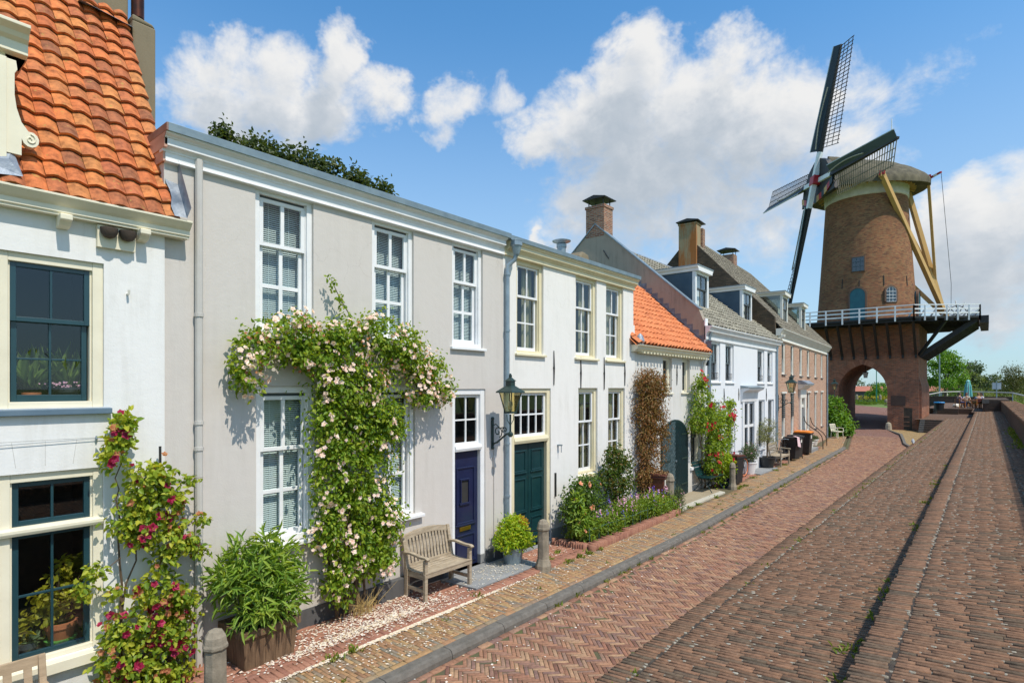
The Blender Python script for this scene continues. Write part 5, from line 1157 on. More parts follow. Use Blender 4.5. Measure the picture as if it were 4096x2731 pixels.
    q = MB(); q.tube([hub-ax*1.8, hub+ax*.35], .34, 10); q.bar(hub-ax*.42, hub+ax*.48, .78, .78, 0, tuple(UP)); q.bar(hub-ax*.6, hub-ax*.35, .95, .95, 0, tuple(UP)); hb = q.build('wind_shaft', K['red_paint'], M, bevel=.03)
    RS = 11.35
    for i in range(4):
        th = .10+i*math.pi/2; d = EE*math.sin(th)+UP*math.cos(th); t = EE*math.cos(th)-UP*math.sin(th)
        o = hub+ax*(.22 if i % 2 == 0 else -.12)
        s = MB(); s.bar(o+d*2.35, o+d*RS, .36, .36, 0, tuple(ax), .17, .16); sail = s.build('sail', K['mill_black'], M)
        s = MB(); s.bar(o+d*.3, o+d*2.4, .40, .40, 0, tuple(ax), .37, .37); s.build('stock_root', K['white'], sail)
        s = MB(); nb = 26
        def cr(r_):                                       # the sail twists: steeper near the hub
            a = R(22-18*(r_-2)/(RS-2)); return t*math.cos(a)-ax*math.sin(a)
        for k in range(nb+1):
            r_ = 2.75+(RS-2.9)*k/nb; c = cr(r_); w = 1.75; s.bar(o+d*r_+c*.05, o+d*r_+c*(w+.12), .045, .05)
        for w in (.62, 1.18, 1.75):
            for k in range(nb):
                r0, r1 = 2.75+(RS-2.9)*k/nb, 2.75+(RS-2.9)*(k+1)/nb; s.bar(o+d*r0+cr(r0)*w, o+d*r1+cr(r1)*w, .045, .045)
        s.build('lattice', K['lattice'] if i != 1 else K['pale_lattice'], sail)
        s = MB(); ns = 16
        for k in range(ns):
            r0, r1 = 2.5+(RS-2.5)*k/ns, 2.5+(RS-2.5)*(k+1)/ns; w0 = .62-.14*k/ns; w1 = .62-.14*(k+1)/ns; c0, c1 = cr(r0), cr(r1)
            a0, a1 = o+d*r0+ax*.1, o+d*r1+ax*.1
            s.add([a0, a1, a1-c1*w1+ax*.28, a0-c0*w0+ax*.28, a0-ax*.04, a1-ax*.04, a1-c1*w1+ax*.24, a0-c0*w0+ax*.24], [(0, 1, 2, 3), (7, 6, 5, 4), (0, 4, 5, 1), (2, 6, 7, 3), (3, 7, 4, 0), (1, 5, 6, 2)])
        s.build('wind_board', K['mill_blue'], sail)
        s = MB()
        for k in range(ns):
            r0, r1 = 2.5+(RS-2.5)*k/ns, 2.5+(RS-2.5)*(k+1)/ns; w0 = .64-.14*k/ns; w1 = .64-.14*(k+1)/ns; s.bar(o+d*r0-cr(r0)*w0+ax*.36, o+d*r1-cr(r1)*w1+ax*.36, .09, .06)
        s.build('board_edge', mt('pale_edge', (.46, .52, .56), (.38, .44, .48), 3, .5), sail)
        s = MB(); rp = [o+d*(2.6+5.2*k/8)-cr(4)*(.22*math.sin(math.pi*k/8))+ax*.42 for k in range(9)]; s.tube(rp, .05, 6); s.build('rolled_sailcloth', mt('sailcloth', (.42, .39, .31), (.34, .31, .25), 5, .9), sail)
    # tail and braces
    tail = MB(); foot = MA-FH*6.85+Vector((0, 0, 9.35)); sp = MA+EE*4.1+FH*1.0+Vector((0, 0, 20.35)); sp2 = MA-EE*4.1+FH*1.0+Vector((0, 0, 20.35))
    kp = MA-FH*3.75+EE*2.35+Vector((0, 0, 20.55)); kp2 = MA-FH*3.75-EE*2.35+Vector((0, 0, 20.55)); tp = MA-FH*3.4+Vector((0, 0, 21.0))
    tail.bar(tp, foot-Vector((0, 0, .6)), .34, .34)
    tl = tail.build('tail_pole', K['ochre'], M)
    for a, c, w in ((sp, foot, .34), (sp2, foot, .3), (kp, foot+(tp-foot)*.27, .2), (kp2, foot+(tp-foot)*.27, .2), (sp-EE*1.6, sp+EE*.15, .34), (sp2+EE*1.6, sp2-EE*.15, .34), (kp-EE*2.35, kp+EE*.1, .3), (kp2+EE*2.35, kp2-EE*.1, .3)):
        q = MB(); q.bar(a, c, w, w); q.build('tail_brace', K['ochre'], tl)
    for p in (sp, sp2, kp, kp2):
        q = MB(); q.bar(p+Vector((0, 0, -.05)), p+Vector((0, 0, .28)), .40, .40); q.build('beam_cap', K['red_paint'], tl)
    q = MB(); q.bar(kp+EE*.1, kp+EE*.7, .14, .14); q.bar(kp+EE*1.1, kp+EE*1.5, .13, .13); 
    q2 = MB(); q2.bar(kp+EE*.7, kp+EE*1.1, .14, .14); q2.build('pole_white', K['white'], tl); q.build('pole_end', K['red_paint'], tl)
    q = MB(); q.tube([kp+EE*1.5, foot+Vector((.5, -.3, 3)), foot+Vector((.2, -.3, .4))], .018, 5); q.build('brake_rope', K['black_iron'], tl)
    wc = foot+Vector((-.2, -.75, .1)); wn = FH.cross(Vector((0, 0, 1))).normalized()
    w = MB(); ring = [wc+(FH*math.cos(a)+Vector((0, 0, 1))*math.sin(a))*.85 for a in np.linspace(0, 2*math.pi, 25)]; w.tube(ring, .035, 6, cap=False)
    wh = w.build('winch_wheel', K['lattice'], tl)
    for k in range(10):
        a = 2*math.pi*k/10+.2; w = MB(); v = FH*math.cos(a)+Vector((0, 0, 1))*math.sin(a); w.bar(wc, wc+v*1.0, .05, .05); w.build('spoke', K['mill_black'], wh); w = MB(); w.bar(wc+v*1.0, wc+v*1.3, .07, .07); w.build('spoke_handle', K['white'], wh)
    q = MB(); q.tube([MA+EE*1.2-FH*1.5+Vector((0, 0, 22.2)), MA+EE*1.2-FH*1.5+Vector((0, 0, 26.1))], [.06, .03], 8); q.build('cap_mast', K['white'], cap)
windmill()
# ---------------- plants ----------------
def unit(a): return a/np.maximum(np.linalg.norm(a, axis=1, keepdims=True), 1e-6)
def leaf_mesh(P, D, Nn, size, width=.55, fold=.25, curl=.2):
    """P points, D leaf directions, Nn leaf normals; six-corner folded leaves"""
    n = len(P); S = np.cross(D, Nn); S = unit(S); Nn = unit(np.cross(S, D)); s = size[:, None]; w = s*width
    f = Nn*w*fold
    base = P; tip = P+D*s-Nn*s*curl
    r1 = P+D*s*.33+S*w*.5+f; r2 = P+D*s*.70+S*w*.38+f-Nn*s*curl*.35
    l1 = P+D*s*.33-S*w*.5+f; l2 = P+D*s*.70-S*w*.38+f-Nn*s*curl*.35
    V = np.stack([base, r1, r2, tip, l2, l1], 1).reshape(-1, 3)
    q = np.array([[0, 1, 2, 3], [0, 3, 4, 5]]); F = (q[None]+(np.arange(n)*6)[:, None, None]).reshape(-1, 4)
    return V, F
def blob_points(blobs, n, shell=.55, noise_=.12):
    w = np.array([b[3]*b[4]+b[3]*b[5]+b[4]*b[5] for b in blobs]); k = rng.choice(len(blobs), n, p=w/w.sum()); B = np.array(blobs)[k]
    d = unit(rng.normal(size=(n, 3))); r = 1-shell*rng.random(n)**1.5
    r = r*(1+rng.normal(0, noise_, n))
    return B[:, :3]+d*B[:, 3:6]*r[:, None], d
def clumpy(P, D, frac, n_holes, rad, seed=0):
    """knock gaps into the crown so it does not read as a solid ball"""
    if n_holes == 0: return P, D
    c = P[rng.choice(len(P), n_holes)]; keep = np.ones(len(P), bool)
    for x in c:
        d2 = ((P-x)**2).sum(1); keep &= ~((d2 < (rad*rng.uniform(.5, 1.2))**2) & (rng.random(len(P)) < frac))
    return P[keep], D[keep]
def foliage(name, parent, blobs, n, size, mat, off=(0, 0, 0), width=.6, droop=.5, out=.6, curl=.25, shell=.55, holes=0, hole_r=.1, hole_f=.85, jit=.35, up=.5, flat=0., zmin=None, noise_=.12):
    P, d = blob_points(blobs, n, shell, noise_); P, d = clumpy(P, d, hole_f, holes, hole_r)
    if zmin is not None: m = P[:, 2] > zmin; P, d = P[m], d[m]
    k = len(P)
    D = unit(d*out+rng.normal(0, .7, (k, 3))+np.array([0, 0, -droop])); Nn = unit(d*.7+np.array([0, -.25, up])+rng.normal(0, .55, (k, 3)))
    V, F = leaf_mesh(P, D, Nn, size*(1+rng.uniform(-jit, jit, k)), width, .2, curl)
    return mesh_obj(name, V-np.array(off), F, mat, parent)
def blossoms(name, parent, C, D, size, mat, off=(0, 0, 0), rings=((5, 1., .35), (5, .7, .9), (4, .4, 1.5)), jit=.3):
    C = np.asarray(C); D = unit(np.asarray(D)+rng.normal(0, .3, C.shape)); n = len(C); A = unit(np.cross(D, rng.normal(size=C.shape))); B = np.cross(D, A)
    s = size*(1+rng.uniform(-jit, jit, n)); Vs = []
    for (k, r, lift) in rings:
        ph = rng.uniform(0, 6.28, n)
        for i in range(k):
            a = ph+2*math.pi*i/k; u = A*np.cos(a)[:, None]+B*np.sin(a)[:, None]; t = np.cross(D, u)
            R_ = (s*r)[:, None]; wd = R_*1.25*math.pi/k
            o = u*R_+D*R_*lift*.55+rng.normal(0, .06, (n, 3))*R_
            Vs.append(np.stack([C, C+o*.62+t*wd*.55, C+o, C+o*.62-t*wd*.55], 1))
    V = np.stack(Vs, 1).reshape(-1, 3); F = np.arange(len(V)).reshape(-1, 4)
    return mesh_obj(name, V-np.array(off), F, mat, parent)
def surf_points(blobs, n, front=(0, -1, .35), thr=-.1, zlo=None, k=1.02, clump=0, spread=.09):
    out = []; dirs = []
    while len(out) < n:
        P, d = blob_points(blobs, 400, .06, .05); m = (d@np.array(front)) > thr
        for p, q in zip(P[m], d[m]):
            if zlo is not None and p[2] < zlo: continue
            if any((((p-np.array(b[:3]))/np.array(b[3:6]))**2).sum() < .62 for b in blobs): continue
            g = 1+(int(rng.integers(0, clump+1)) if clump else 0)
            for _ in range(g): out.append(p+rng.normal(0, spread if g > 1 else 0, 3)*np.array([1, .4, 1])); dirs.append(q+np.array(front)*.6)
            if len(out) >= n: break
    return np.array(out[:n]), np.array(dirs[:n])
def stems(name, parent, lines, off=(0, 0, 0), m=None, r=.012, n=5):
    b = MB()
    for ln in lines:
        pts, rr = ln if isinstance(ln, tuple) and len(ln) == 2 and isinstance(ln[1], float) else (ln, r)
        b.tube([Vector(p)-Vector(off) for p in pts], [rr*(1-.6*i/(len(pts)-1)) for i in range(len(pts))], n)
    return mesh_obj(name, np.array(b.v), b.f, m or K['stem'], parent, smooth=True)
def wob(a, c, k=6, amp=.05):
    a, c = np.array(a, float), np.array(c, float); return [tuple(a+(c-a)*i/k+(rng.normal(0, amp, 3) if 0 < i < k else 0)) for i in range(k+1)]
def B3(lst, y, ry, sx=1.): return [(x, y, z, rx*sx, ry, rz) for (x, z, rx, rz) in lst]
# --- pale pink rambler on the grey house
def pink_rambler():
    L = (4.72, 6.92, 0)
    T = thing('climbing_rose', 'big rambling rose with pale pink blooms covering the grey house wall', 'climbing rose', L)
    top = B3([(3.30, 3.47, .17, .25), (3.36, 3.74, .2, .2), (3.64, 3.88, .37, .22), (3.87, 4.09, .25, .16), (4.12, 3.75, .46, .26), (4.62, 3.88, .5, .31), (5.25, 4.03, .42, .30), (5.68, 3.83, .40, .34), (6.2, 3.50, .34, .33), (6.45, 3.24, .2, .25), (6.05, 3.2, .3, .22), (4.78, 3.3, .66, .36)], 6.86, .22)
    mid = B3([(4.5, 2.82, .40, .38), (5.0, 2.79, .55, .40), (5.40, 2.7, .28, .36), (4.62, 2.22, .46, .42), (5.15, 2.2, .36, .38), (4.46, 1.9, .30, .32), (4.9, 1.66, .50, .40), (5.35, 1.28, .30, .34), (4.42, 1.3, .26, .34), (4.86, 1.03, .36, .38), (5.25, .74, .28, .30), (4.54, .59, .22, .3)], 6.87, .21)
    blobs = top+mid
    foliage('foliage', T, blobs, 31000, .06, K['leaf_rose'], L, .62, .55, .5, holes=170, hole_r=.12, hole_f=.93, shell=.8, noise_=.24)
    sp = [(4.87+.03*k-.06*k, 6.98-.01*k, 4.05+.10*k) for k in range(8)]; ln = [([(4.95, 6.95, 3.9), (4.87, 6.93, 4.08), (4.75, 6.94, 4.32), (4.62, 6.96, 4.52), (4.50, 6.97, 4.75)], .012)]
    for x in (4.6, 4.7, 4.8, 4.9, 5.0): ln.append((wob((x, 6.98, .02), (x+random.uniform(-.3, .3), 6.93, 1.6), 6, .03), .022)); ln.append((wob((x, 6.98, .02), (x+random.uniform(-.4, .4), 6.93, 3.4), 8, .05), .016))
    for k in range(26):
        b = random.choice(blobs); a = random.uniform(0, 6.28); ex, ez = b[0]+b[3]*1.15*math.cos(a), b[2]+b[5]*1.25*math.sin(a); ln.append((wob((b[0], 6.9, b[2]), (ex, 6.78+random.uniform(-.1, .1), ez), 4, .03), .005))
    stems('branches', T, ln, L, K['stem'])
    tips = np.array([[4.9-.06*k+random.uniform(-.03, .03), 6.94, 3.95+.115*k] for k in range(8)]); tb = [(p[0], p[1], p[2], .055, .05, .06) for p in tips]
    foliage('shoot_leaves', T, tb, 170, .05, K['leaf_rose'], L, .6)
    P, D = surf_points(top, 470, thr=-.2, clump=6, spread=.06); P2, D2 = surf_points(mid, 270, thr=-.1, clump=5, spread=.06)
    blossoms('blossoms', T, np.vstack([P, P2]), np.vstack([D, D2]), .034, K['pink'], L)
    P, D = surf_points(top, 170, thr=-.3, clump=3, spread=.05); blossoms('withered_blossoms', T, P, D, .02, K['withered'], L, rings=((5, 1., .5), (3, .6, 1.2)))
    g = MB()
    for k in range(70): x = 4.95+random.gauss(0, .13); y = 6.86+random.gauss(0, .05); g.tube([(x, y, 0), (x+random.gauss(0, .04), y-.02, .16), (x+random.gauss(0, .14), y-.05+random.gauss(0, .08), random.uniform(.15, .42))], [.004, .003, .001], 3)
    o = g.build('dry_grass', mt('straw', (.55, .40, .16), (.45, .32, .12), 9, .9), None); o.parent = T; o.location = -Vector(L)
    # fallen petals: pavement, stoep and a thick drift in the gutter of the edging course
    V = []; 
    def spread_(n, fx, fy, z=.036, s=.0125):
        for _ in range(n):
            x, y = fx(), fy(); a = random.uniform(0, 6.28); r = s*random.uniform(.6, 1.5); t = random.uniform(-.3, .3); zz = z+random.uniform(.002, .010)
            for q in range(4): b = a+q*1.57+random.uniform(-.3, .3); V.append((x+r*math.cos(b)*(1.25 if q % 2 else .9), y+r*math.sin(b), zz+r*t*math.cos(b-a)))
    spread_(1700, lambda: random.gauss(4.9, .75), lambda: random.uniform(6.28, 6.98)); spread_(1000, lambda: random.gauss(4.6, .8), lambda: random.gauss(6.42, .07)); spread_(2600, lambda: min(9, random.gauss(5.2, 1.0)), lambda: random.gauss(6.035, .022), .012)
    spread_(380, lambda: random.gauss(5.0, 1.2), lambda: random.uniform(5.4, 6.1), .006); spread_(260, lambda: random.uniform(6.7, 8.4), lambda: random.uniform(6.3, 6.95), .054, .012); spread_(380, lambda: random.uniform(7, 12), lambda: random.gauss(5.85, .28), .006, .012); spread_(170, lambda: random.uniform(3.5, 13), lambda: random.uniform(4.2, 5.1), -.094, .012); spread_(130, lambda: random.uniform(8.5, 10), lambda: random.uniform(6.3, 6.95), .03, .012); spread_(250, lambda: random.gauss(5.4, .8), lambda: random.gauss(6.17, .05), .04, .012)
    o = mesh_obj('fallen_petals', np.array(V), np.arange(len(V)).reshape(-1, 4), K['petal_fall']); tag(o, 'white and pink rose petals strewn over the pavement under the rambling rose', 'petals', None, 'stuff')
pink_rambler()
def red_climber():
    L = (2.15, 6.9, 0)
    T = thing('climbing_rose', 'crimson rose bush climbing beside the green sash windows of the tiled house', 'climbing rose', L)
    bl = B3([(2.0, 2.9, .08, .12), (1.96, 2.72, .11, .14), (1.89, 2.55, .09, .12), (2.20, 2.33, .22, .14), (2.26, 2.10, .30, .19), (2.44, 2.02, .13, .15), (2.14, 1.86, .26, .19), (2.40, 1.64, .19, .18), (2.12, 1.70, .12, .12), (2.36, 1.42, .12, .12), (1.93, 1.09, .09, .14), (2.33, 1.08, .24, .2), (2.58, 1.55, .14, .1), (2.52, .9, .15, .17), (2.05, .75, .24, .2), (2.40, .67, .25, .22), (1.95, .5, .18, .2), (2.23, .32, .3, .22), (2.55, .45, .12, .17), (2.42, .12, .24, .16), (1.85, .15, .25, .16)], 6.84, .16)
    foliage('foliage', T, bl, 9500, .062, K['leaf_red'], L, .66, .5, .5, holes=90, hole_r=.09, hole_f=.92, shell=.8, noise_=.22)
    ln = [(wob((2.0, 6.97, 0), (1.98, 6.93, 1.9), 8, .015), .02), (wob((2.0, 6.97, .8), (2.2, 6.9, 2.3), 7, .03), .012), (wob((1.98, 6.93, 1.9), (2.02, 6.96, 2.95), 7, .03), .008), (wob((2.15, 6.95, 0), (2.4, 6.85, 1.7), 8, .03), .014), (wob((1.98, 6.9, 1.5), (1.62, 6.86, 1.3), 5, .02), .006), (wob((2.4, 6.85, 1.7), (2.86, 6.8, 1.75), 5, .02), .006), (wob((2.4, 6.85, 1.4), (2.82, 6.78, 1.42), 5, .02), .006), (wob((2.3, 6.85, 2.2), (2.75, 6.8, 2.25), 5, .02), .005)]
    stems('branches', T, ln, L)
    tb = [(1.75, 6.86, 1.42, .12, .06, .08), (1.65, 6.86, 1.25, .1, .06, .1), (2.74, 6.8, 1.78, .1, .07, .06), (2.72, 6.78, 1.42, .1, .07, .07), (2.62, 6.8, 2.24, .1, .06, .06)]
    foliage('shoot_leaves', T, tb, 320, .055, K['leaf_red'], L, .62)
    P, D = surf_points(bl, 78, thr=0, clump=1, spread=.05); blossoms('blossoms', T, P, D, .046, K['crimson'], L)
    P, D = surf_points(bl+tb, 115, thr=-.1, clump=1, spread=.05); blossoms('withered_blossoms', T, P, D, .033, K['withered'], L, rings=((5, 1., .6), (4, .7, 1.2)))
    s = MB(); s.tube([(2.36, 6.93, 2.05), (2.36, 6.94, 2.62)], .013, 6); o = s.build('stake', K['black_iron'], None); o.parent = T; o.location = -Vector(L)
red_climber()
def copper_vine():
    L = (13.95, 6.95, 0)
    T = thing('climbing_vine', 'copper brown vine clothing the wall left of the arched barn door', 'climbing vine', L)
    bl = [(13.85, 6.85, 3.40, .55, .26, .38), (14.35, 6.85, 3.25, .55, .26, .42), (13.95, 6.85, 2.7, .65, .26, .55), (14.35, 6.85, 2.3, .5, .24, .5), (13.9, 6.86, 1.85, .5, .22, .5), (14.0, 6.87, 1.25, .42, .2, .4), (13.75, 6.87, .95, .35, .18, .35)]
    foliage('foliage', T, bl, 15000, .06, K['leaf_copper'], L, .42, .75, .5, holes=110, hole_r=.11, hole_f=.9, shell=.7, noise_=.2)
    stems('branches', T, [(wob((13.8+random.uniform(-.2, .3), 6.98, 0), (13.9+random.uniform(-.4, .6), 6.9, random.uniform(2.2, 3.6)), 9, .06), .014) for _ in range(9)]+[(wob((14.5, 6.8, 2.0), (14.9, 6.75, 1.5), 5, .06), .005) for _ in range(4)], L)
    foliage('trailing_leaves', T, [(14.75, 6.8, 1.9, .3, .16, .4), (14.55, 6.8, 1.4, .25, .14, .35)], 420, .055, K['leaf_copper'], L, .4, .8)
copper_vine()
def red_rose():
    L = (18.2, 6.95, 0)
    T = thing('climbing_rose', 'tall loose rose with bright red blooms between the barn house and gabled house', 'climbing rose', L)
    bl = [(17.35, 6.80, 3.35, .35, .22, .35), (17.45, 6.78, 2.85, .55, .3, .45), (17.8, 6.75, 2.35, .85, .34, .50), (17.25, 6.8, 2.2, .45, .28, .36), (18.6, 6.75, 1.95, .6, .32, .4), (19.4, 6.75, 2.2, .55, .28, .45), (20.0, 6.8, 2.72, .3, .15, .15), (18.5, 6.75, 1.4, .65, .32, .4), (19.2, 6.75, 1.55, .55, .28, .4), (18.3, 6.78, .85, .5, .3, .42), (18.9, 6.7, .35, .5, .28, .3)]
    foliage('foliage', T, bl, 11500, .07, K['leaf_rose'], L, .6, .5, .5, holes=110, hole_r=.14, hole_f=.92, shell=.8, noise_=.22)
    stems('branches', T, [(wob((18.2, 6.98, 0), (17.8+random.uniform(-.5, 1.3), 6.9, random.uniform(1.8, 3)), 8, .06), .02) for _ in range(7)]+[(wob((19.2, 6.8, 2.1), (20.3, 6.75, 2.75), 5, .04), .008)], L)
    P, D = surf_points(bl, 95, thr=0, clump=4, spread=.07); blossoms('blossoms', T, P, D, .062, K['redrose'], L)
red_rose()
def potted(name, label, cat, loc, pot, plant, group=None):
    T = thing(name, label, cat, loc, 0, group); pot(T); plant(T); return T
def pot_lathe(T, r0, r1, h, m, rim=.03, name='pot'):
    b = MB(); b.lathe([(r0, 0), (r1, h-.05), (r1+rim*.6, h-.05), (r1+rim*.6, h), (r1-.015, h), (r1-.02, h-.06)], (0, 0, 0), 24); b.build(name, m, T, smooth=True); q = MB(); q.lathe([(r1-.02, h-.05), (0.01, h-.04)], (0, 0, 0), 16); q.build('soil', K['soil'], T)
def ball(T, blobs, n, size, m, off=(0, 0, 0), **k): return foliage('foliage', T, blobs, n, size, m, off, **k)
# box shrub in a zinc pot by the navy door
def box_plant(T):
    ball(T, [(0, 0, .55, .30, .28, .28), (.12, .05, .62, .22, .2, .22), (-.18, 0, .42, .22, .22, .2), (.1, -.1, .42, .25, .22, .2)], 5200, .05, K['leaf_box'], width=.5, droop=.0, up=.9, holes=30, hole_r=.07, shell=.6)
    foliage('young_shoots', T, [(.25, .0, .68, .12, .14, .14)], 320, .05, leafmat('golden_leaves', [(.40, .25, .02), (.5, .34, .03), (.42, .2, .03)]), (0, 0, 0), .5)
potted('potted_shrub', 'round lime green shrub in a zinc tub beside the navy door', 'potted shrub', (8.13, 6.72, .05), lambda T: pot_lathe(T, .16, .20, .30, K['zinc'], .02), box_plant)
# oleander in the wooden planter
def planter():
    L = (3.38, 6.75, 0); T = thing('wooden_planter', 'flared wooden planter box standing on the stoep of the grey house', 'planter', L)
    for sx, sy, w in ((0, -1, .60), (0, 1, .60), (-1, 0, .5), (1, 0, .5)):
        b = MB(); k = 5
        for i in range(k):
            u0, u1 = -1+2*i/k+.006, -1+2*(i+1)/k-.006; d0, d1 = (.25, .285) if sx == 0 else (.30, .335); h0, h1 = w/2*.98, w/2*1.14
            if sx == 0: P = [(u0*h0, sy*d0, .02), (u1*h0, sy*d0, .02), (u1*h1, sy*d1, .47), (u0*h1, sy*d1, .47)]
            else: P = [(sx*d0, u0*h0, .02), (sx*d0, u1*h0, .02), (sx*d1, u1*h1, .47), (sx*d1, u0*h1, .47)]
            o = Vector((sx, sy, 0))*.02; b.add([*P, *[tuple(Vector(p)-o) for p in P]], [(0, 1, 2, 3), (7, 6, 5, 4), (0, 4, 5, 1), (1, 5, 6, 2), (2, 6, 7, 3), (3, 7, 4, 0)])
        b.build('side_panel', K['planter_wood'], T)
    b = MB()
    for s in (-1, 1): b.box(-.36, .36, s*.29-.02, s*.29+.02, .40, .48); b.box(s*.345-.02, s*.345+.02, -.27, .27, .40, .482)
    b.build('rim', K['planter_wood'], T, bevel=.004); b = MB(); b.quad((-.3, -.25, .42), (.3, -.25, .42), (.3, .25, .42), (-.3, .25, .42)); b.build('soil', K['soil'], T)
    O = thing('oleander', 'bushy oleander with long narrow leaves growing in the wooden planter', 'shrub', (L[0], L[1], .42))
    blobs = [(0, -.02, .62, .36, .30, .30), (-.28, 0, .50, .24, .24, .22), (.25, -.05, .42, .26, .26, .26), (.0, -.15, .25, .42, .3, .2), (.32, .05, .72, .16, .16, .2), (-.2, .05, .88, .14, .14, .16), (-.42, 0, .66, .14, .14, .14), (.1, 0, .95, .12, .12, .15)]
    foliage('foliage', O, blobs, 2300, .15, K['leaf_oleander'], (0, 0, 0), .17, .05, .9, .25, shell=.8, holes=30, hole_r=.09, up=.8, noise_=.18)
    stems('branches', O, [(wob((random.gauss(0, .05), random.gauss(0, .05), 0), (b[0]+random.gauss(0, .1), b[1], b[2]+.1), 5, .03), .010) for b in blobs for _ in range(3)], m=K['stem_green'])
planter()
# the flower bed and its shrubs
def flower_bed():
    L = (9.8, 6.5, 0); T = thing('flower_bed', 'brick edged flower bed along the white house, packed with wild flowers', 'flower bed', L)
    b = MB(); b.prism([(9.78, 6.92), (9.82, 6.16), (14.15, 6.20), (14.2, 6.92)], 'z', -.02, .07); o = b.build('soil', K['soil']); o.parent = T; o.location = -Vector(L)
    rects = [(9.76+.004*k, 6.92-.055*k, .10, .024, 0) for k in range(14)]+[(9.86+.053*k, 6.11+.0008*k, .10, .024, math.pi/2) for k in range(82)]
    o = bricks('brick_edging', rects, K['stoep_brick'], h=.14, jz=.012, tilt=.04, zf=lambda x, y: .125+.0*x); o.parent = T; o.location = -Vector(L)
    # rose shrubs
    def shrub(name, lab, loc, blobs, n, size, m, flowers=None, **k):
        S = thing(name, lab, 'shrub', loc); foliage('foliage', S, blobs, n, size, m, (0, 0, 0), **k)
        stems('branches', S, [(wob((random.gauss(0, .06), random.gauss(0, .05), 0), (b_[0]+random.gauss(0, .08), b_[1], b_[2]+.1), 5, .04), .010) for b_ in blobs for _ in range(3)])
        if flowers: P, D = surf_points(blobs, flowers[0], thr=.0); blossoms('blossoms', S, P, D, flowers[1], flowers[2])
        return S
    shrub('rose_shrub', 'dark leaved rose shrub with a peach bloom, nearest the green double door', (10.2, 6.62, .05), [(0, 0, 1.0, .42, .26, .30), (.35, 0, 1.12, .36, .24, .22), (-.2, 0, .65, .32, .24, .32), (.45, 0, .70, .42, .26, .34), (.1, -.08, .4, .4, .24, .3)], 4600, .065, K['leaf_dark'], (7, .06, K['peach']), holes=40, hole_r=.1, shell=.8, noise_=.2)
    shrub('rose_shrub', 'tall rose shrub with bronze tips under the second lower window of the white house', (11.9, 6.68, .05), [(-.1, 0, 1.62, .28, .2, .28), (.2, 0, 1.35, .42, .24, .34), (-.35, 0, 1.2, .3, .22, .25), (.2, 0, .95, .5, .26, .3), (.0, 0, .65, .3, .2, .2)], 4200, .065, leafmat('bronze_rose_leaves', [(.03, .07, .012), (.06, .12, .018), (.10, .15, .02), (.22, .12, .03)]), None, holes=40, hole_r=.12, shell=.85, noise_=.22)
    S = shrub('phlox_plant', 'upright leafy green plant at the near corner of the flower bed', (9.92, 6.5, .05), [(0, 0, .85, .16, .14, .2), (0, -.05, .5, .24, .2, .3), (.15, -.1, .3, .26, .2, .25)], 620, .12, K['leaf_oleander'], (3, .045, K['peach']), width=.3, droop=.1, up=.7)
    # low growth: leaf mass and the flower heads
    bl = [(x, 6.42+random.uniform(-.16, .22), random.uniform(.2, .42), .30, .24, random.uniform(.2, .34)) for x in np.arange(10.1, 14.1, .17)]
    o = foliage('bed_greenery', None, bl, 15000, .075, leafmat('meadow_leaves', [(.09, .19, .018), (.17, .30, .025), (.27, .38, .05), (.2, .24, .05)]), (0, 0, 0), .28, -.3, .3, .2, shell=.8, up=.4, noise_=.2); tag(o, 'tangle of low green leaves and stalks filling the flower bed', 'ground cover', None, 'stuff')
    def heads(name, lab, n, xr, zr, size, m, spike=0):
        C = []
        for _ in range(n):
            x = random.uniform(*xr); y = random.uniform(6.22, 6.6); z = random.uniform(*zr)
            for j in range(1+spike): C.append((x+random.gauss(0, .012), y+random.gauss(0, .012), z-.028*j))
        C = np.array(C); o = blossoms(name, None, C, np.tile(np.array([0, -.6, .7]), (len(C), 1)), size, m, rings=((5, 1., .3), (4, .6, .8))); tag(o, lab, 'flowers', None, 'stuff')
    heads('lilac_flowers', 'pale lilac flower spikes scattered through the flower bed', 75, (10.3, 14), (.4, .8), .022, K['lilac'], 4)
    heads('blue_flowers', 'blue violet flower spikes scattered through the flower bed', 34, (10.4, 14), (.4, .8), .024, K['violet'], 3)
    heads('orange_flowers', 'orange marigolds and poppies dotted through the flower bed', 16, (10.3, 14.2), (.3, .6), .045, K['orange'])
    q = MB()
    for k in range(12): x = 9.95+k*.37; q.tube([(x, 6.2, .05), (x, 6.2, .42)], .008, 5)
    q.tube([(9.9+.39*k, 6.2+.01*math.sin(k), .38-.02*(k % 2)) for k in range(12)], .006, 5); o = q.build('bed_support', mt('green_wire', (.05, .12, .09), (.04, .1, .08), 4, .5)); tag(o, 'thin green wire strung along stakes at the front of the flower bed', 'plant support')
    shrub('lavender_bush', 'small dull green bush by the foot of the barn apron', (14.35, 6.25, 0), [(0, 0, .28, .22, .2, .28), (.1, 0, .45, .15, .12, .2)], 1500, .04, K['leaf_grey'], (14, .018, K['lilac']), width=.3, droop=-.4)
flower_bed()
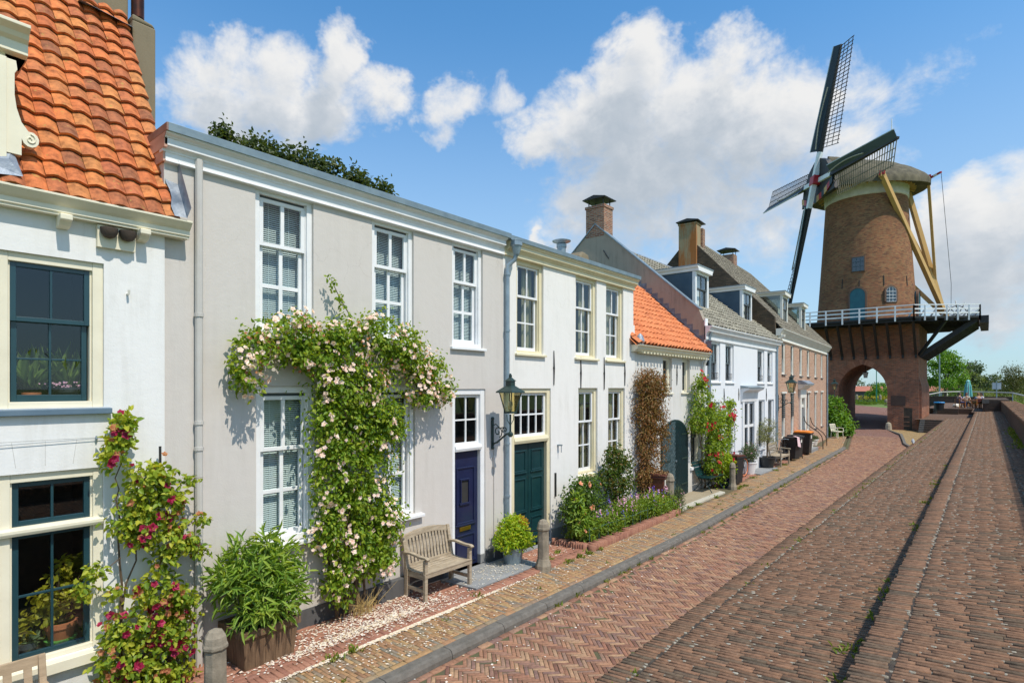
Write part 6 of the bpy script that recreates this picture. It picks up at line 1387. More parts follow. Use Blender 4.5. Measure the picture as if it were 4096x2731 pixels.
# further pots down the street
potted('potted_shrub', 'yellow green shrub in a dark blue glazed pot beside the slatted bench', 'potted shrub', (19.0, 6.62, 0), lambda T: pot_lathe(T, .17, .25, .34, mt('blue_glaze', (.012, .018, .05), (.02, .03, .08), 4, .2, coat=.5)), lambda T: (ball(T, [(0, 0, .72, .34, .32, .34), (.15, 0, .55, .26, .26, .2), (-.15, 0, .95, .25, .24, .2)], 2400, .06, K['leaf_box'], holes=20, hole_r=.1), blossoms('blossoms', T, [(-.1, -.3, .95), (.0, -.28, 1.15), (.12, -.3, .85)], [(0, -1, .3)]*3, .06, K['redrose'])))
potted('potted_shrub', 'grey green shrub with lilac flowers in a white tub on the pale doorstep', 'potted shrub', (22.4, 6.92, .03), lambda T: pot_lathe(T, .20, .28, .46, K['white'], .03), lambda T: (ball(T, [(0, 0, .82, .40, .36, .34), (.2, 0, .72, .26, .26, .24), (-.2, 0, .75, .26, .26, .26)], 2600, .06, K['leaf_grey'], width=.3, holes=24, hole_r=.1, droop=-.3), blossoms('blossoms', T, *surf_points([(0, 0, .82, .40, .36, .34)], 26, thr=-.2), .022, K['lilac'])))
def olive_plant(T):
    bl = [(-.25, 0, 1.55, .38, .34, .32), (.15, .0, 1.75, .34, .3, .28), (.45, -.05, 1.45, .36, .3, .3), (-.05, -.1, 1.25, .35, .3, .26), (-.5, 0, 1.25, .26, .24, .22), (.6, 0, 1.15, .25, .22, .2)]
    foliage('crown', T, bl, 4200, .062, K['leaf_olive'], (0, 0, 0), .26, .2, .6, holes=70, hole_r=.13, hole_f=.93, shell=.85, noise_=.22)
    stems('trunk', T, [([(0, 0, .4), (.04, 0, .7), (.0, 0, 1.0), (.1, 0, 1.3)], .035)]+[(wob((.02, 0, .95), (b[0], b[1], b[2]+.1), 5, .03), .014) for b in bl])
potted('olive_tree', 'small open crowned olive tree in a black tub outside the gabled house', 'potted tree', (24.5, 6.85, .02), lambda T: pot_lathe(T, .23, .31, .46, K['black_plastic'], .03), olive_plant)
for x, y, lab in ((33.0, 7.18, 'white window box pot with low green plants, nearer one on the brick house step'), (34.6, 7.3, 'white pot with a low green tuft, farther one on the brick house step')):
    potted('planted_pot', lab, 'plant pot', (x, y, .15), lambda T: pot_lathe(T, .2, .27, .34, K['offwhite'], .03), lambda T: ball(T, [(0, 0, .40, .28, .26, .12)], 500, .06, K['leaf_grey'], droop=-.3))
def bush(name, lab, loc, blobs, n, size, m, cat='bush', trunk=None, trunk_name='branches', **k):
    T = thing(name, lab, cat, loc); foliage('crown' if trunk else 'foliage', T, blobs, n, size, m, (0, 0, 0), **k)
    if trunk: stems(trunk_name, T, trunk, m=K['bark'], n=8)
    return T
bush('bush', 'dense green bush growing beside the white chair near the gate', (44.6, 8.3, -.05), [(0, 0, 1.3, 1.2, 1.1, 1.1), (-.6, -.3, .8, .8, .8, .8), (.5, -.5, .7, 1., .9, .7), (.1, 0, 2.2, .8, .8, .6), (-.5, .2, 1.8, .7, .7, .6), (.2, -.9, .5, .8, .5, .5)], 6500, .16, K['leaf_maple'], holes=40, hole_r=.3, shell=.6)
def tree(name, lab, loc, blobs, n, size, m, h, r=.25, cat='tree', **k):
    T = thing(name, lab, cat, loc); b = MB(); b.tube([(0, 0, 0), (.05*h/6, .02, h*.35), (0, 0, h*.62), (.1, .05, h*.85)], [r, r*.8, r*.5, r*.15], 9)
    tops = sorted(blobs, key=lambda q: -q[3])[:10]
    for q in tops: z0 = min(h*.55, max(h*.2, q[2]*.6)); b.tube([Vector((0, 0, z0)), Vector((q[0]*.5, q[1]*.5, (z0+q[2])/2+.1)), Vector((q[0], q[1], q[2]))], [r*.4, r*.25, r*.06], 6)
    b.build('trunk', K['bark'], T, smooth=True); foliage('crown', T, blobs, n, size, m, (0, 0, 0), **k); return T
def crown(h, w, k, zlo=.35, seed=1, taper=.5):
    r_ = random.Random(seed); out = []
    for i in range(k):
        t = r_.uniform(zlo, .97); a = r_.uniform(0, 6.28); ww = w*(1-taper*abs(t-.55)/.45)*math.sqrt(r_.random()); s = w*r_.uniform(.24, .42); out.append((math.cos(a)*ww*.8, math.sin(a)*ww*.8, h*t, s, s, s*.75))
    return out
# ---------------- trees, hedges and far country ----------------
tree('oak_tree', 'dark oak tree whose crown shows above the grey house roof', (14.5, 27.5, 0), [(-1.6, 1.4, 14.5, 1.0, 1.0, 1.3), (-2.0, 1.2, 15.5, .5, .5, .8), (-.6, .4, 14.5, 1.2, 1.2, 1.2), (-.2, 0, 14.8, .6, .6, .6), (.6, -1.2, 14.0, 1.2, 1.2, 1.2), (1.3, -2.6, 13.7, .9, .9, .9), (2.2, -3.6, 13.2, .8, .8, .9), (2.9, -4.6, 12.7, .7, .7, .8), (-2.6, 2.2, 14.6, .5, .5, .9), (0, -1, 12, 2.4, 2.4, 1.4)], 20000, .2, K['leaf_oak'], 13, .4, holes=60, hole_r=.35, shell=.9, noise_=.16)
tree('maple_tree', 'bright green maple tree beside the right flank of the mill gate', (100.5, 4.4, 1), crown(7.6, 2.9, 22, .22, 3, .45), 12000, .24, K['leaf_maple'], 7, .2, holes=90, hole_r=.5, shell=.75, noise_=.2)
tree('willow_tree', 'thin grey green tree with open top, next right of the maple', (114, 3.3, 0), crown(6.4, 3.2, 16, .35, 5), 6500, .26, K['leaf_willow'], 6, .2, holes=120, hole_r=.6, shell=.9, noise_=.25, width=.35)
tree('poplar_tree', 'round dark blue green tree standing behind the closed parasol', (150, 2.0, -1), crown(9.0, 4.5, 22, .3, 8), 9000, .34, K['leaf_grey'], 8, .3, holes=40, hole_r=.6, shell=.6)
tree('birch_tree', 'drooping olive brown birch tree at the right edge of the view', (112, -3.0, 0), [(0, 0, 5.7, 1.5, 1.5, 1.1), (-1.2, -.4, 4.8, 1.0, 1.0, 1.3), (1.2, .2, 4.9, 1.1, 1.1, 1.3), (0, -1, 4.2, 1.3, 1.3, 1.4), (.3, 1, 3.6, 1.4, 1.4, 1.4), (0, 0, 2.4, 1.8, 1.8, 1.3)], 6500, .22, leafmat('birch_leaves', [(.07, .085, .02), (.11, .12, .03), (.15, .13, .04)], .3), 5.5, .16, holes=90, hole_r=.5, droop=1.3, width=.35, noise_=.28)
hb = [(106, 1.2, 1.8, K['leaf_willow'], 'broad willow bush below the grey green tree, left of the parasol', 41, 2.3), (98, -.9, 1.3, K['leaf_grey'], 'silver green bush between the parasol and the white sign', 42, 2.1), (104, -3.8, 1.9, K['leaf_willow'], 'pale willow bush under the birch tree', 43, 2.4), (84, -4.2, 1.0, K['leaf_willow'], 'sunlit willow bush right of the white sign, behind the handrail', 44, 2.1), (72, -4.8, .5, K['leaf_willow'], 'nearest willow bush over the handrail at the right edge', 45, 2.0), (116, 5.6, 1.2, K['leaf_maple'], 'low green bush at the foot of the maple tree', 46, 2.0), (96, 1.6, .2, K['leaf_maple'], 'low bright bush behind the terrace end wall', 47, 1.6), (128, -5.5, 3.0, K['leaf_grey'], 'dark bush mass behind the birch tree', 48, 2.6), (66, -6.5, -.2, K['leaf_maple'], 'weedy green bush under the handrail by the parapet', 49, 1.5), (135, 1.0, 2.2, K['leaf_willow'], 'pale bush far behind the parasol', 50, 2.8), (90, -2.4, .6, K['leaf_maple'], 'leafy bush around the white sign post', 51, 1.6)]
for x, y, zt, m, lab, sd, w in hb:
    r_ = random.Random(sd); h = zt+2.2; bl = [(r_.uniform(-w, w), r_.uniform(-w*.8, w*.8), h*r_.uniform(.15, .75), w*.42, w*.42, h*.28) for _ in range(13)]
    bush('bush', lab, (x, y, -1.1), bl, 4200, .22, m, 'bush', [(wob((0, 0, 0), (b_[0], b_[1], b_[2]), 4, .1), .05) for b_ in bl], holes=50, hole_r=.4, shell=.7, width=.4, noise_=.22)
# through the arch
for x, y, w, lab, sd in ((106, 11.0, 1.4, 'young tree with dark leaves on the verge behind the green post', 61), (108, 13.6, .9, 'small open shrub on the verge left of the green post', 62)):
    r_ = random.Random(sd); bl = [(r_.uniform(-w, w), r_.uniform(-w, w), r_.uniform(.5, 2.4), .7, .7, .55) for _ in range(10)]
    bush('bush', lab, (x, y, 1.3), bl, 2600, .2, K['leaf_maple'], 'bush', [(wob((0, 0, 0), (b_[0], b_[1], b_[2]), 4, .08), .04) for b_ in bl], holes=40, hole_r=.35)
bl = [(x_, random.uniform(-.3, .3), .4, .8, .5, .45) for x_ in np.arange(-1, 14, .8)]
T = bush('hedge', 'low yellow green hedge along the verge seen through the arch', (98, 13.0, 1.35), [(b_[1]*1.5, b_[0]-2, b_[2], .5, .8, .45) for b_ in bl], 2600, .2, K['leaf_yellow'], 'hedge')
def far_wood(name, lab, pts, h, m, n, size):
    bl = []
    for (xa, ya), (xb, yb) in zip(pts, pts[1:]):
        L_ = math.hypot(xb-xa, yb-ya); k = max(2, int(L_/(h*.45)))
        for i in range(k): t = i/k; hh = h*random.uniform(.6, 1.05); bl.append((xa+(xb-xa)*t+random.uniform(-h, h)*.3, ya+(yb-ya)*t+random.uniform(-h, h)*.3, hh*.55-1.1, h*.42, h*.42, hh*.5))
    o = foliage(name, None, bl, n, size, m, (0, 0, 0), shell=.35, holes=0); tag(o, lab, 'wood', None, 'stuff')
far_wood('far_wood', 'distant line of blue green trees along the horizon', [(430, 150), (470, 60), (500, 20)], 10, K['leaf_grey'], 9000, 1.1)
far_wood('far_wood', 'wooded rise on the horizon right of the poplar tree', [(700, 8), (720, -40), (640, -90), (520, -110)], 17, K['leaf_grey'], 9000, 2.0)
far_wood('far_wood', 'far tree belt behind the mill, low on the horizon', [(330, 40), (400, 10), (380, -60), (330, -90)], 7, K['leaf_oak'], 7000, .9)
def barn(name, lab, x, y, w, d, rot):
    T = thing(name, lab, 'farm building', (x, y, -1.1), R(rot)); b = MB(); b.box(-w/2, w/2, -d/2, d/2, 0, 3.2); b.prism([(-d/2, 3.2), (d/2, 3.2), (0, 5.2)], 'x', -w/2+.1, w/2-.1); b.build('wall', mt('barn_boards', (.05, .05, .055), (.08, .08, .08), 3, .9), T)
    b = MB(); b.quad((-w/2-.5, -d/2-.6, 3.05), (w/2+.5, -d/2-.6, 3.05), (w/2+.5, 0, 5.35), (-w/2-.5, 0, 5.35)); b.quad((-w/2-.5, d/2+.6, 3.05), (w/2+.5, d/2+.6, 3.05), (w/2+.5, 0, 5.35), (-w/2-.5, 0, 5.35)); b.build('roof', mt('barn_tiles', (.44, .16, .10), (.38, .13, .08), .6, .8), T)
    b = MB(); b.box(-w/2-.03, -w/2, -1.2, 1.2, 0, 2.4); b.build('door', K['offwhite'], T)
barn('farm_barn', 'long low farm barn with salmon red roof, left one seen through the arch', 300, 49, 26, 12, 100)
barn('farm_barn', 'second red roofed farm barn, farther right through the arch', 312, 24, 22, 11, 85)
# ---------------- street furniture and small things ----------------
def bollard():
    T = thing('bollard', 'octagonal stone bollard standing beside the zinc tub and pavement edging', 'bollard', (8.24, 6.10, 0), R(10), 'old stone bollards')
    b = MB(); n = 8; b.lathe([(.15, -.05), (.145, .10), (.105, .22), (.10, .72), (.118, .73), (.118, .76), (.108, .78), (.098, .84), (.065, .895), (.02, .915)], (0, 0, 0), n, a0=R(22.5)); b.build('post', K['bollard'], T, bevel=.008); return T
B0 = bollard()
copyto(B0, (2.45, 5.78, 0), R(30), 'grey stone bollard in the foreground left of the wooden planter')
copyto(B0, (14.25, 6.42, 0), R(5), 'stone bollard entwined with yellow flowers by the brown bin', scale=1.12)
copyto(B0, (18.75, 6.30, 0), R(20), 'stone bollard between the blue glazed pot and the grey wheelie bin', scale=.95)
q = MB(); q.tube([(8.24, 6.12, .70), (8.22, 6.45, .66), (8.2, 6.8, .68), (8.19, 7.09, .72)], .012, 6); tag(q.build('iron_rod', K['black_iron']), 'thin black iron rod from the stone bollard to the house wall', 'rod')
q = MB(); q.tube([(14.25, 6.42, .72), (14.1, 6.75, .70), (14.0, 7.1, .72)], .012, 6); tag(q.build('iron_rod', K['black_iron']), 'thin black iron rod from the bollard across the brown bin', 'rod')
def teak_bench(name, lab, loc, rot, w, arched=True, m=None):
    m = m or K['teak']; T = thing(name, lab, 'bench', loc, rot)   # local: back at +y, front at -y
    for s in (-1, 1):
        b = MB(); b.bar((s*(w/2-.03), -.22, 0), (s*(w/2-.03), -.22, .62), .055, .055); b.build('leg', m, T, bevel=.005)
        b = MB(); b.bar((s*(w/2-.03), .21, 0), (s*(w/2-.03), .20, .42), .055, .07); b.bar((s*(w/2-.03), .20, .41), (s*(w/2-.03), .31, .92), .055, .055, 0, (0, 1, 0)); b.build('leg', m, T, bevel=.005)
        b = MB(); pts = [(s*(w/2-.03), .27, .66), (s*(w/2-.03), .1, .675), (s*(w/2-.03), -.12, .65), (s*(w/2-.03), -.25, .655), (s*(w/2-.03), -.29, .63)]
        for p, c in zip(pts, pts[1:]): b.bar(p, c, .065, .035)
        b.build('armrest', m, T, bevel=.006)
        b = MB(); b.bar((s*(w/2-.03), -.2, .15), (s*(w/2-.03), .2, .15), .03, .05); b.bar((s*(w/2-.03), -.2, .36), (s*(w/2-.03), .2, .36), .035, .07); b.build('side_rail', m, T)
    b = MB()
    for k in range(7): y = -.23+.068*k; z = .425-.02*math.sin(math.pi*k/6); b.box(-w/2+.01, w/2-.01, y-.028, y+.028, z-.01, z+.012)
    b.bar((-w/2, -.235, .385), (w/2, -.235, .385), .03, .07); b.build('seat', m, T, bevel=.004)
    b = MB(); n = 14
    for k in range(n+1):
        x0 = -w/2+w*k/(n+1); x1 = -w/2+w*(k+1)/(n+1); f = lambda x: .86+(.07*(1-(2*x/w)**2) if arched else .02)
        b.add([(x0, .29, f(x0)-.05), (x1, .29, f(x1)-.05), (x1, .30, f(x1)+.035), (x0, .30, f(x0)+.035), (x0, .325, f(x0)-.05), (x1, .325, f(x1)-.05), (x1, .335, f(x1)+.035), (x0, .335, f(x0)+.035)], [(0, 1, 2, 3), (7, 6, 5, 4), (3, 2, 6, 7), (0, 4, 5, 1)])
    b.build('top_rail', m, T)
    b = MB()
    for k in range(13 if arched else 7): 
        nn = 13 if arched else 7; x = -w/2+.06+(w-.12)*(k+.5)/nn; f = .84+(.06*(1-(2*x/w)**2) if arched else .02); b.bar((x, .215, .44), (x, .305, f), .042 if arched else .06, .016, 0, (0, 1, 0))
    b.bar((-w/2+.05, .21, .45), (w/2-.05, .21, .45), .03, .05); b.build('backrest', m, T); return T
teak_bench('garden_bench', 'weathered grey teak bench with curved slatted back near the navy door', (6.30, 6.74, .03), 0, 1.02)
K['teak_warm'] = mt('pale_teak', (.42, .31, .20), (.33, .24, .15), 6, .75, .4, 40, stretch=(1, 1, 6))
teak_bench('garden_bench', 'pale wooden bench whose back post shows at the lower left corner', (.78, 6.47, -.14), 0, 1.12, False, K['teak_warm'])
teak_bench('garden_bench', 'greyed wooden bench behind the olive tree outside the gabled house', (25.9, 6.75, .02), 0, 1.3, False, K['teak'])
def slat_bench():
    T = thing('slatted_bench', 'dark green slatted bench with a scrolled back by the barn house window', 'bench', (18.0, 6.80, .03)); w = 1.15
    P = [(.34, .90), (.30, .84), (.25, .74), (.22, .64), (.19, .55), (.13, .47), (.04, .44), (-.07, .445), (-.18, .45), (-.29, .45)]
    b = MB()
    for (y, z), (y2, z2) in zip(P, P[1:]): b.bar((-w/2, (y+y2)/2, (z+z2)/2), (w/2, (y+y2)/2, (z+z2)/2), math.hypot(y2-y, z2-z)*.86, .022, 0, (0, -(z2-z), (y2-y)) if abs(z2-z) > .03 else (0, 0, 1))
    b.build('slats', K['darkgreen'], T)
    for s in (-1, 1):
        x = s*(w/2-.08); b = MB(); b.tube([(x, y, z-.03) for y, z in P], .014, 6); b.tube([(x, .15, .44), (x, .06, .30), (x, .18, .12), (x, .30, 0)], .014, 6); b.tube([(x, -.22, .42), (x, -.12, .28), (x, -.22, .12), (x, -.30, 0)], .014, 6); b.tube([(x, .10, .25), (x, 0, .30), (x, -.14, .26)], .012, 6); b.build('iron_leg', K['green_iron'], T)
slat_bench()
def wheelie(name, lab, loc, rot, w, d, h, m, lid, sticker=True, group=None, open_=0.):
    T = thing(name, lab, 'wheelie bin', loc, rot, group); b = MB(); a = .82
    b.add([(-w/2*a, -d/2*a, .06), (w/2*a, -d/2*a, .06), (w/2*a, d/2*a, .02), (-w/2*a, d/2*a, .02), (-w/2, -d/2, h*.93), (w/2, -d/2, h*.93), (w/2, d/2, h*.95), (-w/2, d/2, h*.95)], [(0, 3, 2, 1), (0, 1, 5, 4), (1, 2, 6, 5), (2, 3, 7, 6), (3, 0, 4, 7), (4, 5, 6, 7)]); b.box(-w/2-.02, w/2+.02, -d/2-.03, d/2+.02, h*.88, h*.945); b.build('body', m, T, bevel=.02)
    b = MB(); b.prism([(-d/2-.05, h*.945), (-d/2-.05, h*.97), (-d/4, h*1.01), (d/2, h*1.015), (d/2+.03, h*.945)], 'x', -w/2-.03, w/2+.03); l = b.build('lid', lid, T, bevel=.015)
    b = MB(); b.tube([(-w/2+.04, d/2+.06, h*.93), (w/2-.04, d/2+.06, h*.93)], .016, 8); b.build('handle', m, T)
    for s in (-1, 1): b = MB(); b.tube([(s*w*.36-.025, d/2*.86, .1), (s*w*.36+.025, d/2*.86, .1)], .1, 16); b.build('wheel', K['rubber'], T)
    if sticker: b = MB(); b.box(-w*.25, w*.02, -d/2-.008, -d/2+.01, h*.70, h*.84); b.build('sticker', K['offwhite'], T)
    return T
wheelie('wheelie_bin', 'reddish brown wheelie bin behind the flower bed, its lid strewn with dry leaves', (14.05, 6.72, 0), R(15), .5, .52, 1.02, K['brown_plastic'], K['brown_plastic'])
q = thing('dry_leaves', 'dry brown vine leaves caught on the brown bin lid', 'leaves', (14.05, 6.7, 1.03)); foliage('leaf_litter', q, [(0, -.1, .02, .28, .22, .05)], 220, .05, leafmat('dry_leaf', [(.22, .12, .05), (.3, .18, .07), (.16, .09, .04)], .1), (0, 0, 0), .5)
wheelie('wheelie_bin', 'dark grey wheelie bin with brown lid behind the stone bollard by the bicycle', (19.85, 6.62, 0), R(80), .48, .5, 1.0, K['black_plastic'], K['brown_plastic'], False)
wheelie('wheelie_bin', 'black wheelie bin with a pink cloth over it, nearer of the two', (28.1, 6.78, .02), R(-10), .52, .55, 1.02, K['black_plastic'], K['black_plastic'], False)
wheelie('wheelie_bin', 'black wheelie bin standing behind the cloth draped one', (28.85, 6.82, .02), R(-5), .52, .55, 1.06, K['black_plastic'], K['black_plastic'])
wheelie('wheelie_bin', 'wide black bin with an orange lid before the brick house', (31.0, 6.95, .02), R(4), .95, .7, 1.12, K['black_plastic'], mt('orange_plastic', (.75, .22, .01), (.7, .2, .01), 4, .4))
q = MB(); pts = [(-.24, -.26, .05), (.1, -.28, .02), (.2, -.2, -.05), (-.26, -.3, -.35), (.12, -.33, -.42), (.24, -.24, -.3), (-.25, -.1, .08), (.15, -.1, .06)]
q.add(pts, [(6, 7, 1, 0), (0, 1, 4, 3), (1, 2, 5, 4), (1, 7, 2)]); o = q.build('cloth', mt('pink_cloth', (.72, .42, .46), (.82, .66, .66), 14, .9)); o.location = (28.0, 6.76, 1.02); sol = o.modifiers.new('thick', 'SOLIDIFY'); sol.thickness = .012; tag(o, 'pink checked cloth draped over the nearer black wheelie bin', 'cloth')
def bike(name, lab, loc, rot, rim, frame, basket=False, s=1.):
    T = thing(name, lab, 'bicycle', loc, rot); r = .34
    for x in (-.55, .55):
        ring = [(x+r*math.cos(a), 0, r+.02+r*math.sin(a)) for a in np.linspace(0, 2*math.pi, 29)]; b = MB(); b.tube(ring, .02, 6, cap=False); w = b.build('wheel', K['rubber'], T)
        b = MB(); b.tube([(x+(r-.028)*math.cos(a), 0, r+.02+(r-.028)*math.sin(a)) for a in np.linspace(0, 2*math.pi, 29)], .014, 6, cap=False); b.build('rim', rim, w)
        b = MB()
        for k in range(14): a = 2*math.pi*k/14; b.tube([(x, 0, r+.02), (x+(r-.03)*math.cos(a), 0, r+.02+(r-.03)*math.sin(a))], .0025, 3)
        b.tube([(x, -.05, r+.02), (x, .05, r+.02)], .022, 8); b.build('spokes', K['zinc'], w)
        b = MB(); b.tube([(x+(r+.035)*math.cos(a), 0, r+.02+(r+.035)*math.sin(a)) for a in np.linspace(.2, 2.7, 12)], .014, 5); b.build('mudguard', frame, T)
    b = MB(); S_, C_, H_ = (.2, 0, .92), (.08, 0, .30), (-.42, 0, .86)
    for p, c in (((-.38, 0, .80), (.08, 0, .34)), ((-.36, 0, .70), (.06, 0, .28)), ((.08, 0, .28), S_), ((.08, 0, .28), (.55, 0, .36)), ((.17, 0, .78), (.55, 0, .36)), ((-.34, 0, .66), H_), ((-.40, 0, .62), (-.55, 0, .36)), ((-.36, 0, .62), (-.37, 0, .86))): b.tube([p, c], .017, 7)
    b.build('frame', frame, T)
    b = MB(); b.tube([(-.34, -.28, 1.0), (-.42, -.2, 1.02), (-.46, 0, 1.0), (-.42, .2, 1.02), (-.34, .28, 1.0)], .012, 6); b.tube([(-.46, 0, 1.0), (-.37, 0, .84)], .014, 6); b.build('handlebar', K['zinc'], T)
    b = MB(); b.lathe([(.03, 0), (.11, .02), (.12, .05), (.06, .08)], (.22, 0, .92), 10, squash=.65); b.build('saddle', K['black_plastic'], T)
    b = MB(); b.box(.32, .78, -.06, .06, .72, .735); b.tube([(.75, 0, .73), (.56, .03, .38)], .008, 5); b.tube([(.05, -.1, .28), (.11, .1, .32)], .012, 5); b.tube([(.08, -.14, .18), (.08, -.14, .40)], .012, 5); b.build('carrier', K['black_iron'], T)
    if basket: b = MB(); b.prism([(-.80, .74), (-.50, .74), (-.46, .98), (-.84, .98)], 'y', -.17, .17); b.build('basket', K['black_plastic'], T)
    return T
bike('bicycle', 'black bicycle with orange rims leaning outside the gabled house', (20.9, 6.85, .02), R(-6), mt('orange_rim', (.75, .20, .06), (.7, .18, .05), 4, .4), K['black_iron'])
bike('bicycle', 'blue black bicycle half hidden behind the two black bins', (27.3, 6.95, .02), R(4), K['zinc'], K['black_iron'])
bike('bicycle', 'black bicycle parked beside the gate steps behind the mill', (66.6, 4.9, .93), R(-60), K['zinc'], K['black_iron'])
bike('bicycle', 'dark electric bicycle standing on the grass verge seen through the arch', (82, 11.4, 1.38), R(-55), K['black_iron'], K['black_iron'])
bike('bicycle', 'dark bicycle with a basket by the cafe, partly hidden by the arch', (76.5, 12.3, 1.2), R(15), K['black_iron'], K['black_iron'], True)
# lanterns
def lantern(T, c, s=1.):
    x, y, z = c; n = 4; g = MB(); a0 = R(45)
    body = [(.10*s, 0), (.20*s, .36*s)]; b = MB()
    for k in range(4):
        a = a0+k*math.pi/2; b.bar((x+body[0][0]*math.cos(a), y+body[0][0]*math.sin(a), z), (x+body[1][0]*math.cos(a), y+body[1][0]*math.sin(a), z+.36*s), .018*s, .018*s)
    b.lathe([(.12*s, -.02*s), (.12*s, .01*s)], (x, y, z), 4, a0=a0); b.lathe([(.27*s, .35*s), (.26*s, .375*s), (.085*s, .48*s), (.085*s, .56*s), (.11*s, .565*s), (.06*s, .60*s), (.025*s, .63*s), (.03*s, .66*s), (.012*s, .70*s)], (x, y, z), 4, a0=a0)
    l = b.build('lantern', K['green_iron'], T); g.lathe([(.098*s, .01*s), (.196*s, .35*s)], (x, y, z), 4, a0=a0); g.build('lantern_glass', K['lamp_glass'], l)
    g = MB(); g.lathe([(.03*s, 0), (.045*s, .05*s), (.045*s, .16*s), (.02*s, .18*s)], (x, y, z+.02*s), 10); g.build('bulb', K['offwhite'], l)
K['lamp_glass'] = glassmat('lamp_glass', (.86, .80, .55), .15, 1.5, 1.6)
def wall_lamp(lab, x, y, z, reach, s=1.):
    T = thing('wall_lantern', lab, 'street lamp', (x, y, z), 0, 'old wall lanterns', world=True)
    b = MB(); b.box(x-.025, x+.025, y-.03, y-.004, z-.24*s, z+.24*s); b.lathe([(.02, -.03), (.035, 0), (.02, .03)], (x, y-.02, z+.27*s), 8); b.lathe([(.02, -.03), (.035, 0), (.02, .03)], (x, y-.02, z-.27*s), 8)
    P = lambda u, w: (x, y-u, z+w)
    b.tube([P(.03, -.20*s), P(.14*s, -.16*s), P(.26*s, -.07*s), P(.36*s, .0), P(reach, .02)], .018, 7)
    sp = lambda cu, cw, r0, t0, t1, n=14: [P(cu+(r0*(1-.8*i/n))*math.cos(t0+(t1-t0)*i/n), cw+(r0*(1-.8*i/n))*math.sin(t0+(t1-t0)*i/n)) for i in range(n+1)]
    b.tube(sp(.15*s, .03*s, .11*s, -1.2, 7.0), .011, 6); b.tube(sp(.32*s, .07*s, .06*s, 4.0, -3.0), .010, 6); b.tube([P(.03, .14*s), P(.10*s, .17*s), P(.2*s, .10*s), P(.30*s, .12*s)], .010, 6); b.lathe([(.02, -.05), (.05, -.02), (.05, .02), (.02, .05)], P(reach, .0), 8)
    b.build('bracket', K['green_iron'], T)
    b = MB(); b.tube([P(reach, .03), P(reach, .36*s)], .016, 8)
    for sx in (-1, 1): b.tube([(x+sx*.015, y-reach, z+.18*s), (x+sx*.09*s, y-reach, z+.26*s), (x+sx*.10*s, y-reach, z+.36*s)], .008, 5)
    b.build('stem', K['green_iron'], T)
    lantern(T, P(reach, .40*s), s)
wall_lamp('green iron wall lantern on a scrolled bracket between the navy and green doors', 7.97, 7.09, 2.42, .45)
wall_lamp('iron wall lantern on a scrolled bracket at the brick house corner by the drainpipe', 26.95, 7.09, 2.62, .55, 1.15)
wall_lamp('far wall lantern at the right end of the brick house', 41.25, 7.88, 2.75, .42, 1.05)
T = thing('hanging_lantern', 'square lantern hanging inside the mouth of the gate arch', 'lamp', (55.2, 7.7, 4.2), world=True)
q = MB(); q.tube([(55.2, 7.7, 4.55), (55.2, 7.7, 5.25)], .02, 6); q.build('rod', K['black_iron'], T)
q = MB(); q.lathe([(.16, 0), (.25, .40)], (55.2, 7.7, 4.15), 4, a0=R(45)); q.build('lantern_glass', mt('frosted', (.45, .45, .42), (.4, .4, .38), 3, .4), T); q = MB(); q.lathe([(.29, .40), (.28, .43), (.08, .5)], (55.2, 7.7, 4.15), 4, a0=R(45)); q.lathe([(.18, -.03), (.18, 0)], (55.2, 7.7, 4.15), 4, a0=R(45)); q.build('lantern_frame', K['black_iron'], T)
# curved iron handrails by the steps
def handrail(lab, pts):
    q = MB(); q.tube(pts, .022, 8); tag(q.build('handrail', K['black_iron'], None, smooth=True), lab, 'handrail', 'curved iron step rails')
def rail_pts(x0, y0, z0, x1, y1): return [(x0, y0, z0+.35), (x0+.1, y0-.02, z0+.12), (x0+.35, y0-.05, z0-.05), (x0+(x1-x0)*.45, y0+(y1-y0)*.45, z0-.30), (x0+(x1-x0)*.75, y0+(y1-y0)*.75, z0-.52), (x0+(x1-x0)*.93, y0+(y1-y0)*.93, z0-.75), (x1, y1, z0-1.05), (x1, y1, -.02)]
handrail('curved black iron handrail left of the brick house door', rail_pts(32.6, 7.3, 1.45, 34.3, 6.75)); handrail('curved black iron handrail right of the brick house door', rail_pts(34.6, 7.42, 1.30, 36.3, 6.95))
handrail('short curved black handrail beside the orange lidded bin', [(27.75, 7.1, .95), (28.2, 6.9, .92), (28.7, 6.7, .78), (29.0, 6.6, .55), (29.1, 6.58, -.02)])
# white garden chair near the gate
T = thing('garden_chair', 'cream white garden armchair in front of the green bush near the gate', 'chair', (42.6, 7.55, -.02), R(-25)); cw = K['cream_pale']
for sx in (-1, 1):
    for sy in (-1, 1): q = MB(); q.bar((sx*.27, sy*.25, 0), (sx*.25, sy*.22, .44), .04, .04); q.build('leg', cw, T)
    q = MB(); q.tube([(sx*.27, .24, .66), (sx*.29, 0, .68), (sx*.29, -.22, .66), (sx*.27, -.26, .44)], .022, 6); q.build('armrest', cw, T)
q = MB(); q.box(-.27, .27, -.25, .25, .42, .46); q.build('seat', cw, T, bevel=.01); q = MB(); q.bar((-.24, .24, .46), (-.25, .36, .92), .04, .03); q.bar((.24, .24, .46), (.25, .36, .92), .04, .03); q.bar((-.25, .36, .90), (.25, .36, .90), .03, .06)
for k in range(4): q.bar((-.15+.1*k, .26, .48), (-.15+.1*k, .35, .88), .05, .015, 0, (0, 1, 0))
q.build('backrest', cw, T)
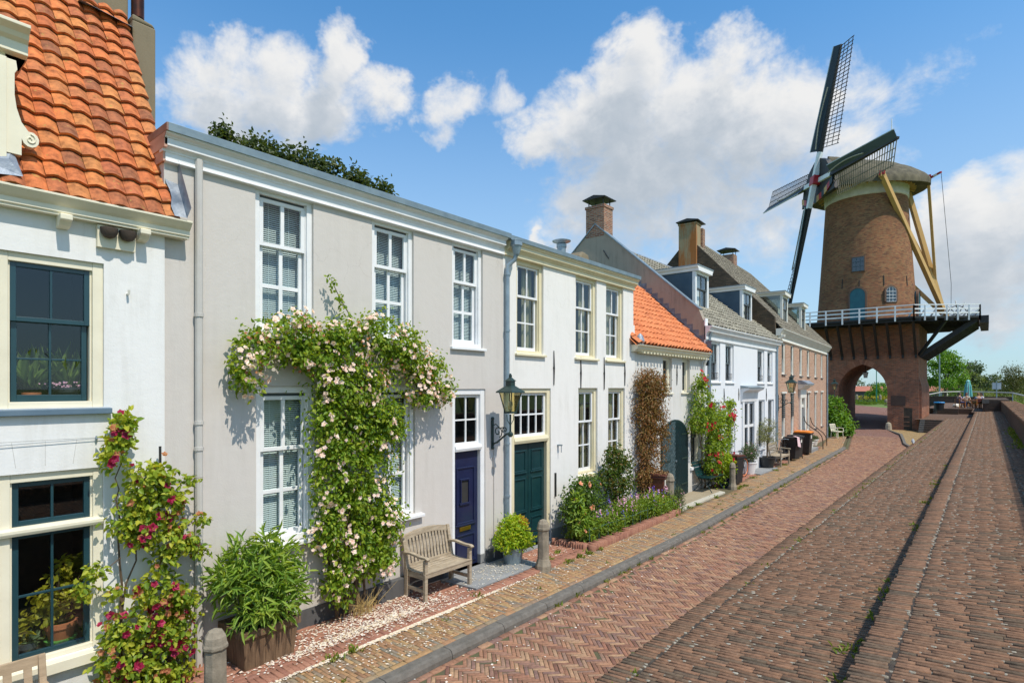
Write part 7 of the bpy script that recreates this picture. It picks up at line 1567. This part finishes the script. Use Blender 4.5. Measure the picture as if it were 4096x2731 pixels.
# lamp post, sign, railing, flag pole beyond the terrace
T = thing('street_lamp', 'tall grey street lamp with a bent arm beside the maple tree', 'street lamp', (97.2, 4.9, 1.0)); q = MB(); q.tube([(0, 0, 0), (0, 0, 3.6), (0, 0, 6.9), (-.05, .35, 7.12), (-.2, 1.2, 7.3)], [.11, .08, .06, .05, .045], 8); q.build('pole', K['zinc'], T, smooth=True); q = MB(); q.bar((-.18, 1.1, 7.29), (-.32, 1.9, 7.36), .16, .09); q.build('lamp_head', K['zinc'], T, bevel=.02)
T = thing('sign_board', 'white board sign on a thin steel post behind the parapet pier', 'sign', (75.6, -.8, .5)); q = MB(); q.tube([(0, 0, 0), (0, 0, 3.5)], .05, 8); q.build('post', K['zinc'], T); q = MB(); q.bar((0, -.36, 3.0), (0, .34, 3.0), .04, .66); q.build('board', mt('sign_white', (.62, .68, .74), (.56, .62, .68), 3, .4), T); q = MB(); q.bar((-.025, -.36, 3.34), (-.025, .34, 3.34), .02, .03); q.bar((-.03, -.02, 2.7), (-.03, .03, 3.2), .015, .015); q.build('frame', K['sash_grey'], T)
T = thing('guard_railing', 'pale galvanised handrail running along the dike behind the terrace', 'railing', (90, 3, 1.4), world=True)
gp = [(88.7, 6.2, 2.31), (93.4, 4.5, 2.77), (95.2, 2.62, 2.83), (94.0, .3, 2.80), (86, -2.3, 2.74), (70, -2.9, 2.50), (52, -2.75, 2.42), (38, -2.55, 2.42), (25, -2.4, 2.42)]
q = MB(); q.tube(gp, .07, 8); q.build('top_rail', mt('galvanised', (.52, .50, .45), (.45, .43, .39), 5, .5, 0, 60, .3), T, smooth=True)
for p in gp[1:]: q = MB(); q.tube([(p[0], p[1], -.5), p], .045, 6); q.build('rail_post', K['zinc'], T)
T = thing('flag_post', 'slim green steel post on the grass verge seen through the arch', 'post', (82.0, 10.3, 1.3)); q = MB(); q.tube([(0, 0, 0), (0, 0, 1.9)], .07, 8); q.build('lower_pole', mt('green_post_paint', (.01, .2, .13), (.01, .17, .11), 4, .4), T); q = MB(); q.tube([(0, 0, 1.9), (0, 0, 6.2)], .045, 8); q.build('upper_pole', MATS['green_post_paint'], T)
# dike road, verge, cafe terrace beyond the gate
def ramp_road():
    b = MB(); st_ = [(45, 3.0, 9.5, -.105), (50, 4.6, 9.6, -.10), (54, 5.0, 10.5, 0), (62, 5.2, 10.0, .62), (68, 6.4, 10.4, .95), (73, 8.2, 12.2, 1.16), (77, 12.0, 18, 1.34), (79, 20, 28, 1.40), (79.5, 40, 48, 1.4)]
    for a, c in zip(st_, st_[1:]): b.quad((a[0], a[1], a[3]), (c[0], c[1], c[3]), (c[0], c[2], c[3]), (a[0], a[2], a[3]))
    o = b.build('gate_road', K['far_road'], uv=True); o['kind'] = 'structure'
    b = MB(); b.quad((62.2, 10.0, .66), (68, 10.4, .99), (68, 18, .99), (62.2, 18, .66)); b.quad((68, 10.4, .99), (73, 12.2, 1.2), (73, 18, 1.2), (68, 18, .99)); b.add([(73, 12.2, 1.2), (77, 18, 1.37), (73, 18, 1.2)], [(0, 1, 2)]); o = b.build('cafe_pavement', K['far_pave'], uv=True); o['kind'] = 'structure'
    b = MB(); b.add([(62.1, -3, .3), (66.3, -3, .3), (66.3, 5.4, .80), (62.1, 5.1, .62)], [(0, 1, 2, 3)]); b.add([(62.1, 5.1, .60), (68, 6.35, .93), (73, 8.15, 1.14), (77.1, 11.95, 1.33), (79.1, 20, 1.385), (79.6, 40, 1.385), (120, 40, 1.38), (116, -2, 1.2), (92.6, -2, 1.2), (92.6, 8.9, 1.36), (66.2, 7.8, .8)], [(0, 1, 2, 3, 4, 5, 6, 7, 8, 9, 10)]); b.quad((116, -2, 1.2), (120, 40, 1.38), (150, 60, -1.09), (150, -2, -1.09)); b.quad((59, -1.7, .9), (116, -2, 1.2), (120, -14, -1.09), (20, -14, -1.09)); b.quad((3, -1.75, .9), (59, -1.75, .9), (59, -14, -1.09), (3, -14, -1.09)); o = b.build('verge', K['grass']); o['kind'] = 'structure'
    P, d = blob_points([(84+random.uniform(-9, 14), 9.5+random.uniform(-2, 7), 1.4, 1.2, 1.2, .02) for _ in range(60)], 9000, .99); m = (P[:, 0] > 73.3+np.maximum(0, P[:, 1]-8.2)*1.05)
    P = P[m]; D = unit(rng.normal(0, .3, P.shape)+np.array([0, 0, 1])); V, F = leaf_mesh(P, D, unit(rng.normal(size=P.shape)), np.full(len(P), .28), .2, .1, .3); o = mesh_obj('verge_grass', V, F, leafmat('grass_blades', [(.08, .17, .02), (.14, .24, .03), (.2, .28, .05)])); tag(o, 'long bright grass on the dike verge beyond the arch', 'grass', None, 'stuff')
ramp_road()
def cafe_table(lab, loc, m_top):
    T = thing('cafe_table', lab, 'table', loc, R(random.uniform(-20, 20))); q = MB(); q.box(-.4, .4, -.4, .4, .72, .75); q.build('table_top', m_top, T, bevel=.005)
    for s in (-1, 1): q = MB(); q.bar((s*.3, -.3, 0), (s*.3, .3, .72), .03, .03); q.bar((s*.3, .3, 0), (s*.3, -.3, .72), .03, .03); q.build('leg', K['black_iron'], T)
def cafe_chair(lab, loc, rot):
    T = thing('cafe_chair', lab, 'chair', loc, R(rot)); ww = mt('orange_wood', (.5, .22, .07), (.42, .18, .06), 6, .6)
    q = MB(); q.box(-.21, .21, -.2, .2, .44, .465); q.build('seat', ww, T); q = MB()
    for k in range(3): q.box(-.2, .2, .2, .22, .6+.1*k, .67+.1*k)
    q.build('backrest', ww, T)
    for sx in (-1, 1): q = MB(); q.bar((sx*.19, -.18, 0), (sx*.19, .2, .45), .025, .025); q.bar((sx*.19, .2, 0), (sx*.19, -.18, .45), .025, .025); q.bar((sx*.19, .2, .45), (sx*.19, .22, .88), .025, .025); q.build('leg', K['black_iron'], T)
K['table_wood'] = mt('pale_table_wood', (.62, .45, .24), (.52, .37, .2), 5, .6)
cafe_table('pale wooden cafe table just inside the arch view, nearer one', (67.3, 10.85, .95), K['table_wood']); cafe_table('pale wooden cafe table by the verge, farther one', (71.5, 11.4, 1.14), K['table_wood']); cafe_chair('orange wooden folding chair behind the nearer cafe table', (68.6, 11.2, 1.0), -60); cafe_chair('orange wooden folding chair at the farther cafe table', (72.6, 11.6, 1.17), -70); cafe_chair('orange wooden folding chair in front of the farther cafe table', (70.3, 11.1, 1.08), 100)
T = thing('waste_bin', 'square dark waste bin with a blue top inside the arch on the left', 'bin', (65.3, 10.7, .83)); q = MB(); q.box(-.3, .3, -.3, .3, 0, .95); q.build('body', K['black_plastic'], T, bevel=.02); q = MB(); q.box(-.31, .31, -.31, .31, .95, 1.1); q.build('lid', mt('blue_plastic', (.01, .16, .28), (.01, .14, .24), 4, .4), T, bevel=.03)
for i, (x, y, z, h, lab) in enumerate(((78.3, 8.9, 1.28, .75, 'stubby stone marker post on the grass at the right of the arch view'), (96, 11.6, 1.38, 1.0, 'wooden marker post in the hedge right of the bicycle'), (96.8, 14.6, 1.38, 1.0, 'wooden marker post in the hedge left of the bicycle'))):
    T = thing('marker_post', lab, 'post', (x, y, z)); q = MB(); q.lathe([(.18, 0), (.17, h*.8), (.10, h*.97), (.03, h)], (0, 0, 0), 8); q.build('post', K['bollard'], T)
q = thing('shrub', 'green potted shrub hiding the cafe front inside the arch', 'shrub', (69.5, 12.2, 1.05)); foliage('foliage', q, [(0, 0, .8, .6, .6, .7), (.3, .3, 1.4, .5, .5, .5)], 900, .14, K['leaf_yellow'], (0, 0, 0))
# bins at the foot of the terrace
T = thing('waste_bin', 'round black bin with a bright blue liner by the terrace steps', 'bin', (66.0, 3.35, .905)); q = MB(); q.lathe([(.32, 0), (.38, .9), (.41, .92), (.41, 1.0), (.36, 1.0)], (0, 0, 0), 18); q.build('body', K['black_plastic'], T); q = MB(); q.lathe([(.42, .98), (.44, 1.04), (.38, 1.10), (.30, 1.08)], (0, 0, 0), 14); q.build('liner', mt('blue_liner', (.02, .25, .55), (.02, .2, .5), 4, .4), T)
T = thing('folding_chair', 'dark green metal chair leaning against the black bin', 'chair', (65.3, 3.55, .905), R(20)); q = MB()
q.bar((-.2, -.05, .05), (-.2, .12, .8), .03, .03); q.bar((.2, -.05, .05), (.2, .12, .8), .03, .03); q.box(-.2, .2, .1, .12, .5, .78); q.build('backrest', K['green_iron'], T); q = MB(); q.box(-.2, .2, -.06, .2, .38, .41); q.build('seat', K['green_iron'], T); q = MB(); q.bar((-.19, .2, 0), (-.19, -.05, .4), .03, .03); q.bar((.19, .2, 0), (.19, -.05, .4), .03, .03); q.build('leg', K['green_iron'], T)
# cafe group on the terrace
K['warm_wood'] = mt('varnished_wood', (.42, .18, .05), (.34, .13, .04), 6, .5, .1, 30)
def patio_chair(lab, x, y, rot):
    T = thing('patio_chair', lab, 'chair', (x, y, 1.404), R(rot)); m = K['warm_wood']
    for sx in (-1, 1):
        for sy in (-1, 1): q = MB(); q.bar((sx*.28, sy*.26, 0), (sx*.28, sy*.26, .64 if sy < 0 else .9), .06, .06); q.build('leg', m, T)
        q = MB(); q.box(sx*.28-.04, sx*.28+.04, -.3, .28, .63, .66); q.build('armrest', m, T)
    q = MB(); q.box(-.26, .26, -.27, .27, .40, .44); q.build('seat', m, T); q = MB(); q.box(-.27, .27, .25, .28, .56, .66); q.box(-.27, .27, .25, .28, .72, .90); q.build('backrest', mt('dark_red_wood', (.12, .025, .02), (.09, .02, .015), 6, .5), T)
def person(lab, x, y, rot, shirt, legs, hair, skin=(.52, .28, .19), longhair=False, arm='table', glasses=True, shoe=(.7, .7, .7)):
    """seated figure, local -y is forward, hips on a 0.44 m seat"""
    T = thing('person', lab, 'person', (x, y, 1.404), R(rot))
    def skin_mesh(name, vs, es, rs, m, par, sub=2):
        me = bpy.data.meshes.new(name); me.from_pydata(vs, es, []); me.materials.append(m); o = bpy.data.objects.new(name, me); col.objects.link(o); o.parent = par
        sk = o.modifiers.new('skin', 'SKIN'); sk.use_smooth_shade = True
        for v, r_ in zip(me.skin_vertices[0].data, rs): v.radius = r_ if isinstance(r_, tuple) else (r_, r_)
        me.skin_vertices[0].data[0].use_root = True
        s = o.modifiers.new('sub', 'SUBSURF'); s.levels = s.render_levels = sub; return o
    ms = mt('skin_tone', (.50, .27, .18), (.44, .23, .15), 6, .6)
    V = [(0, .10, .55), (0, .12, .78), (0, .10, 1.0), (0, .07, 1.14), (0, .06, 1.20)]; E = [(0, 1), (1, 2), (2, 3), (3, 4)]; Rr = [(.17, .12), (.145, .10), (.17, .11), (.07, .065), (.055, .055)]
    for s in (-1, 1):
        b = len(V); hand = {'table': [(s*.20, .06, 1.03), (s*.29, -.04, .80), (s*.16, -.32, .80), (s*.12, -.42, .81)], 'back': [(s*.20, .06, 1.03), (s*.34, .16, .92), (s*.52, .06, .88), (s*.58, -.02, .86)], 'chin': [(s*.20, .06, 1.03), (s*.27, -.08, .80), (s*.14, -.22, 1.0), (s*.06, -.16, 1.14)]}[arm if not (arm == 'back' and s > 0) else 'table']
        V += hand; E += [(2, b), (b, b+1), (b+1, b+2), (b+2, b+3)]; Rr += [.062, .047, .037, .032]
        b = len(V); V += [(s*.10, .02, .53), (s*.13, -.42, .52), (s*.13, -.44, .10), (s*.13, -.56, .05)]; E += [(0, b), (b, b+1), (b+1, b+2), (b+2, b+3)]; Rr += [.095, .068, .045, .038]
    body = skin_mesh('body', V, E, Rr, ms, T)
    sh = skin_mesh('shirt', [(0, .10, .55), (0, .12, .78), (0, .10, 1.0), (0, .08, 1.11)]+[p for s in (-1, 1) for p in ((s*.20, .06, 1.03), (s*.27, .0, .88))], [(0, 1), (1, 2), (2, 3), (2, 4), (4, 5), (2, 6), (6, 7)], [(.18, .13), (.16, .115), (.185, .125), (.075, .07), .078, .062, .078, .062], mt('shirt_'+'_'.join(str(c) for c in shirt), shirt, tuple(c*.8 for c in shirt), 9, .9), T)
    lm = mt('trousers_'+'_'.join(str(c) for c in legs), legs, tuple(c*.8 for c in legs), 9, .9)
    skin_mesh('trousers', [(0, .11, .56)]+[p for s in (-1, 1) for p in ((s*.10, .02, .54), (s*.13, -.42, .53), (s*.13, -.44, .16))], [(0, 1), (1, 2), (2, 3), (0, 4), (4, 5), (5, 6)], [(.18, .13), .105, .078, .055, .105, .078, .055], lm, T)
    for s in (-1, 1): q = MB(); q.bar((s*.13, -.40, .04), (s*.13, -.66, .035), .085, .08, 0, (0, 0, 1), .07, .05); q.build('shoe', mt('shoe_'+str(shoe[0]), shoe, None, 4, .6), T, bevel=.02)
    hd = MB(); hd.lathe([(.02, -.125), (.055, -.11), (.075, -.07), (.082, -.01), (.086, .04), (.075, .09), (.045, .12), (.01, .13)], (0, .03, 1.32), 14); hd.lathe([(.012, -.02), (.018, 0), (.008, .03)], (0, -.058, 1.305), 6)
    for s in (-1, 1): hd.lathe([(.008, -.03), (.016, 0), (.008, .03)], (s*.086, .035, 1.31), 6)
    hd.box(-.025, .025, -.052, -.045, 1.258, 1.266); h = hd.build('head', ms, T, smooth=True)
    hm = mt('hair_'+str(hair[0]), hair, tuple(c*.7 for c in hair), 20, .7); hr = MB(); hr.lathe([(.09, -.02), (.096, .04), (.086, .10), (.05, .14), (.01, .148)], (0, .045, 1.32), 14)
    if longhair: hr.lathe([(.05, -.26), (.085, -.16), (.098, -.05), (.09, .05)], (0, .085, 1.32), 12, squash=.6)
    hr.build('hair', hm, h, smooth=True)
    if glasses: q = MB(); q.box(-.07, -.01, -.062, -.05, 1.325, 1.355); q.box(.01, .07, -.062, -.05, 1.325, 1.355); q.box(-.01, .01, -.062, -.055, 1.34, 1.348); q.build('glasses', K['black_plastic'], h)
    return T
# each person sits on a chair; rot turns local -y (forward) toward the table
TX, TY = 69.2, 1.15
T = thing('patio_table', 'square varnished wooden table in the middle of the seated group', 'table', (TX, TY, 1.404)); q = MB()
for k in range(6): q.box(-.45, .45, -.45+.152*k, -.45+.152*k+.14, .71, .74)
q.build('table_top', K['warm_wood'], T)
for sx in (-1, 1):
    for sy in (-1, 1): q = MB(); q.box(sx*.40-.035, sx*.40+.035, sy*.40-.035, sy*.40+.035, 0, .71); q.build('leg', K['warm_wood'], T)
for lab, dx, dy, rot, a in (('left', -.55, .75, -36, 0), ('far', .85, .30, 70, 0), ('right', .55, -.75, 144, 0), ('near', -.75, -.55, -126, 0)):
    x, y = TX+dx, TY+dy; to = math.degrees(math.atan2(-dy, -dx)); rz = to+90
    cl, pl = {'left': ('wooden patio chair under the man in the blue shirt', 'man in a bright blue t-shirt leaning back with one arm over his chair'), 'far': ('wooden patio chair on the far side of the terrace table', 'woman with dark hair and sunglasses in a cream top facing the camera'), 'right': ('wooden patio chair nearest the parapet pier', 'woman with dark hair and sunglasses in a white top beside the pier'), 'near': ('wooden patio chair at the near side of the table', 'long haired woman in a pale blue top and olive trousers seen from behind')}[lab]
    patio_chair(cl, x, y, rz)
    s_, l_, h_, lh, ar, gl = {'left': ((.03, .12, .48), (.02, .05, .18), (.10, .09, .08), False, 'back', False), 'far': ((.62, .58, .48), (.25, .24, .22), (.03, .015, .012), True, 'table', True), 'right': ((.68, .66, .70), (.2, .2, .22), (.025, .015, .012), True, 'chin', True), 'near': ((.42, .52, .68), (.22, .19, .06), (.30, .17, .07), True, 'table', False)}[lab]
    person(pl, x, y, rz, s_, l_, h_, longhair=lh, arm=ar, glasses=gl)
T = thing('parasol', 'closed teal and white striped parasol behind the terrace table', 'parasol', (70.6, 1.35, 1.404)); q = MB(); q.tube([(0, 0, 0), (0, 0, 2.75)], .03, 8); q.build('pole', K['warm_wood'], T)
q = MB(); n = 24
for i, (r_, z) in enumerate(((.30, 1.05), (.27, 1.5), (.22, 2.1), (.15, 2.45), (.17, 2.52), (.06, 2.68))):
    for k in range(n): a = 2*math.pi*k/n; rr = r_*(1+(.22 if k % 2 else -.12)*(1 if i < 3 else .3)); q.v.append((rr*math.cos(a), rr*math.sin(a), z))
for i in range(5):
    for k in range(n): q.f.append([i*n+k, i*n+(k+1) % n, (i+1)*n+(k+1) % n, (i+1)*n+k]); q.m.append(1 if k % 6 == 0 else 0)
q.build('canopy', [mt('teal_canvas', (.20, .56, .54), (.16, .48, .47), 5, .9), mt('white_canvas', (.70, .74, .72), (.6, .64, .62), 5, .9)], T)
q = MB(); q.lathe([(.32, 0), (.30, .08), (.05, .12)], (0, 0, 0), 14); q.build('base', K['concrete'], T)
def dog():
    T = thing('dog', 'fluffy white dog lying on the terrace beside the blue shirted man', 'dog', (72.3, 2.2, 1.404), R(150))
    V = [(.42, 0, .16), (.2, 0, .19), (-.1, 0, .22), (-.28, 0, .27), (-.40, 0, .40), (-.47, 0, .50), (-.60, 0, .47)]; E = [(i, i+1) for i in range(6)]; Rr = [.13, .16, .16, .15, .11, .105, .045]
    for s in (-1, 1):
        b = len(V); V += [(-.22, s*.10, .14), (-.34, s*.12, .06), (-.58, s*.11, .045)]; E += [(3, b), (b, b+1), (b+1, b+2)]; Rr += [.07, .05, .045]
        b = len(V); V += [(.36, s*.14, .13), (.20, s*.2, .08), (.40, s*.22, .05), (.28, s*.24, .045)]; E += [(0, b), (b, b+1), (b+1, b+2), (b+2, b+3)]; Rr += [.10, .07, .05, .045]
    b = len(V); V += [(.56, .06, .20), (.62, .2, .13), (.52, .32, .08)]; E += [(0, b), (b, b+1), (b+1, b+2)]; Rr += [.07, .075, .04]
    me = bpy.data.meshes.new('body'); me.from_pydata(V, E, []); fur = mt('white_fur', (.74, .70, .62), (.66, .61, .52), 9, .95, .6, 40); me.materials.append(fur); o = bpy.data.objects.new('body', me); col.objects.link(o); o.parent = T
    sk = o.modifiers.new('skin', 'SKIN'); sk.use_smooth_shade = True
    for v, r_ in zip(me.skin_vertices[0].data, Rr): v.radius = (r_, r_)
    me.skin_vertices[0].data[2].use_root = True; s2 = o.modifiers.new('sub', 'SUBSURF'); s2.levels = s2.render_levels = 2
    for s in (-1, 1): q = MB(); q.lathe([(.045, 0), (.035, .05), (.005, .11)], (-.44, s*.07, .57), 7, squash=.5); q.build('ear', fur, T); q = MB(); q.lathe([(.005, 0), (.014, .012), (.005, .024)], (-.545, s*.045, .515), 6); q.build('eye', K['black_plastic'], T)
    q = MB(); q.lathe([(.01, -.02), (.022, 0), (.01, .02)], (-.645, 0, .48), 7); q.build('nose', K['black_plastic'], T)
dog()
# small things on the tiled house and in its windows
T = thing('nest_bowls', 'pair of dark artificial swallow nest bowls on a cream board under the gutter', 'nest box', (2.0, 6.98, 4.85), world=True); q = MB(); q.box(1.80, 2.14, 6.985, 7.038, 4.70, 4.925); q.build('board', K['cream_pale'], T)
for x in (1.89, 2.055): q = MB(); q.lathe([(.012, -.075), (.05, -.06), (.075, -.02), (.08, .03)], (x, 6.94, 4.865), 14); q.build('bowl', mt('mud_bowl', (.09, .065, .05), (.06, .045, .035), 9, .95, .5), T, smooth=True)
q = MB(); q.tube([(2.08, 7.04, 4.25), (2.08, 6.99, 4.25), (2.08, 6.985, 4.29)], .012, 6); tag(q.build('wall_hook', K['offwhite']), 'small white hook on the wall right of the upper green window', 'hook')
q = MB(); q.tube([(.6, 7.02, 2.71), (1.88, 7.02, 2.74)], .003, 4); q.lathe([(.006, -.03), (.014, 0), (.006, .03)], (1.80, 7.02, 2.735), 6); tag(q.build('training_wire', K['zinc']), 'thin steel training wire stretched across the wall above the lower window', 'wire')
def pot_plain(T, r0, r1, h, m): pot_lathe(T, r0, r1, h, m, .015)
def grassy(T):
    b = []; P = []; D = []
    for k in range(95): a = random.uniform(0, 6.28); P.append((random.gauss(0, .04), random.gauss(0, .02), .14)); D.append((math.cos(a)*.55, math.sin(a)*.25, random.uniform(.7, 1.3)))
    P = np.array(P); D = unit(np.array(D)); V, F = leaf_mesh(P, D, unit(rng.normal(size=P.shape)+np.array([0, -1, 0])), rng.uniform(.20, .46, len(P)), .035, .12, .5); mesh_obj('blades', V, F, K['leaf_strap'], T)
sz = 3.06+.05
potted('window_plant', 'strappy grass like plant in a black pot on the upper window sill', 'house plant', (1.62, 7.32, sz), lambda T: pot_plain(T, .07, .10, .15, K['black_plastic']), lambda T: (grassy(T), blossoms('pale_heads', T, [(random.gauss(0, .09), random.gauss(-.06, .03), .17+random.gauss(0, .02)) for _ in range(40)], [(0, -1, .5)]*40, .012, K['lilac'])))
potted('window_plant', 'sparse strappy plant in a terracotta pot behind the upper window', 'house plant', (1.34, 7.34, sz), lambda T: pot_plain(T, .05, .07, .10, K['terracotta']), grassy)
T = thing('bird_figurine', 'little wooden shore bird figurine on the upper window sill', 'ornament', (1.12, 7.28, sz)); q = MB(); q.lathe([(.005, -.07), (.03, -.03), (.034, .01), (.02, .05), (.022, .075), (.014, .095), (.003, .10)], (0, 0, .08), 10); q.build('bird', mt('bird_wood', (.6, .5, .38), (.45, .33, .2), 30, .7), T, smooth=True); q = MB(); q.tube([(.01, 0, .165), (.05, -.01, .160)], [.005, .001], 5); q.build('beak', K['black_plastic'], T)
def vine_plant(T):
    foliage('foliage', T, [(0, 0, .46, .20, .13, .26), (-.14, 0, .30, .16, .1, .2), (-.25, 0, .18, .14, .08, .12), (.05, 0, .72, .09, .07, .12)], 520, .062, K['leaf_yellow'], (0, 0, 0), .75, .4, .5, holes=14, hole_r=.06)
    stems('branches', T, [(wob((random.gauss(0, .03), 0, .16), (random.gauss(0, .14), 0, random.uniform(.4, .7)), 5, .02), .004) for _ in range(12)])
lz = .60+.045
def terr(T):
    pot_plain(T, .10, .135, .17, K['terracotta']); b = MB(); b.lathe([(.13, -.035), (.14, 0), (.12, .002)], (0, 0, .0), 18); b.build('saucer', mt('green_saucer', (.10, .30, .06), (.08, .25, .05), 4, .4), T)
potted('window_plant', 'yellow green leafy plant in a terracotta pot with green saucer, lower window', 'house plant', (1.58, 7.36, lz+.04), terr, vine_plant)
potted('window_plant', 'small succulent in a grey square pot inside the lower window', 'house plant', (1.30, 7.30, lz), lambda T: pot_plain(T, .06, .075, .10, K['sash_grey']), lambda T: foliage('foliage', T, [(0, 0, .12, .08, .07, .05)], 60, .07, K['leaf_grey'], (0, 0, 0), .4, -.5))
potted('window_plant', 'yellow leaf cactus with flat drooping stems at the left of the lower window', 'house plant', (1.14, 7.30, lz), lambda T: pot_plain(T, .05, .065, .09, K['brown_plastic']), lambda T: foliage('stems', T, [(0, 0, .22, .08, .05, .14)], 16, .20, K['leaf_yellow'], (0, 0, 0), .2, -.2, 1.))
# pigeon on the rampart edge, weeds in the joints
T = thing('pigeon', 'grey pigeon perched on the rim of the lower rampart', 'bird', (27.8, 2.25, 1.005)); q = MB(); q.lathe([(.01, -.13), (.04, -.07), (.062, 0), (.05, .07), (.03, .11), (.034, .135), (.02, .16), (.004, .17)], (0, 0, 0), 10); o = q.build('body', mt('pigeon_grey', (.25, .27, .30), (.42, .42, .42), 9, .7), T, smooth=True); o.rotation_euler = (R(55), 0, R(100)); o.location = (0, 0, .13); q = MB(); q.tube([(0, .02, .09), (0, .02, 0)], .006, 4); q.tube([(0, -.02, .09), (0, -.02, 0)], .006, 4); q.build('leg', K['red_paint'], T)
def weeds():
    P = []; 
    def tuft(x, y, z, n, s):
        for _ in range(n): P.append((x+random.gauss(0, s), y+random.gauss(0, s), z, random.uniform(.5, 1.3)*s*1.1))
    for _ in range(46): x = random.uniform(3, 34); tuft(x, float(KY(x))-.07, -.1, 14, .045)
    for _ in range(70): x = random.uniform(2.6, 45); tuft(x, 2.32-.2+random.gauss(0, .02), .99, 12, .035)
    for _ in range(26): tuft(random.uniform(3, 20), .78+random.gauss(0, .05), 1.10, 12, .04)
    for x, y in ((6.5, 6.1), (8.9, 6.0), (9.3, 6.05), (9.6, 6.02), (10, 6.0), (8.8, 6.35), (9.2, 6.5), (3.9, 6.02), (4.2, 6.0), (15, 6.2), (15.6, 6.2), (18.9, 6.15), (19.3, 6.2), (19.6, 6.15), (21.5, 6.5), (24, 6.4), (26, 6.55), (13.9, 6.1), (17.0, 6.2)): tuft(x, y, .01, 34, .05)
    for _ in range(30): x = random.uniform(3.5, 30); tuft(x, random.uniform(5.3, 6.0), 0, 8, .03)
    for k in range(16): tuft(22+k*.7+random.uniform(-.3, .3), -.84, 1.5, 26, .09)
    A = np.array(P); D = unit(rng.normal(0, .6, (len(A), 3))+np.array([0, 0, .8])); V, F = leaf_mesh(A[:, :3], D, unit(rng.normal(size=(len(A), 3))+np.array([0, 0, 1])), A[:, 3]+.02, .35, .1, .3)
    o = mesh_obj('weeds', V, F, leafmat('weed_leaves', [(.10, .17, .02), (.18, .25, .03), (.30, .30, .06)])); tag(o, 'small weeds and grass tufts in the kerb, paving and rampart joints', 'weeds', None, 'stuff')
weeds()
